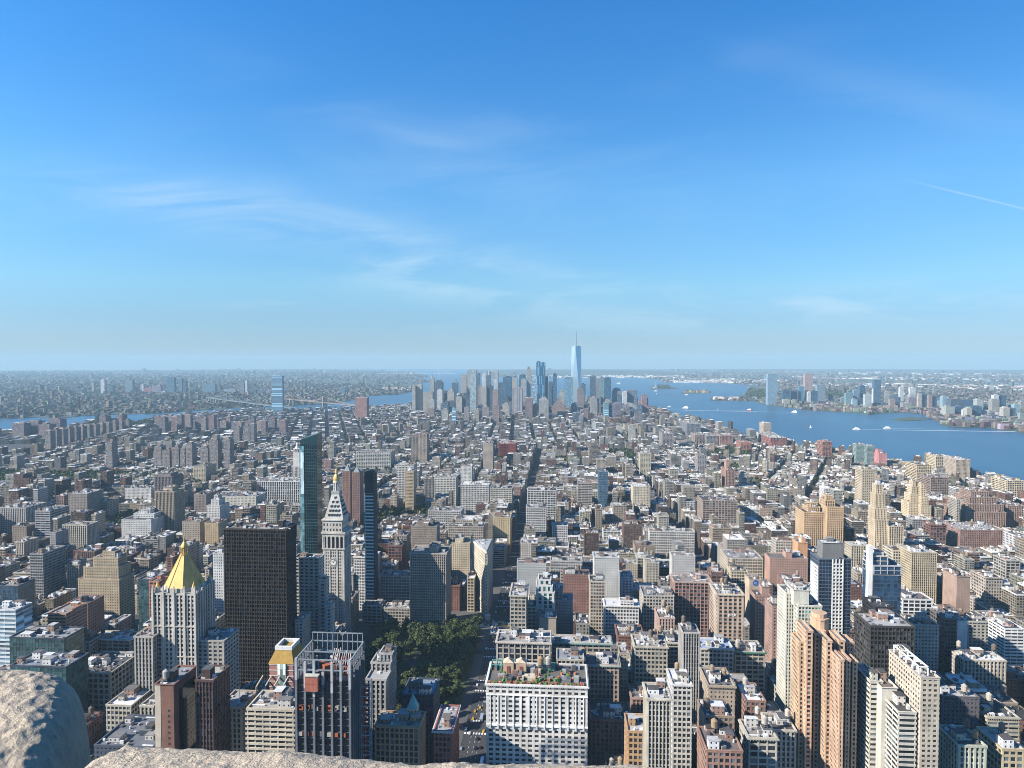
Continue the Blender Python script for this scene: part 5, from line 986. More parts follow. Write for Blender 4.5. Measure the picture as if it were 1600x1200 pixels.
ft(800, 816, 607, 4050, (.38, .33, .33), 'windowless tower with tall vertical shafts', win=(12, 300, .3, .98), short='vertical-shaft tower'); ft(811, 821, 586, 4950, 'blue', 'dark blue slab behind gothic tower', **BG); ft(814, 822, 592, 4700, 'stone', 'tan slab tower')
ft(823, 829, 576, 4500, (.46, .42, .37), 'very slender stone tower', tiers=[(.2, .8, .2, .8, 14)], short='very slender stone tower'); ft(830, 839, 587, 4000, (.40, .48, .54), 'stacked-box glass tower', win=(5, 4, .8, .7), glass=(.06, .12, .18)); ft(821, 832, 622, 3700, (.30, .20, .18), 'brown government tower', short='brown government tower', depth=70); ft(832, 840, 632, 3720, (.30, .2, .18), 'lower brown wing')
ft(838, 852, 566, 4650, 'blue', 'dark blue tower with notched crown', short='notched-crown blue tower', glass=(.03, .09, .16), win=(4, 60, .55, .96), tiers=[(.1, .4, .1, .9, 8), (.5, .9, .1, .9, 1)]); ft(852, 856, 588, 4700, 'blue', 'dark blue lower shoulder', **BG); ft(842, 857, 625, 3850, (.42, .40, .38), 'grey stone stepped block', tiers=[(.15, .85, .2, .8, 10), (.3, .7, .3, .7, 6)])
ft(857, 864, 597, 4600, 'slate', 'slate tower'); ft(864, 870, 584, 4900, 'blue', 'narrow dark blue tower', **BG); ft(882, 895, 590, 4500, (.16, .27, .36), 'smooth blue glass tower', short='smooth blue glass tower', glass=(.06, .15, .22)); ft(874, 882, 612, 4250, 'stone', 'stone tower with setbacks', tiers=[(.2, .8, .2, .8, 14)])
ft(863, 884, 636, 3950, (.40, .26, .22), 'pink-brown ziggurat office', tiers=[(.12, .88, .1, .9, 16), (.25, .75, .2, .8, 16), (.35, .65, .3, .7, 14)], depth=60, short='pink-brown ziggurat')
ft(902, 912, 608, 4500, (.32, .22, .2), 'brown stone pyramid-topped tower', tiers=[(.2, .8, .2, .8, 10)]); ft(908, 915, 600, 4750, 'slate', 'dark rounded tower', **BG)
ft(922, 931, 588, 5100, 'slate', 'slate apartment tower'); ft(932, 938, 592, 4650, (.3, .28, .3), 'grey brown tower'); ft(938, 944, 589, 4640, (.2, .34, .33), 'teal green tower'); ft(945, 955, 590, 4630, 'blue', 'steel blue office tower', short='steel blue office tower', **BG)
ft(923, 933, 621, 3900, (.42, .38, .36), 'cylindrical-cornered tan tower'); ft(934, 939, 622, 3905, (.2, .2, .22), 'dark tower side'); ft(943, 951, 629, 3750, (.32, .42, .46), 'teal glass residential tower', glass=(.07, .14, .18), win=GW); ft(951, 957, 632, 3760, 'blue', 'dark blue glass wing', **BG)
ft(957, 971, 611, 4650, (.3, .3, .32), 'domed office tower', crown='dome'); ft(958, 970, 630, 3850, (.24, .2, .24), 'purple grey block'); ft(965, 972, 618, 4300, 'slate', 'blue glass slab', **BG)
ft(973, 980, 612, 4380, 'white', 'bright white-sided bank slab', short='white-sided bank slab'); ft(980, 996, 610, 4400, (.2, .23, .28), 'wide slate bank headquarters', depth=60); ft(998, 1004, 626, 4200, (.4, .22, .19), 'red-brown residential tower'); ft(1003, 1011, 617, 4180, (.38, .2, .18), 'taller red-brown residential tower', short='taller red-brown tower'); ft(1008, 1014, 634, 4170, (.36, .2, .18), 'low red-brown wing')
ft(706, 712, 638, 3500, (.3, .42, .5), 'slim pale blue tower', win=GW, glass=(.1, .18, .25)); ft(725, 733, 636, 3600, (.36, .3, .28), 'brownish civic block'); ft(740, 748, 640, 3700, 'beige', 'tan civic block')
ft(690, 700, 640, 3600, 'stone', 'small stone tower'); ft(753, 764, 636, 3800, (.34, .26, .24), 'brown civic slab'); ft(785, 796, 632, 3900, 'cream', 'cream stepped block', tiers=[(.2, .8, .2, .8, 10)])
ft(896, 905, 645, 3500, 'slate', 'dark tribeca loft tower'); ft(925, 931, 660, 3100, 'white', 'white slab with bright edge'); ft(963, 972, 666, 2950, 'cream', 'cream lit loft block'); ft(983, 993, 665, 2900, 'cream', 'tall cream lit loft block'); ft(912, 919, 640, 3600, (.3, .2, .2), 'rust brown tower')
g_ = dict(group=None)
ft(424, 441, 587, 4150, (.26, .37, .46), label='blue glass apartment tower with red unfinished top standing alone by the bridge', win=(200, 4, .99, .7), glass=(.06, .11, .16), depth=26, short='lone blue riverside tower', group=None)
ft(555, 573, 621, 3700, (.40, .21, .17), label='lone brown brick apartment tower left of downtown', depth=45, group=None, short='lone brown brick tower', win=(4, 3, .4, .5))
for i, (a, b, y, D) in enumerate(((18, 37, 661, 2800), (42, 60, 658, 2850), (60, 77, 663, 2780), (77, 94, 655, 2900), (155, 165, 650, 3200), (182, 191, 648, 3250))):
    ft(a, b, y, D, (.26, .19, .18), 'dark brick riverside slab', short='dark riverside slabs' if i == 1 else None, group='brick towers by the east river', depth=40)
for i in range(13):
    a = 70+i*10.2; ft(a, a+8.5, 673-i*1.4, 2350+i*75, (.30+.02*(i % 3), .24, .20), 'tan brick housing block', short='tan housing row' if i == 5 else None, group='brick housing blocks in a row', depth=26)
for i in range(22):
    a = 240+i*9.4+random.Random(i).uniform(-2, 2); y = 649+random.Random(i+9).uniform(-4, 7)+i*.3; ft(a, a+7+3*(i % 2), y, 2900+random.Random(i).uniform(0, 500), [(.30, .2, .18), (.24, .18, .18), (.38, .28, .24)][i % 3], 'brown brick housing tower', short='brick project towers' if i == 8 else None, group='brick housing towers near the bridge', depth=26)
for i, (a, b, y) in enumerate(((241, 252, 697), (253, 265, 703), (268, 279, 699), (281, 290, 700), (289, 300, 694), (313, 325, 700), (327, 340, 688), (349, 359, 687), (165, 175, 690), (380, 390, 665), (365, 374, 668), (391, 397, 662))):
    ft(a, b, y, 1980 if y > 685 else 2700, (.31, .25, .22), 'brown cross-plan apartment tower', short='cross-plan apartment towers' if i == 4 else None, group='brown apartment towers at left', depth=26)
# across the bay
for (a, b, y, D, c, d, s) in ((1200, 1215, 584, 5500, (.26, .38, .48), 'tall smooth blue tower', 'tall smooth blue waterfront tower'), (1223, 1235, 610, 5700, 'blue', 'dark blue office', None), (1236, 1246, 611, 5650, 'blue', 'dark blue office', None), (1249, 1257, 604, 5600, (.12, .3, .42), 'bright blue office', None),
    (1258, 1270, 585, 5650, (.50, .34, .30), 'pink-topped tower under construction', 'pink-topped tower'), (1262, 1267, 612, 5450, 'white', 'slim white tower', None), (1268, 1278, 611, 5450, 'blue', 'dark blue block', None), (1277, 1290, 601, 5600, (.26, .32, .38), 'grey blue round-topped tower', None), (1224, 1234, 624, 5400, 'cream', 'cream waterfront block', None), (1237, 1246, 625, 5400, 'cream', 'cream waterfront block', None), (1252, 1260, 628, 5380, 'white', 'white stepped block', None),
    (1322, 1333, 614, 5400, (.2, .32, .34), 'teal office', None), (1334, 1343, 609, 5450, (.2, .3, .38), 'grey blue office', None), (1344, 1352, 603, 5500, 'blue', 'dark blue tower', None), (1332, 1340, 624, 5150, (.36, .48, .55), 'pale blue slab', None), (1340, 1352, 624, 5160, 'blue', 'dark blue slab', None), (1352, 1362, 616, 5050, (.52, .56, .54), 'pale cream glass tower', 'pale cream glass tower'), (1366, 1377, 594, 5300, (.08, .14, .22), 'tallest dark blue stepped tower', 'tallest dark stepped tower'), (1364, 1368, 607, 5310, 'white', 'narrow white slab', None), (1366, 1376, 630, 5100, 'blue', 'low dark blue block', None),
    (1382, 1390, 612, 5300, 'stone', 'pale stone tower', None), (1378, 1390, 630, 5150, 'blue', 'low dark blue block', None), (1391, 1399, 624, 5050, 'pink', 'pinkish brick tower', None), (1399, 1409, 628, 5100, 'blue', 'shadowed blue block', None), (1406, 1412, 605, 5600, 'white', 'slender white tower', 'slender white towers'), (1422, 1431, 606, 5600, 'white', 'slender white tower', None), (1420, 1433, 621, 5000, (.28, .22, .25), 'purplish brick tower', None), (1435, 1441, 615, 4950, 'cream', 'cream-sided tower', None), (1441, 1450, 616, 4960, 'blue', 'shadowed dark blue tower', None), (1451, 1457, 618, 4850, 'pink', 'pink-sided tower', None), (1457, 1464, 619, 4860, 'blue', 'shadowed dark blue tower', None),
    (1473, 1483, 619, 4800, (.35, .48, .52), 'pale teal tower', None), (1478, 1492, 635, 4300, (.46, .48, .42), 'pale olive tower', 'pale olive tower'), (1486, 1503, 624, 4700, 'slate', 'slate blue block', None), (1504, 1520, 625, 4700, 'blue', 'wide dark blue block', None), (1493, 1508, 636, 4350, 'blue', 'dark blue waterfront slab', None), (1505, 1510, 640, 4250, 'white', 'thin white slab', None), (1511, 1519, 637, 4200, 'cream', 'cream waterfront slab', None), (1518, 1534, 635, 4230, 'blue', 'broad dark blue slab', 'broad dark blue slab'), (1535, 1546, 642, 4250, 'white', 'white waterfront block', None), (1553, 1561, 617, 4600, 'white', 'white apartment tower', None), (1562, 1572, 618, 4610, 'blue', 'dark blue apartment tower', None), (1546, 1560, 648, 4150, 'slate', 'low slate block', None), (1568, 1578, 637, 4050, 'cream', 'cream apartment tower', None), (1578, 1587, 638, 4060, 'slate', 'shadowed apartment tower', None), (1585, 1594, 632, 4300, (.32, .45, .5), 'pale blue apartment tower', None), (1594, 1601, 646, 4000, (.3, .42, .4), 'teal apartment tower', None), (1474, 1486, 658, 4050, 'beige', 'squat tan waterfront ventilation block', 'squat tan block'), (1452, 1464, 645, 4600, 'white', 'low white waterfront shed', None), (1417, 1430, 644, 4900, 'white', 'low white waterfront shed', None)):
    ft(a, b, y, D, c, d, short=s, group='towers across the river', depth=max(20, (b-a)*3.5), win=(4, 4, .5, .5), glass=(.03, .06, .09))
for i in range(17): 
    rr = random.Random(i+50); a = 1270+i*3.1; ft(a, a+3.4, 637+rr.uniform(-4, 3), 5150+rr.uniform(-60, 120), 'white', 'low white waterfront house', short='white waterfront houses' if i == 7 else None, group='low white waterfront houses', depth=24)
for (a, b, y, c, d, s) in ((120, 128, 611, 'slate', 'dark slab', None), (143, 146, 600, 'stone', 'thin tower', None), (157, 163, 596, 'white', 'pale thin tower', 'pale thin tower'), (168, 176, 606, 'slate', 'blue grey block', None), (195, 207, 596, (.2, .27, .33), 'broad grey tower', 'broad grey tower'), (202, 208, 613, 'white', 'white slab', None), (210, 220, 612, 'blue', 'blue slab', None), (221, 224, 603, 'white', 'thin white slab', None), (225, 237, 609, (.4, .14, .14), 'reddish brick block', 'reddish block'), (237, 251, 606, (.3, .25, .3), 'purplish block', None), (252, 258, 614, 'white', 'pale lit block', None), (261, 272, 592, (.09, .17, .26), 'dark blue tower', 'dark blue tower'), (278, 284, 594, (.12, .2, .28), 'slim dark blue tower', None), (286, 290, 598, 'slate', 'slim slate tower', None), (296, 304, 610, 'slate', 'slate block', None), (316, 325, 603, (.15, .24, .32), 'broad blue-grey tower', None), (325, 336, 602, (.15, .24, .32), 'broad blue-grey tower', None), (339, 345, 614, 'slate', 'slate block', None), (350, 368, 610, (.28, .33, .38), 'wide grey block', 'wide grey block'), (374, 381, 600, (.25, .22, .28), 'dark brown tower', None), (383, 386, 597, 'white', 'thin white crane-like tower', None), (390, 400, 611, 'slate', 'slate office block', None), (402, 415, 612, 'slate', 'wide slate office block', None), (416, 423, 611, (.3, .25, .28), 'brown-grey office block', None), (455, 470, 618, 'slate', 'low slate block', None), (531, 539, 607, (.14, .2, .28), 'dark courthouse block', None)):
    ft(a, b, y-2.5, 7000, c, d, short=s, group='towers across the east river', depth=40, win=(5, 5, .5, .5))
def chimney(px, y0, y1, D, lab):
    a = atY(px, y0, D); g = Geo(); g.lathe(a[0], D, [(7, -3), (4.2, a[2]), (4.2, a[2]-.1)], 10, (.62, .60, .58)); g.lathe(a[0], D, [(4.6, a[2]-14), (4.4, a[2]-6)], 10, (.5, .2, .18)); tag(obj('smokestack', g, M_WALL), lab, 'smokestack', 'power station smokestacks')
chimney(76.5, 625, 640, 6300, 'pale smokestack by the water, left of the close pair'); chimney(81.5, 625, 640, 6300, 'pale smokestack by the water, right of the close pair'); chimney(166, 625, 640, 6200, 'lone pale smokestack right of the close pair')
# ---------------- bridges
def suspension(name, label, p0, p1, towers, deckz, tz, col, sag=.35, tw=12, stone=False, ends=(0, 0)):
    root = thing(name, label, 'bridge', ((p0[0]+p1[0])/2, (p0[1]+p1[1])/2, -3)); d = Vector((p1[0]-p0[0], p1[1]-p0[1])); L = d.length; u = d/L; n = Vector((-u.y, u.x)); rot = math.atan2(u.y, u.x)
    P = lambda s, off=0: (p0[0]+u.x*s+n.x*off, p0[1]+u.y*s+n.y*off)
    g = Geo(); m = P(L/2); g.box(m[0], m[1], deckz-3, deckz+1.5, L, tw*2, col, rot=rot)
    for s in np.arange(0, towers[0]*L-60, 60): q = P(s); g.box(q[0], q[1], -3, deckz-2.9, 8, tw*1.6, (.35, .3, .27), rot=rot)
    obj('deck', g, M_WALL, root)
    for f in towers:
        t = Geo()
        for o in (-tw, tw) + ((0,) if stone else ()): q = P(f*L, o); t.box(q[0], q[1], -3, tz, 10 if stone else 7, 7 if stone else 5, col, rot=rot)
        for z in ((tz-9, deckz-6) if stone else (tz-7, deckz+25, deckz-8)): q = P(f*L); t.box(q[0], q[1], z, z+(9 if stone else 5), 9.5 if stone else 6, tw*2, col, rot=rot)
        obj('bridge_tower', t, M_WALL, root)
    anchors = [0, towers[0], towers[1], 1]
    for o in (-tw, tw):
        c = Geo(); sp = Geo()
        for (a, b) in zip(anchors[:-1], anchors[1:]):
            prev = None
            za = tz if a in towers else deckz; zb = tz if b in towers else deckz
            for i in range(13):
                t_ = i/12; z = za+(zb-za)*t_ - 4*t_*(1-t_)*((tz-deckz)*(.93 if (a in towers and b in towers) else .22)); q = P((a+(b-a)*t_)*L, o); pt = (q[0], q[1], z)
                if prev: c.tube(prev, pt, 1.5, col, 4)
                if z-deckz > 3: sp.tube((q[0], q[1], deckz), pt, .5, col, 3)
                prev = pt
        ca = obj('main_cable', c, M_WALL, root); obj('suspender', sp, M_WALL, ca)
    return root
a = atY(300, 640, 4300); b = atY(560, 640, 5150)
suspension('suspension_bridge', 'pale blue steel suspension bridge with looping cables left of the lone blue tower', (atY(325, 640, 5450)[0], 5450), (atY(470, 640, 4150)[0], 4150), (.23, .62), 40, 100, (.12, .15, .165), tw=17)
suspension('stone_bridge', 'brownish stone-towered suspension bridge right of the lone blue tower', (atY(425, 640, 5500)[0], 5500), (atY(560, 640, 4500)[0], 4500), (.30, .66), 40, 84, (.20, .17, .15), tw=13, stone=True)
suspension('far_suspension_bridge', 'hazy long suspension bridge with two tall towers on the horizon', (atY(590, 590, 15200)[0], 15200), (atY(712, 590, 15200)[0], 15200), (.25, .78), 68, 208, (.5, .55, .58), tw=16)

_r = random.Random(77)
for i in range(60):
    px = _r.uniform(1290, 1600); y = _r.uniform(615, 646); y += 6 if px > 1480 else 0; D = 5400 if px < 1400 else (4950 if px < 1480 else 4450); w_ = _r.uniform(6, 15)
    ft(px, px+w_, y, D+_r.uniform(0, 350), _r.choice([(.10, .14, .19), (.12, .17, .22), (.4, .36, .3), (.5, .5, .48), (.3, .2, .18), (.2, .26, .3), (.07, .11, .16)]), _r.choice(['mid-rise block', 'plain mid-rise block', 'riverside mid-rise']), group='mid-rises across the river', depth=_r.uniform(25, 50))

for i in range(48):
    px = _r.uniform(655, 1008); y = _r.triangular(606, 642, 630) + (6 if px > 960 else 0); w_ = _r.uniform(5, 12); D = 5000 - (y-606)*32 + _r.uniform(-150, 150)
    ft(px, px+w_, y, D, _r.choice([(.10, .13, .18), (.07, .10, .15), (.42, .38, .32), (.52, .5, .46), (.34, .24, .2), (.26, .2, .2), (.12, .16, .22)]), _r.choice(['mid-height office', 'plain office slab', 'stone office block']), group='mid-height offices downtown', depth=_r.uniform(25, 45), tiers=_r.choice([(), (), [(.2, .8, .2, .8, 12)], [(.1, .9, .1, .9, 10), (.3, .7, .3, .7, 9)]]))
# ------------------------------------------------------------------ water, land, islands, parks, trees, boats
def sheet(name, pts, z, mat, kind='structure', top=None, uvless=True):
    g = Geo(); n = len(pts); g.poly([(x, y, z) for x, y in pts], [tuple(range(n))]); o = obj(name, g, mat); return tag(o, kind=kind)
def fan(name, pts, z, mat, skirt=True):
    import mathutils
    tri = mathutils.geometry.tessellate_polygon([[Vector((x, y, 0)) for x, y in pts]])
    n = len(pts); vs = [(x, y, z) for x, y in pts] + [(x, y, z-3.5) for x, y in pts]; fs = []
    for t in tri:
        a, b, c = [Vector(vs[i]) for i in t]; fs.append(tuple(t) if (b-a).cross(c-a).z > 0 else tuple(t)[::-1])
    fs += [(i, (i+1) % n, n+(i+1) % n, n+i) for i in range(n)]
    g = Geo(); g.poly(vs, fs); return tag(obj(name, g, mat), kind='structure')
g = Geo(); RR = 31500; n = 96; g.poly([(RR*math.cos(R(-2)+R(184)*i/(n-1)), max(-1300, RR*math.sin(R(-2)+R(184)*i/(n-1))), -3) for i in range(n)], [tuple(range(n))]); tag(obj('water', g, M_WAT), kind='structure')
def G(px, py, z=-3): a = atZ(px, py, z); return (a[0], a[1])
MANH = [(-2400, -600), G(-420, 760), G(-150, 705), G(0, 680), G(60, 676), G(95, 671), G(150, 663), G(240, 657), G(300, 650), G(400, 644), G(480, 643), G(560, 641), G(640, 636), G(700, 631), G(790, 627), G(880, 626), G(960, 631), G(1016, 643), G(1040, 652), G(1100, 666), G(1150, 678), G(1200, 692), G(1250, 699), G(1300, 704), G(1340, 716), G(1400, 727), G(1460, 738), G(1530, 748), G(1600, 760), G(1700, 790), (1500, 1200), (1650, 300), (1700, -600)]
fan('ground', MANH, 0.0, M_ASP)
FZ = -1.0
def far_pt(px, dist): d = ray(px, 577); k = dist/math.hypot(d[0], d[1]); return (d[0]*k, d[1]*k)
BK = [far_pt(-900, 31000), (-16000, 2000), G(-420, 690), G(-150, 665), G(0, 655), G(60, 652), G(90, 655), G(125, 650), G(180, 648), G(250, 646), G(330, 640), G(400, 636), G(450, 634), G(520, 631), G(556, 624), G(575, 619), G(628, 616), G(645, 611), G(660, 606), G(648, 600), G(672, 597), G(655, 592), G(668, 589), far_pt(650, 18500), far_pt(640, 22000), far_pt(560, 27000), far_pt(420, 31200), far_pt(100, 31400), far_pt(-300, 31400)]
fan('far_shore_land', BK, FZ, M_FAR)
SI = [far_pt(745, 30500), far_pt(735, 18000), G(745, 588), G(800, 590), G(860, 590.5), G(905, 590), G(1000, 589.5), G(1030, 593), G(1034, 596), G(1060, 596.5), G(1100, 597), G(1150, 600), G(1197, 604), G(1190, 606), G(1168, 607), G(1180, 612), G(1165, 616), G(1150, 621), G(1108, 622), G(1112, 626), G(1180, 627), G(1192, 631), G(1240, 638), G(1270, 642), G(1322, 644), G(1360, 648), G(1385, 645), G(1440, 646), G(1462, 655), G(1470, 664), G(1490, 668), G(1540, 668), G(1570, 672), G(1610, 678), G(1900, 720), (9000, 2000), far_pt(2600, 31000), far_pt(1900, 31300), far_pt(1500, 31300), far_pt(1200, 31300), far_pt(900, 31300)]
fan('river_bank_land', SI, FZ, M_FAR)
fan('bay_inlet', [G(1425, 597), G(1480, 599), G(1600, 603), G(1700, 606), G(1700, 599), G(1600, 598), G(1500, 594.5), G(1440, 594)], FZ+.3, M_WAT)
fan('shore_spit', [G(1392, 655.5), G(1420, 652), G(1462, 655), G(1440, 657), G(1410, 658)], FZ, M_FAR)
fan('island', [G(1078, 615.5), G(1092, 614), G(1110, 614.5), G(1109, 611.5), G(1095, 610.5), G(1080, 611), G(1068, 612.5), G(1062, 614.5)], FZ, M_FAR)
fan('statue_island', [G(1017, 607.5), G(1030, 608), G(1048, 608), G(1060, 607), G(1046, 604.8), G(1030, 604.5), G(1019, 606)], FZ, M_FAR)
fan('harbour_pier_land', [G(600, 612), G(640, 610), G(668, 606.5), G(640, 605), G(600, 607)], FZ+.2, M_FAR)
# hills on the horizon
def hills(name, pa, pb, dist, hs, depth):
    n = len(hs)*6; g = Geo(); vs = []; fs = []
    for i in range(n+1):
        px = pa+(pb-pa)*i/n; f = i/n*(len(hs)-1); k = min(int(f), len(hs)-2); t = f-k; t = t*t*(3-2*t); h = hs[k]*(1-t)+hs[k+1]*t
        for (dd, hh) in ((0, -2), (depth*.35, h*.7), (depth*.6, h), (depth, -2)): p = far_pt(px, dist+dd); vs.append((p[0], p[1], hh))
    for i in range(n):
        for j in range(3): fs.append((i*4+j, (i+1)*4+j, (i+1)*4+j+1, i*4+j+1))
    g.poly(vs, fs); tag(obj(name, g, M_FAR), kind='structure')
hills('hills', 748, 1075, 16500, [5, 60, 105, 95, 110, 105, 85, 60, 20], 5000)
hills('horizon_hills', 1000, 1750, 26500, [0, 35, 45, 40, 60, 45, 55, 60, 50], 4000)
hills('horizon_ridge', 280, 560, 24000, [0, 40, 60, 40, 60, 55, 40, 0], 4500)
# ---- foliage
def crown_geo(seed, rad, h, n, leaf, z0=0.0, cols=((.030, .046, .014), (.05, .07, .02), (.017, .03, .011), (.068, .08, .024))):
    r = random.Random(seed); g = Geo(); lobes = []
    for i in range(9):
        a = r.uniform(0, 6.283); q = rad*r.uniform(.15, .62); lobes.append((q*math.cos(a), q*math.sin(a), z0+h*r.uniform(.35, .82), rad*r.uniform(.30, .52)))
    for i in range(n):
        lx, ly, lz, lr = r.choice(lobes); v = Vector((r.gauss(0, 1), r.gauss(0, 1), r.gauss(0, 1)+.35)).normalized(); k = lr*r.uniform(.72, 1.08)
        c = Vector((lx, ly, lz)) + Vector((v.x*k, v.y*k, v.z*k*.8)); nrm = (v+Vector((r.uniform(-.6, .6), r.uniform(-.6, .6), r.uniform(-.3, .8)))).normalized(); u = nrm.orthogonal().normalized(); w_ = nrm.cross(u); s = leaf*r.uniform(.6, 1.4)
        g.poly([tuple(c+u*s), tuple(c+w_*s*.8), tuple(c-u*s*.9), tuple(c-w_*s*.7)], [(0, 1, 2, 3)], r.choice(cols))
    return g
def trunk_geo(seed, rad, h):
    r = random.Random(seed+99); g = Geo(); c = (.09, .07, .055); g.tube((0, 0, -.2), (r.uniform(-.4, .4), r.uniform(-.4, .4), h*.5), .34, c, 7)
    for i in range(5):
        a = i*1.26+r.uniform(-.3, .3); g.tube((0, 0, h*r.uniform(.28, .42)), (rad*.5*math.cos(a), rad*.5*math.sin(a), h*r.uniform(.55, .75)), .16, c, 5)
    return g
TREES = []
for k in range(5):
    rad = 6.2+k*.9; hh = 17+k*1.2; cm = crown_geo(k+1, rad, hh, 620, .95).mesh('crown'); cm.materials.append(M_LEAF); tm = trunk_geo(k+1, rad, hh).mesh('trunk'); tm.materials.append(M_WALL); TREES.append((cm, tm))
def tree(x, y, k, s, label, group, rot=0.0):
    t = bpy.data.objects.new('park_tree', None); ROOT.objects.link(t); t.location = (x, y, .15); t.scale = (s, s, s*1.0); t.rotation_euler = (0, 0, rot); tag(t, label, 'tree', group)
    for nm, me in (('crown', TREES[k][0]), ('trunk', TREES[k][1])):
        o = bpy.data.objects.new(nm, me); ROOT.objects.link(o); o.parent = t
# park square: between the avenue (X -90) and X -215, streets 26th..23rd
PX0, PX1, PY0, PY1 = -218, -94, 604, 846
g = Geo(); g.box2(PX0, PX1, PY0, PY1, 0, .16, (.05, .07, .03)); lawn = tag(obj('park_lawn', g, M_LEAF), kind='structure')
g = Geo()
for (a, b, w_) in (((PX0+4, PY0+6), (PX1-4, PY1-6), 5), ((PX1-4, PY0+6), (PX0+4, PY1-6), 5), ((PX0+50, PY0+4), (PX0+64, PY1-4), 6), ((PX0+4, PY0+110), (PX1-4, PY0+112), 5)):
    d = Vector((b[0]-a[0], b[1]-a[1])); g.box((a[0]+b[0])/2, (a[1]+b[1])/2, .16, .19, d.length, w_, (.3, .28, .25), rot=math.atan2(d.y, d.x))
tag(obj('park_path', g, M_PAV), kind='structure')
tr = random.Random(21); spots = []
for i in range(900):
    x = tr.uniform(PX0+3, PX1-3); y = tr.uniform(PY0+4, PY1-4)
    if abs(x-(PX0+PX1)/2) < 17 and abs(y-(PY0+125)) < 24: continue
    if all((x-a)**2+(y-b)**2 > 8.6**2 for a, b in spots): spots.append((x, y))
for i, (x, y) in enumerate(spots[:190]): tree(x, y, i % 5, tr.uniform(.75, 1.12), 'leafy broad green tree in the dark park square beyond the construction tower', 'trees in the park square', tr.uniform(0, 6))
def wood(name, corners, z, n, s=(.8, 1.25), seed=1, quads=90):
    """far park canopy, read as one mass"""
    r = random.Random(seed); G_ = Geo(); xs = [c[0] for c in corners]; ys = [c[1] for c in corners]; protos = []
    for k in range(4):
        q = crown_geo(40+k, 7.0, 16, quads, 2.1); protos.append((np.array(q.pv), q.pf, q.pc))
    def inside(x, y):
        c = False; j = len(corners)-1
        for i in range(len(corners)):
            xi, yi = corners[i]; xj, yj = corners[j]
            if (yi > y) != (yj > y) and x < (xj-xi)*(y-yi)/(yj-yi)+xi: c = not c
            j = i
        return c
    V = []; F = []; CC = []; b = 0; k = 0; tries = 0
    while k < n and tries < n*30:
        tries += 1; x, y = r.uniform(min(xs), max(xs)), r.uniform(min(ys), max(ys))
        if not inside(x, y): continue
        pv, pf, pc = protos[k % 4]; sc = r.uniform(*s); a = r.uniform(0, 6.28); c_, s_ = math.cos(a), math.sin(a)
        Vv = np.stack([x+sc*(pv[:, 0]*c_-pv[:, 1]*s_), y+sc*(pv[:, 0]*s_+pv[:, 1]*c_), z+sc*pv[:, 2]*.95], 1); V.append(Vv); F += [[i+b for i in f] for f in pf]; t = r.uniform(.75, 1.25); CC += [(q[0]*t, q[1]*t, q[2]*t) for q in pc]; b += len(Vv); k += 1
    G_.pv = [tuple(v) for v in np.concatenate(V)]; G_.pf = F; G_.pc = CC
    return tag(obj(name, G_, M_LEAF), kind='stuff')
PARKS = []
def park(px0, px1, py0, py1, n, nm='park_trees', seed=1, **k):
    q = [G(px0, py1, 0), G(px1, py1, 0), G(px1, py0, 0), G(px0, py0, 0)]; xs = [p[0] for p in q]; ys = [p[1] for p in q]
    PARKS.append((min(xs), max(xs), min(ys), max(ys))); q = [(min(xs)-4, min(ys)-4), (max(xs)+4, min(ys)-4), (max(xs)+4, max(ys)+4), (min(xs)-4, max(ys)+4)]; wood(nm, q, 0, int(n*1.3), seed=seed, **k)
    gg = Geo(); gg.box2(min(xs), max(xs), min(ys), max(ys), 0, .18, (.04, .06, .025)); tag(obj('park_lawn', gg, M_LEAF), kind='structure')
park(598, 668, 800, 822, 130, seed=2); park(137, 216, 806, 842, 170, seed=3); park(0, 160, 742, 757, 420, seed=4, quads=60); park(868, 916, 718, 735, 150, seed=5, quads=60); park(958, 984, 706, 722, 110, seed=6, quads=60); park(778, 806, 716, 726, 90, seed=7, quads=60)
park(195, 240, 659, 668, 160, seed=8, quads=40); park(1134, 1165, 706, 716, 80, seed=9, quads=40)
def fpark(q, n, seed): wood('shore_trees', q, -1, n, s=(1.5, 3.0), seed=seed, quads=26)
fpark([G(1172, 610), G(1200, 612), G(1200, 624), G(1165, 621)], 260, 11); fpark([G(1290, 612), G(1330, 614), G(1330, 624), G(1290, 622)], 200, 12); fpark([G(1028, 607.6), G(1046, 607.6), G(1046, 605.4), G(1028, 605.4)], 110, 13)
# ---- statue, boats
def statue():
    D = G(1024, 606.5)[1]; a = atY(1024.3, 606, D); zt = atY(1024.3, 598, D)[2]; x = a[0]; r0 = thing('statue', 'tiny green robed statue with raised arm on a star-shaped pedestal island', 'statue', (x, D, -1)); zt = 90
    g = Geo(); g.lathe(x, D, [(34, -1), (30, 12)], 10, (.25, .24, .2)); g.lathe(x, D, [(13, 12), (9, 44)], 4, (.3, .28, .24), a0=R(45)); obj('pedestal', g, M_WALL, r0)
    g = Geo(); g.lathe(x, D, [(6.5, 44), (5.5, 58), (4.2, 72), (4.6, 78), (1.8, 80), (2.4, 83), (1.9, 86), (.3, 87)], 9, (.12, .24, .2)); g.tube((x-3.5, D, 76), (x-5.5, D, 90), 1.3, (.12, .24, .2)); g.lathe(x-5.5, D, [(1.0, 90), (2.0, 91), (.3, 94)], 6, (.8, .6, .25)); g.tube((x+3, D, 74), (x+5, D-2, 68), 1.4, (.12, .24, .2)); obj('robed_figure', g, M_WALL, r0)
statue()
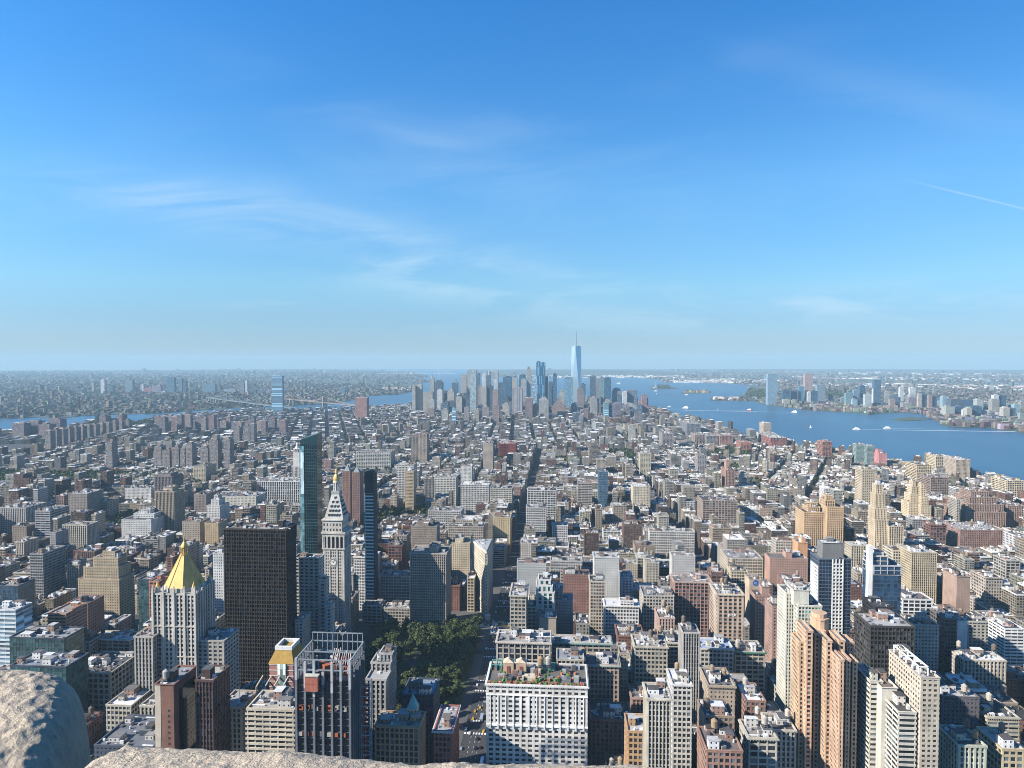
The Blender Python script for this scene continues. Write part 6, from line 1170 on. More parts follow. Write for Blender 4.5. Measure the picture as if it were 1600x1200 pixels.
def boat(px, py, L, label, cat='boat', heading=0.0, wake=0, wl=None, hull=(.75, .75, .75), kind='ferry'):
    X, Y = G(px, py); ro = bpy.data.objects.new('boat', None); ROOT.objects.link(ro); ro.location = (X, Y, -3); ro.rotation_euler = (0, 0, heading); tag(ro, label, cat); W = L*.28; ro.name = kind
    g = Geo(); h = L*.09
    g.poly([(-L/2, -W/2, 0), (L*.3, -W/2, 0), (L/2, 0, 0), (L*.3, W/2, 0), (-L/2, W/2, 0), (-L/2, -W/2, h), (L*.3, -W/2, h), (L*.54, 0, h*1.3), (L*.3, W/2, h), (-L/2, W/2, h)], [(0, 1, 6, 5), (1, 2, 7, 6), (2, 3, 8, 7), (3, 4, 9, 8), (4, 0, 5, 9), (5, 6, 7, 8, 9)], hull); obj('hull', g, M_WALL, ro)
    if kind == 'sailboat':
        g = Geo(); g.tube((0, 0, h), (0, 0, L*1.2), .3, (.6, .6, .6)); g.poly([(.1, .1, h*1.6), (-L*.45, .1, h*1.6), (.1, .1, L*1.15), (.1, -.1, h*1.6), (-L*.45, -.1, h*1.6), (.1, -.1, L*1.15)], [(0, 1, 2), (5, 4, 3), (0, 3, 4, 1), (1, 4, 5, 2), (2, 5, 3, 0)], (.85, .85, .83)); obj('sail', g, M_WALL, ro)
    else:
        g = Geo(); g.box(-L*.06, 0, h*.98, h*2.2, L*.66, W*.8, (.8, .8, .8), win=(2.5, h*1.2, .5, .4)); g.box(-L*.02, 0, h*2.2, h*3.1, L*.42, W*.6, (.8, .8, .8)); g.box(L*.08, 0, h*3.1, h*3.9, L*.12, W*.4, (.7, .7, .7)); obj('cabin', g, M_FAC, ro)
    if wake:
        g = Geo(); r = random.Random(int(px)); wl = wl or wake; n = 26; vs = []; 
        for i in range(n+1):
            t_ = i/n; x = -L*.42-wl*t_; hw = (W*.35+wl*.022*t_)*(1-.55*t_)*r.uniform(.8, 1.2); y = r.uniform(-1, 1)*W*.08; vs += [(x, y-hw, .12), (x, y+hw, .12)]
        g.poly(vs, [(2*i, 2*i+2, 2*i+3, 2*i+1)[::-1] for i in range(n)], (.42, .48, .52)); wk = obj('wake', g, M_WALL); wk.location = (X, Y, -3); wk.rotation_euler = (0, 0, heading); tag(wk, kind='structure')
boat(1338, 671, 34, 'white ferry leading the long wake across the river, nearer of two', heading=R(175), wake=1150)
boat(1386, 669.5, 34, 'white ferry with shorter wake, right of the longer-wake ferry', heading=R(176), wake=240)
boat(1242, 644.5, 42, 'white ferry with thin wake heading toward the squat cream houses', heading=R(-14), wake=900)
boat(1171, 641.5, 40, 'red-hulled vessel with short wake in mid river', heading=R(-4), wake=170, hull=(.5, .06, .06), kind='tugboat')
boat(1072, 638, 50, 'large white ferry in the open water right of the downtown tip', heading=R(-8), wake=200)
boat(1046, 636, 30, 'small white boat with straight thin wake nearest the downtown tip', heading=R(2), wake=330)
boat(1025, 611.5, 42, 'big white ferry close in front of the statue island', heading=R(10))
boat(1027, 616, 28, 'small white ferry just below the larger one near the statue', heading=R(30))
boat(967, 600, 70, 'long pale ship on the far bay right of the downtown towers', heading=R(3), wake=200)
boat(1122, 640.5, 13, 'lone white sailboat in mid river', kind='sailboat', heading=R(20))
boat(1266, 668, 12, 'white sailboat near the right riverbank, sail up', kind='sailboat', heading=R(160))
boat(1073, 617.5, 40, 'white tour boat beside the low brick island', heading=R(0))
boat(508, 581.5, 150, 'bright long ship far out on the hazy left horizon', heading=R(3))
# ------------------------------------------------------------------ the rest of the city: lots on the street grid
AVE = [-1900, -1700, -1510, -1330, -1150, -960, -770, -590, -455, -345, -222, -73, 230, 505, 780, 1050, 1310, 1560]
PROT.append((572, 758, 1066, 600))
PROT.append((700, 764, 1200, 602)); PROT.append((745, 800, 1015, 1100)); PROT.append((690, 760, 970, 875))
PA = np.array([(p[0], p[1], p[2], p[3]) for p in PROT]); FO = np.array(FOOT + [(PX0-6, PX1+28, PY0-10, PY1+36)] + PARKS + [(-150, -60, 840, 884)])
MP = np.array(MANH)
def inpoly(x, y, P=MP):
    n = len(P); c = False; j = n-1
    for i in range(n):
        xi, yi = P[i]; xj, yj = P[j]
        if (yi > y) != (yj > y) and x < (xj-xi)*(y-yi)/(yj-yi)+xi: c = not c
        j = i
    return c
cr = random.Random(1234)
PAL = [('cream', .22), ('tan', .19), ('stone', .13), ('grey', .09), ('brick', .13), ('brown', .12), ('white', .09), ('pink', .05), ('beige', .15)]
def pick(r, items):
    t = r.random()*sum(i[1] for i in items)
    for k, w_ in items:
        t -= w_
        if t <= 0: return k
    return items[-1][0]
def height(X, Y, r, wd):
    u = r.random()
    if Y < 1600 and -360 < X < 520:
        h = r.triangular(20, 66, 42) if u < .9 else r.uniform(60, 80)
        if Y > 1150: h *= .8
    elif Y < 1600 and X <= -360: h = r.triangular(12, 50, 24) if u < .86 else r.uniform(50, 78)
    elif Y < 1600: h = r.triangular(12, 48, 22) if u < .84 else r.uniform(42, 70)
    elif Y < 2650 and -350 < X < 330: h = r.triangular(14, 44, 24) if u < .93 else r.uniform(45, 62)
    elif Y < 2650: h = r.triangular(12, 24, 16) if u < .90 else r.uniform(26, 52)
    elif Y < 3500: h = r.triangular(13, 32, 19) if u < .95 else r.uniform(34, 60)
    else: h = r.triangular(16, 60, 28) if X > -400 else r.triangular(14, 40, 18)
    return h
LOTS = []   # dict-like tuples
WALK = Geo()
def try_lot(cx, cy, w, d, rot, r):
    if cy < 395 or cy > 6500: return
    px, py = proj(cx, cy, 20)
    if px < -130 or px > 1740: return
    R_ = max(w, d)*.5
    if ((FO[:, 0] < cx+w/2) & (FO[:, 1] > cx-w/2) & (FO[:, 2] < cy+d/2) & (FO[:, 3] > cy-d/2)).any(): return
    if 350 < cy < 1540 and abs(cx-(-73-(cy-870)*.215)) < 13+w/2: return
    if not inpoly(cx, cy): return
    h = height(cx, cy, r, w)
    x0, x1 = proj(cx-w/2, cy-d/2, 20)[0], proj(cx+w/2, cy-d/2, 20)[0]
    m = (PA[:, 3] > cy-d/2) & (PA[:, 0] < x1) & (PA[:, 1] > x0)
    if m.any():
        yb = PA[m, 2].max(); hm = atY((x0+x1)/2, yb, cy-d/2)[2]; hb = atY((x0+x1)/2, yb, cy+d/2)[2]; hm = min(hm, hb) if hb < hm else hm
        h = min(h, hm - r.uniform(0, 3))
    if cy < 505: h = min(h, 32)
    if h < 5: return
    LOTS.append([cx, cy, w, d, rot, h, pick(r, PAL), r.random()])
def grid(region, rot, xs, ys, avw, stw, lotmin, lotmax, org=(0, 0)):
    c, s = math.cos(rot), math.sin(rot)
    for i in range(len(xs)-1):
        for j in range(len(ys)-1):
            x0, x1, y0, y1 = xs[i]+avw/2, xs[i+1]-avw/2, ys[j]+stw/2, ys[j+1]-stw/2
            mx, my = (x0+x1)/2, (y0+y1)/2; wx, wy = org[0]+mx*c-my*s, org[1]+mx*s+my*c
            if not region(wx, wy) or wy < 380: continue
            p = proj(wx, wy, 0)
            if p[0] < -250 or p[0] > 1850 or not inpoly(wx, wy): continue
            r = random.Random(hash((int(wx), int(wy))) & 0xffffff)
            WALK.box(wx, wy, 0, .15, x1-x0+7, y1-y0+7, (.3, .3, .3), rot=rot)
            rows = ((y0, (y0+y1)/2-.5), ((y0+y1)/2+.5, y1))
            for (ya, yb) in rows:
                x = x0
                while x < x1-5:
                    w = min(r.uniform(lotmin, lotmax), x1-x)
                    if x1-x-w < 6: w = x1-x
                    dd = (yb-ya)*r.uniform(.78, 1.0); lx = x+w/2; ly = ya+dd/2 if ya == y0 else yb-dd/2
                    try_lot(org[0]+lx*c-ly*s, org[1]+lx*s+ly*c, w-.25, dd, rot, r); x += w
ST0 = [53+80.5*k for k in range(3, 34)]
grid(lambda x, y: y < 1300 and x > -400 and x < 560, 0, AVE, ST0, 29, 18, 13, 32)
grid(lambda x, y: y < 1300 and (x <= -400 or x >= 560), 0, AVE, ST0, 27, 18, 7, 27)
grid(lambda x, y: 1300 <= y < 1580 or (1580 <= y < 2650 and x < 420), 0, AVE, ST0, 27, 17, 9, 26)
grid(lambda x, y: x >= 530 and 1590 <= y < 2700, -.42, [k*115 for k in range(-30, 30)], [k*68 for k in range(-60, 60)], 17, 15, 7, 22, (600, 2000))
grid(lambda x, y: y >= 2650 and x > -650 and not (x >= 530 and y < 2700), .06, [k*92 for k in range(-40, 40)], [k*128 for k in range(-60, 60)], 19, 18, 9, 26, (0, 2650))
grid(lambda x, y: y >= 2650 and x <= -650, .33, [k*76 for k in range(-60, 60)], [k*130 for k in range(-60, 60)], 19, 17, 9, 30, (-900, 2650))
tag(obj('sidewalks', WALK, M_PAV), kind='structure')
# paint an id picture far-to-near to find which lots show largest
W_, H_ = 800, 600; buf = np.full((H_, W_), -1, np.int32); order = sorted([(-(l[1]-l[3]/2), i, None) for i, l in enumerate(LOTS)] + [(-f[2], -2, f) for f in [(a[0]+2, a[1]-2, a[2]+2, a[3]-2) for a in FOOT]], key=lambda t: t[0])
HTOP = {}
for (yy, i, f) in order:
    if i >= 0:
        l = LOTS[i]; x0, x1, D, H, dp = l[0]-l[2]/2, l[0]+l[2]/2, l[1]-l[3]/2, l[5], l[3]
    else:
        x0, x1, D, dp = f[0], f[1], f[2], f[3]-f[2]; pp = proj((x0+x1)/2, D, 0)[0]; H = 20
        for p in PROT:
            if abs(p[3]-D) < 1.5 and p[0]-2 <= pp <= p[1]+2: H = max(H, atY(pp, p[2]-10, D)[2]+30)
    a = proj(x0, D, H); b = proj(x1, D, H); c_ = proj(x0, D+dp, H); e_ = proj((x0+x1)/2, D, 0)
    X0, X1, Y0, Y1 = int(a[0]/2), int(b[0]/2)+1, int(c_[1]/2), int(min(1190, e_[1])/2)+1
    if X1 <= 0 or X0 >= W_ or Y1 <= 0 or Y0 >= H_: continue
    buf[max(0, Y0):Y1, max(0, X0):X1] = i
ids, cnt = np.unique(buf, return_counts=True); vis = dict(zip(ids.tolist(), cnt.tolist())); 
rank = sorted([i for i in vis if i >= 0], key=lambda i: -vis[i])
NTH = 125; CHOSEN = set(rank[:NTH]); SEEN = set(i for i in rank)
STNAMES = [('loft', 'loft'), ('punch', 'apartment house'), ('pier', 'ribbed loft'), ('wide', 'wide-windowed loft'), ('pair', 'apartment block'), ('band', 'banded apartment block')]
CW = dict(cream='cream', tan='tan', stone='pale stone', grey='grey', brick='red brick', brown='brown brick', white='white', pink='pink brick', beige='buff')
def roofword(c): m = sum(c)/3; return 'white' if m > .55 else 'pale' if m > .3 else 'grey' if m > .15 else 'dark'
for i in sorted(CHOSEN):
    cx, cy_, w, d, rot, h, cn, u = LOTS[i]; r = random.Random(i); col = vary(C[cn], .16, r)
    sty, sn = STNAMES[min(5, int(r.random()*5.4))]; rc = r.choice(ROOFS); tk = 0 if h < 18 else (1 if r.random() < .6 else (2 if r.random() < .3 else 0))
    root = thing('building', None, 'building', (cx, cy_, 0), 'ordinary buildings filling the street blocks')
    if abs(rot) > .001: rx = rot; 
    block(root, cx-w/2, cx+w/2, cy_-d/2, cy_+d/2, 0, h, col, sty, r, roofcol=rc, tanks=tk if min(w, d) > 9 else 0, mess=1.5, cornice=r.choice([0, .6, .8]), faces='FRLB')
    if abs(rot) > .001: root.rotation_euler = (0, 0, rot)
    p = proj(cx, cy_-d/2, h)
    AUTO.append((root, p[0], p[1], CW[cn]+' '+sn+', '+roofword(rc)+' '+('tank-topped ' if tk and min(w, d) > 9 else '')+'roof,', None))
# everything else in one mass
S = Geo()
for i, (cx, cy_, w, d, rot, h, cn, u) in enumerate(LOTS):
    if i in CHOSEN: continue
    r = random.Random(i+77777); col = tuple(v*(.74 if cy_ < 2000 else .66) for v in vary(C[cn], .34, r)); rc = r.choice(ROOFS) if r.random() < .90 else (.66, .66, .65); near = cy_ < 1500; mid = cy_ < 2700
    c, s = math.cos(rot), math.sin(rot)
    pu = r.choice([2.4, 2.8, 3.2, 4.0]); n = max(1, round(w/pu)); fh = r.choice([3.1, 3.5, 3.9]); nf = max(1, round(h/fh)); win = (w/n, h/nf, r.uniform(.45, .76), r.uniform(.48, .70))
    if r.random() < .06: win = (w/n, h/nf, .88, .6)
    def add(lx, ly, z0, z1, ww, dd, cc, top=None, wn=(3, 3, 0, 0), rr=0.0): S.box(cx+lx*c-ly*s, cy_+lx*s+ly*c, z0, z1, ww, dd, cc, top=top, win=wn, rot=rot+rr, seed=u*40)
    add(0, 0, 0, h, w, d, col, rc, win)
    pc = vary(col, .2, r) if r.random() < .6 else (.6, .6, .58)
    if mid:
        t = .5 if near else .8
        add(0, -d/2+t/2-.15, h-.5, h+1.0, w+.3, t, pc); add(0, d/2-t/2+.15, h-.1, h+1.0, w+.3, t, pc); add(-w/2+t/2-.15, 0, h-.5, h+.99, t, d-t, pc); add(w/2-t/2+.15, 0, h-.5, h+.99, t, d-t, pc)
        if near and r.random() < .4: add(0, -d/2-.5, h-1.2, h-.4, w+.4, 1.2, vary(pc, .2, r))
    nb = r.choice([1, 1, 2, 3]) if near else (r.choice([0, 1, 1, 2]) if mid else r.choice([0, 0, 1]))
    for k in range(nb):
        bw, bd = min(w*.5, r.uniform(2.5, 8)), min(d*.4, r.uniform(2.5, 7)); add(r.uniform(-1, 1)*(w-bw)*.42, r.uniform(-1, 1)*(d-bd)*.42, h-.1, h+r.uniform(2, 5), bw, bd, r.choice([col, (.5, .5, .48), (.34, .25, .18), (.64, .64, .62)]), top=r.choice(ROOFS))
    if near or (mid and r.random() < .5):
        for k in range(int(w*d/(60 if near else 160))): add(r.uniform(-.43, .43)*w, r.uniform(-.43, .43)*d, h-.1, h+r.uniform(.7, 2.2), r.uniform(.8, 3), r.uniform(.8, 3), r.choice([(.48, .48, .48), (.2, .2, .2), (.66, .66, .66), (.11, .11, .12), (.32, .26, .2)]), rr=r.choice([0, 0, .4]))
    if near and w > 9 and h > 16 and r.random() < .33:
        lx, ly = r.uniform(-.3, .3)*w, r.uniform(-.3, .3)*d; X, Y = cx+lx*c-ly*s, cy_+lx*s+ly*c; tc = r.choice([(.26, .19, .12), (.14, .11, .085), (.32, .29, .25)])
        S.box(X, Y, h, h+3.2, 2.6, 2.6, (.09, .09, .09)); S.lathe(X, Y, [(1.9, h+3.2), (2.0, h+7.2), (0, h+8.8)], 9, tc, cap=False)
tag(obj('city_buildings', S, M_FAC), kind='stuff')
# ---------------- far shores
def infr(x, y): p = proj(x, y, 10); return -60 < p[0] < 1660 and y > 1500
def scatter(name, P, n, seed, dmin, dmax, extra=None):
    P = np.array(P); r = random.Random(seed); g = Geo(); k = t = 0
    while k < n and t < n*12:
        t += 1; dist = dmin*(dmax/dmin)**(r.random()**.85); ang = r.uniform(R(-37), R(37)) - YAW; x, y = dist*math.sin(ang), dist*math.cos(ang)
        if not infr(x, y) or not inpoly(x, y, P): continue
        f = dist/5000; w, d, h = r.uniform(10, 34)*f**.8, r.uniform(10, 26)*f**.8, r.triangular(6, 24, 9)*max(1, f**.35)
        if r.random() < .03: h *= r.uniform(1.6, 3.2); w *= .8
        q = math.sin(x*.0021+seed)*math.cos(y*.0017)+math.sin((x+y)*.0006)
        if q < -.55 and r.random() < .8: continue
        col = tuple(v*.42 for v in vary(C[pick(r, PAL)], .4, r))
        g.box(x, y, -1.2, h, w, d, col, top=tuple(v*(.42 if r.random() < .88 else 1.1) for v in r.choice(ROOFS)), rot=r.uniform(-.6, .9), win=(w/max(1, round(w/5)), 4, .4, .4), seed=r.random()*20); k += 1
    if extra: extra(g, r)
    tag(obj(name, g, M_FAC), kind='stuff')
scatter('far_shore_buildings', BK, 9500, 5, 4000, 28000)
def port(g, r):
    for i in range(420):
        px = r.triangular(1030, 1240, 1130); dist = r.uniform(11200, 13500); p = far_pt(px, dist); g.box(p[0], p[1], -1.2, r.uniform(8, 22), r.uniform(40, 150), r.uniform(20, 60), r.choice([(.8, .8, .78), (.42, .40, .36), (.3, .18, .16), (.6, .6, .6)]), rot=r.uniform(-.2, .3))
    for i in range(260):
        px = r.uniform(800, 1070); dist = r.uniform(14200, 16000); p = far_pt(px, dist); g.box(p[0], p[1], -1.2, r.uniform(8, 30), r.uniform(20, 90), r.uniform(20, 50), r.choice([(.75, .73, .7), (.7, .6, .5), (.6, .5, .45), (.8, .8, .8)]), rot=r.uniform(-.2, .3))
    for i in range(500):
        px = r.uniform(1240, 1640); dist = r.choice([r.uniform(9800, 11500), r.uniform(14500, 17000), r.uniform(20000, 24000)]); p = far_pt(px, dist); g.box(p[0], p[1], -1.2, r.uniform(8, 18), r.uniform(60, 260), r.uniform(30, 90), r.choice([(.8, .8, .78), (.78, .76, .7), (.6, .42, .36), (.7, .7, .7)]), rot=r.uniform(-.2, .3))
def shore(g, r):
    port(g, r); k = 0
    while k < 1500:
        px = r.uniform(1230, 1640); dist = r.uniform(4100, 6800); p = far_pt(px, dist)
        if not inpoly(p[0], p[1], np.array(SI)): continue
        g.box(p[0], p[1], -1.2, r.triangular(8, 34, 12), r.uniform(14, 44), r.uniform(12, 30), tuple(v*r.uniform(.5, .9) for v in C[pick(r, PAL)]), top=r.choice(ROOFS), rot=r.uniform(-.2, .3), win=(4, 4, .5, .5)); k += 1
scatter('river_bank_buildings', SI, 7500, 8, 4200, 26000, shore)
def scat2(name, pxr, pyr, n, seed, hh, cols):   # low island / pier buildings
    r = random.Random(seed); g = Geo()
    for i in range(n): p = G(r.uniform(*pxr), r.uniform(*pyr)); g.box(p[0], p[1], -1.2, r.uniform(*hh), r.uniform(20, 60), r.uniform(14, 40), r.choice(cols), rot=r.uniform(-.2, .2))
    tag(obj(name, g, M_FAC), kind='stuff')
scat2('island_buildings', (1072, 1106), (611.8, 614), 26, 3, (8, 24), [(.42, .2, .15), (.3, .34, .2), (.5, .3, .22), (.06, .1, .04), (.06, .1, .04)])
scat2('pier_buildings', (600, 655), (606.5, 611), 60, 4, (6, 18), [(.75, .75, .72), (.5, .28, .2), (.6, .5, .4)])
scat2('terminal_buildings', (1112, 1150), (622.5, 625.5), 16, 6, (6, 22), [(.5, .2, .14), (.55, .4, .3), (.7, .7, .68)])
# street trees
def street_trees():
    r = random.Random(6); G_ = Geo(); q = crown_geo(60, 4.6, 11, 44, 1.9); pv = np.array(q.pv); V = []; F = []; CC = []; b = 0; k = 0
    zones = [(330, 1250, 1600, 2700, 1500), (-1600, -300, 1500, 2700, 900), (-1500, -250, 900, 1500, 260), (500, 1300, 800, 1600, 420), (-1000, 700, 2650, 3900, 500), (800, 1250, 1800, 2900, 160)]
    rng = np.array([[l[0], l[1], max(l[2], l[3])] for l in LOTS])
    for (xa, xb, ya, yb, n) in zones:
        k = t = 0
        while k < n and t < n*8:
            t += 1; x, y = r.uniform(xa, xb), r.uniform(ya, yb)
            p = proj(x, y, 5)
            if not (-50 < p[0] < 1650) or not inpoly(x, y): continue
            if (np.maximum(abs(rng[:, 0]-x), abs(rng[:, 1]-y)) < rng[:, 2]*.42).any(): continue
            sc = r.uniform(.8, 1.5); V.append(np.stack([x+sc*pv[:, 0], y+sc*pv[:, 1], sc*pv[:, 2]], 1)); F += [[i+b for i in f] for f in q.pf]; tt = r.uniform(.7, 1.2); CC += [tuple(v*tt for v in c_) for c_ in q.pc]; b += len(pv); k += 1
    G_.pv = [tuple(v) for v in np.concatenate(V)]; G_.pf = F; G_.pc = CC; tag(obj('street_trees', G_, M_LEAF), kind='stuff')
street_trees()
# ---------------- plaza, crossings, cars
g = Geo(); 
def gp(px, py): a = atZ(px, py, 0); return (a[0], a[1])
g.poly([(*gp(727, 981), .02), (*gp(775, 981), .02), (*gp(772, 968), .02), (*gp(745, 967), .02)], [(0, 1, 2, 3)]); g.poly([(*gp(700, 992), .016), (*gp(790, 992), .016), (*gp(790, 985), .016), (*gp(700, 985), .016)], [(0, 1, 2, 3)])
pz = tag(obj('plaza', g, flat_mat('sandy_paving', (.42, .35, .27), .9)), kind='structure')
g = Geo()
for Y in [53+80.5*k for k in range(6, 26)]:
    for AX in (-73, 230, 505):
        for k in range(9):
            for yy in (Y-11, Y+11): g.poly([(AX-11+k*2.6, yy-1.5, .012), (AX-9.6+k*2.6, yy-1.5, .012), (AX-9.6+k*2.6, yy+1.5, .012), (AX-11+k*2.6, yy+1.5, .012)], [(0, 1, 2, 3)], (.7, .7, .7))
        for ln in (-4, 0, 4):
            for k in range(7): g.poly([(AX+ln-.1, Y+14+k*8, .012), (AX+ln+.1, Y+14+k*8, .012), (AX+ln+.1, Y+17+k*8, .012), (AX+ln-.1, Y+17+k*8, .012)], [(0, 1, 2, 3)], (.7, .7, .7))
tag(obj('road_markings', g, M_WALL), kind='structure')
def carmesh(col, big=False):
    g = Geo(); L, W_c, h = (4.7, 1.85, .95) if not big else (11.5, 2.5, 1.2)
    prof = [(-L/2, .35), (-L/2, h), (-L*.36, h+.05), (-L*.26, h+.55), (L*.12, h+.58), (L*.26, h+.02), (L*.47, h-.12), (L/2, .7), (L/2, .35)] if not big else [(-L/2, .4), (-L/2, 3.0), (L*.46, 3.0), (L/2, 2.2), (L/2, .4)]
    n = len(prof); vs = [(-W_c/2, x, z) for x, z in prof] + [(W_c/2, x, z) for x, z in prof]; g.poly(vs, [tuple(range(n))[::-1], tuple(range(n, 2*n))] + [(i, (i+1) % n, n+(i+1) % n, n+i) for i in range(n)], col)
    if not big:
        g.poly([(-W_c/2-.01, -L*.24, h+.1), (-W_c/2-.01, L*.2, h+.1), (-W_c/2-.01, L*.12, h+.5), (-W_c/2-.01, -L*.2, h+.5)], [(3, 2, 1, 0)], (.02, .02, .03)); g.poly([(W_c/2+.01, -L*.24, h+.1), (W_c/2+.01, L*.2, h+.1), (W_c/2+.01, L*.12, h+.5), (W_c/2+.01, -L*.2, h+.5)], [(0, 1, 2, 3)], (.02, .02, .03))
    for sx in (-W_c/2-.02, W_c/2-.2):
        for yy in (-L*.31, L*.31): g.poly([(sx, yy+.34*math.cos(a*.785), .34+.34*math.sin(a*.785)) for a in range(8)] + [(sx+.22, yy+.34*math.cos(a*.785), .34+.34*math.sin(a*.785)) for a in range(8)], [tuple(range(8)), tuple(range(8, 16))[::-1]] + [(k, (k+1) % 8, 8+(k+1) % 8, 8+k) for k in range(8)], (.02, .02, .02))
    me = g.mesh('car'); me.materials.append(M_METAL); return me
CM = [(carmesh(c, b), nm, lb) for c, b, nm, lb in (((.75, .75, .75), 0, 'car', 'small white car on the wide avenue beside the park'), ((.04, .04, .045), 0, 'car', 'small black car on the wide avenue beside the park'), ((.75, .45, .03), 0, 'taxi', 'yellow taxi on the wide avenue beside the park'), ((.4, .42, .44), 0, 'car', 'small grey car on the wide avenue beside the park'), ((.55, .57, .6), 1, 'bus', 'long pale bus on the wide avenue beside the park'))]
vr = random.Random(8); used = []
for i in range(120):
    k = vr.choice([0, 1, 1, 2, 2, 3, 3]) if i > 4 else 4; Y = vr.uniform(470, 1180); X = -73 + vr.choice([-10, -6, -2, 2, 6, 10])
    if any(abs(X-a) < 3 and abs(Y-b) < 13 for a, b in used): continue
    used.append((X, Y)); me, nm, lb = CM[k]; o = bpy.data.objects.new(nm, me); ROOT.objects.link(o); o.location = (X, Y, .02); o.rotation_euler = (0, 0, math.pi if X < -73 else 0); tag(o, lb, 'bus' if k == 4 else nm, 'traffic on the wide avenue')
for i in range(40):
    k = vr.choice([0, 1, 2, 3]); X = vr.uniform(-205, -60); Y = vr.uniform(851, 866)
    if any(abs(X-a) < 6 and abs(Y-b) < 3 for a, b in used): continue
    used.append((X, Y)); me, nm, lb = CM[k]; o = bpy.data.objects.new(nm, me); ROOT.objects.link(o); o.location = (X, Y, .03); o.rotation_euler = (0, 0, math.pi/2); tag(o, lb.replace('on the wide avenue beside the park', 'on the cross street beyond the park'), nm, 'traffic on the cross street beyond the park')
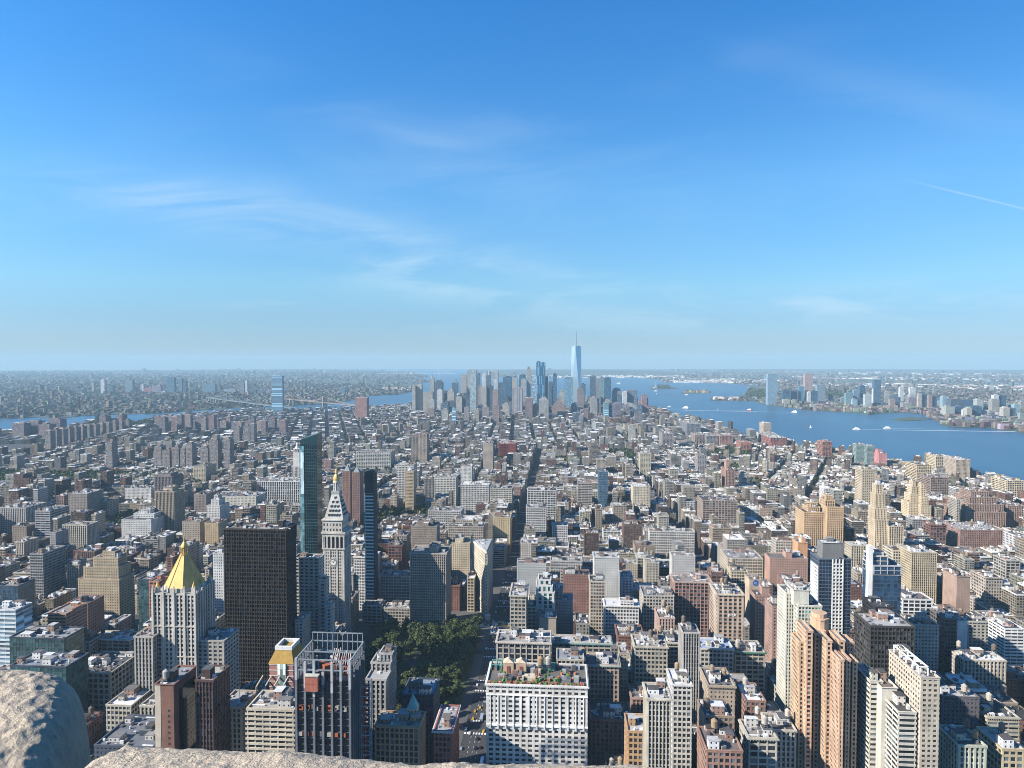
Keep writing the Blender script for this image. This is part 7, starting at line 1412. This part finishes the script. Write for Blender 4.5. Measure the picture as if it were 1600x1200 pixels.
# ------------------------------------------------------------------ stone parapet by the camera
def fbm(x, y, s=0):
    import mathutils
    return mathutils.noise.fractal(Vector((x, y, s)), .9, 2.1, 6)
def stone_block(name, label, prof, y0, y1, ny, seed, endr=.05):
    """prof: outline (x,z) left to right over the top; extruded along depth, rounded ends, rough surface"""
def parapet():
    from mathutils import noise
    def grid_mesh(name, f, nu, nv, label):
        vs = []; fs = []
        for j in range(nv+1):
            for i in range(nu+1): vs.append(f(i/nu, j/nv))
        for j in range(nv):
            for i in range(nu): a = j*(nu+1)+i; fs.append((a, a+1, a+nu+2, a+nu+1))
        g = Geo(); g.poly(vs, fs); o = obj(name, g, M_STONE, smooth=True); return tag(o, label, 'parapet')
    # coping along the bottom of the view: section rolled over its top, running in x
    sec = [(-.30, -.55), (-.30, -.10), (-.27, -.03), (-.20, 0), (-.05, .012), (.10, .012), (.20, 0), (.26, -.03), (.285, -.10), (.285, -.55)]
    c0 = Vector(atY(640, 1176, .655)); 
    def ledge(u, v):
        x = -.45+1.6*u; k = v*(len(sec)-1); i = min(int(k), len(sec)-2); t = k-i; y = (sec[i][0]*(1-t)+sec[i+1][0]*t)*.42; z = (sec[i][1]*(1-t)+sec[i+1][1]*t)*.42
        n = noise.fractal(Vector((x*9, y*9, z*9)), 1.0, 2.0, 5); m = noise.fractal(Vector((x*85, y*85, z*50+3)), 1.0, 2.0, 2); sag = .0018*math.sin(x*14)+.003*noise.noise(Vector((x*6.1, 0, 7)))
        drop = .001*(x+.2)+.5*max(0, -.435-x)
        return (x, .555+y+n*.003, c0[2]+z+n*.005+m*.0018+sag-drop)
    grid_mesh('stone_coping', ledge, 900, 90, 'rough sunlit limestone coping running along the bottom edge of the view')
    # big rounded block at the left
    a = Vector(atY(-30, 1058, 1.0)); e = Vector(atY(140, 1165, 1.0)); z0 = a[2]
    def blk(u, v):
        # superellipse-like dome: u around from front to back over top (y-z), v across x
        cx = a[0]; rx = e[0]-cx; x = -1.4 + (cx+rx+1.4)*(1-(1-v)**1.3); q = max(0.0, (x-cx)/rx); yy = -1+2*u; y = 1.0+(.10 if yy > 0 else .26)*yy
        z = z0 - .30 + .30*max(0.0, 1 - min(1, q)**5.5 - .8*abs(yy)**(3.0 if yy < 0 else 2.2))**(1/4.0)
        x += .5*(1.0-y)
        n = noise.fractal(Vector((x*6, y*6, z*6)), 1.0, 2.0, 5); m = noise.fractal(Vector((x*58, y*58, z*20)), 1.0, 2.0, 2)
        return (x+m*.0006, y+n*.004, z+n*.007+m*.0030)
    grid_mesh('stone_block', blk, 260, 900, 'big rounded weathered limestone block at the lower left corner')
parapet()
# ------------------------------------------------------------------ labels for the many
ORD = ['leftmost', 'second-from-left', 'third-from-left', 'fourth-from-left', 'fifth-from-left', 'sixth-from-left', 'seventh-from-left', 'eighth-from-left', 'ninth-from-left', 'tenth-from-left', 'eleventh-from-left', 'twelfth-from-left', 'thirteenth-from-left']
def autolabels():
    marks = [(x, y, s) for x, y, s in LAND if s]; groups = {}
    for (o, px, py, desc, short) in AUTO:
        best = None
        for (mx, my, s) in marks:
            if s == short or (short and s.split()[-1] == desc.split()[-1] and s == desc): continue
            d = math.hypot((px-mx), (py-my)*1.3)
            if d > 2.5 and (best is None or d < best[0]): best = (d, mx, my, s)
        d, mx, my, s = best; dx, dy = px-mx, py-my
        if short and 'group' in o.keys() and short.endswith('s'): pass
        rel = ('left of' if dx < 0 else 'right of') if abs(dx) > abs(dy)*.9 else ('beyond' if dy < 0 else 'in front of')
        groups.setdefault(f'{desc} {rel} the {s}', []).append((px, o))
    for lab, L in groups.items():
        L.sort(key=lambda t: t[0])
        for k, (px, o) in enumerate(L):
            l_ = lab if len(L) == 1 else f'{ORD[min(k, len(ORD)-1)]} {lab}'
            if len(l_.split()) > 16: l_ = l_.replace('wide-windowed ', '').replace('tank-topped ', '')
            o['label'] = l_
autolabels()
# ------------------------------------------------------------------ haze
def haze():
    m = bpy.data.materials.new('haze_air'); m.use_nodes = True; t = m.node_tree; t.nodes.clear()
    v = N(t, 'ShaderNodeVolumePrincipled'); v.inputs['Color'].default_value = (.46, .70, .86, 1); v.inputs['Density'].default_value = 4.6e-5; v.inputs['Anisotropy'].default_value = 0.0
    o = N(t, 'ShaderNodeOutputMaterial'); t.links.new(v.outputs[0], o.inputs['Volume'])
    g = Geo(); g.box2(-31800, 31800, -1500, 31800, -6, 560, (.5, .5, .5)); h_ = obj('haze', g, m, bottom=True); tag(h_, kind='stuff')
haze()
for o in bpy.data.objects:
    if '_o' in o.keys(): del o['_o']
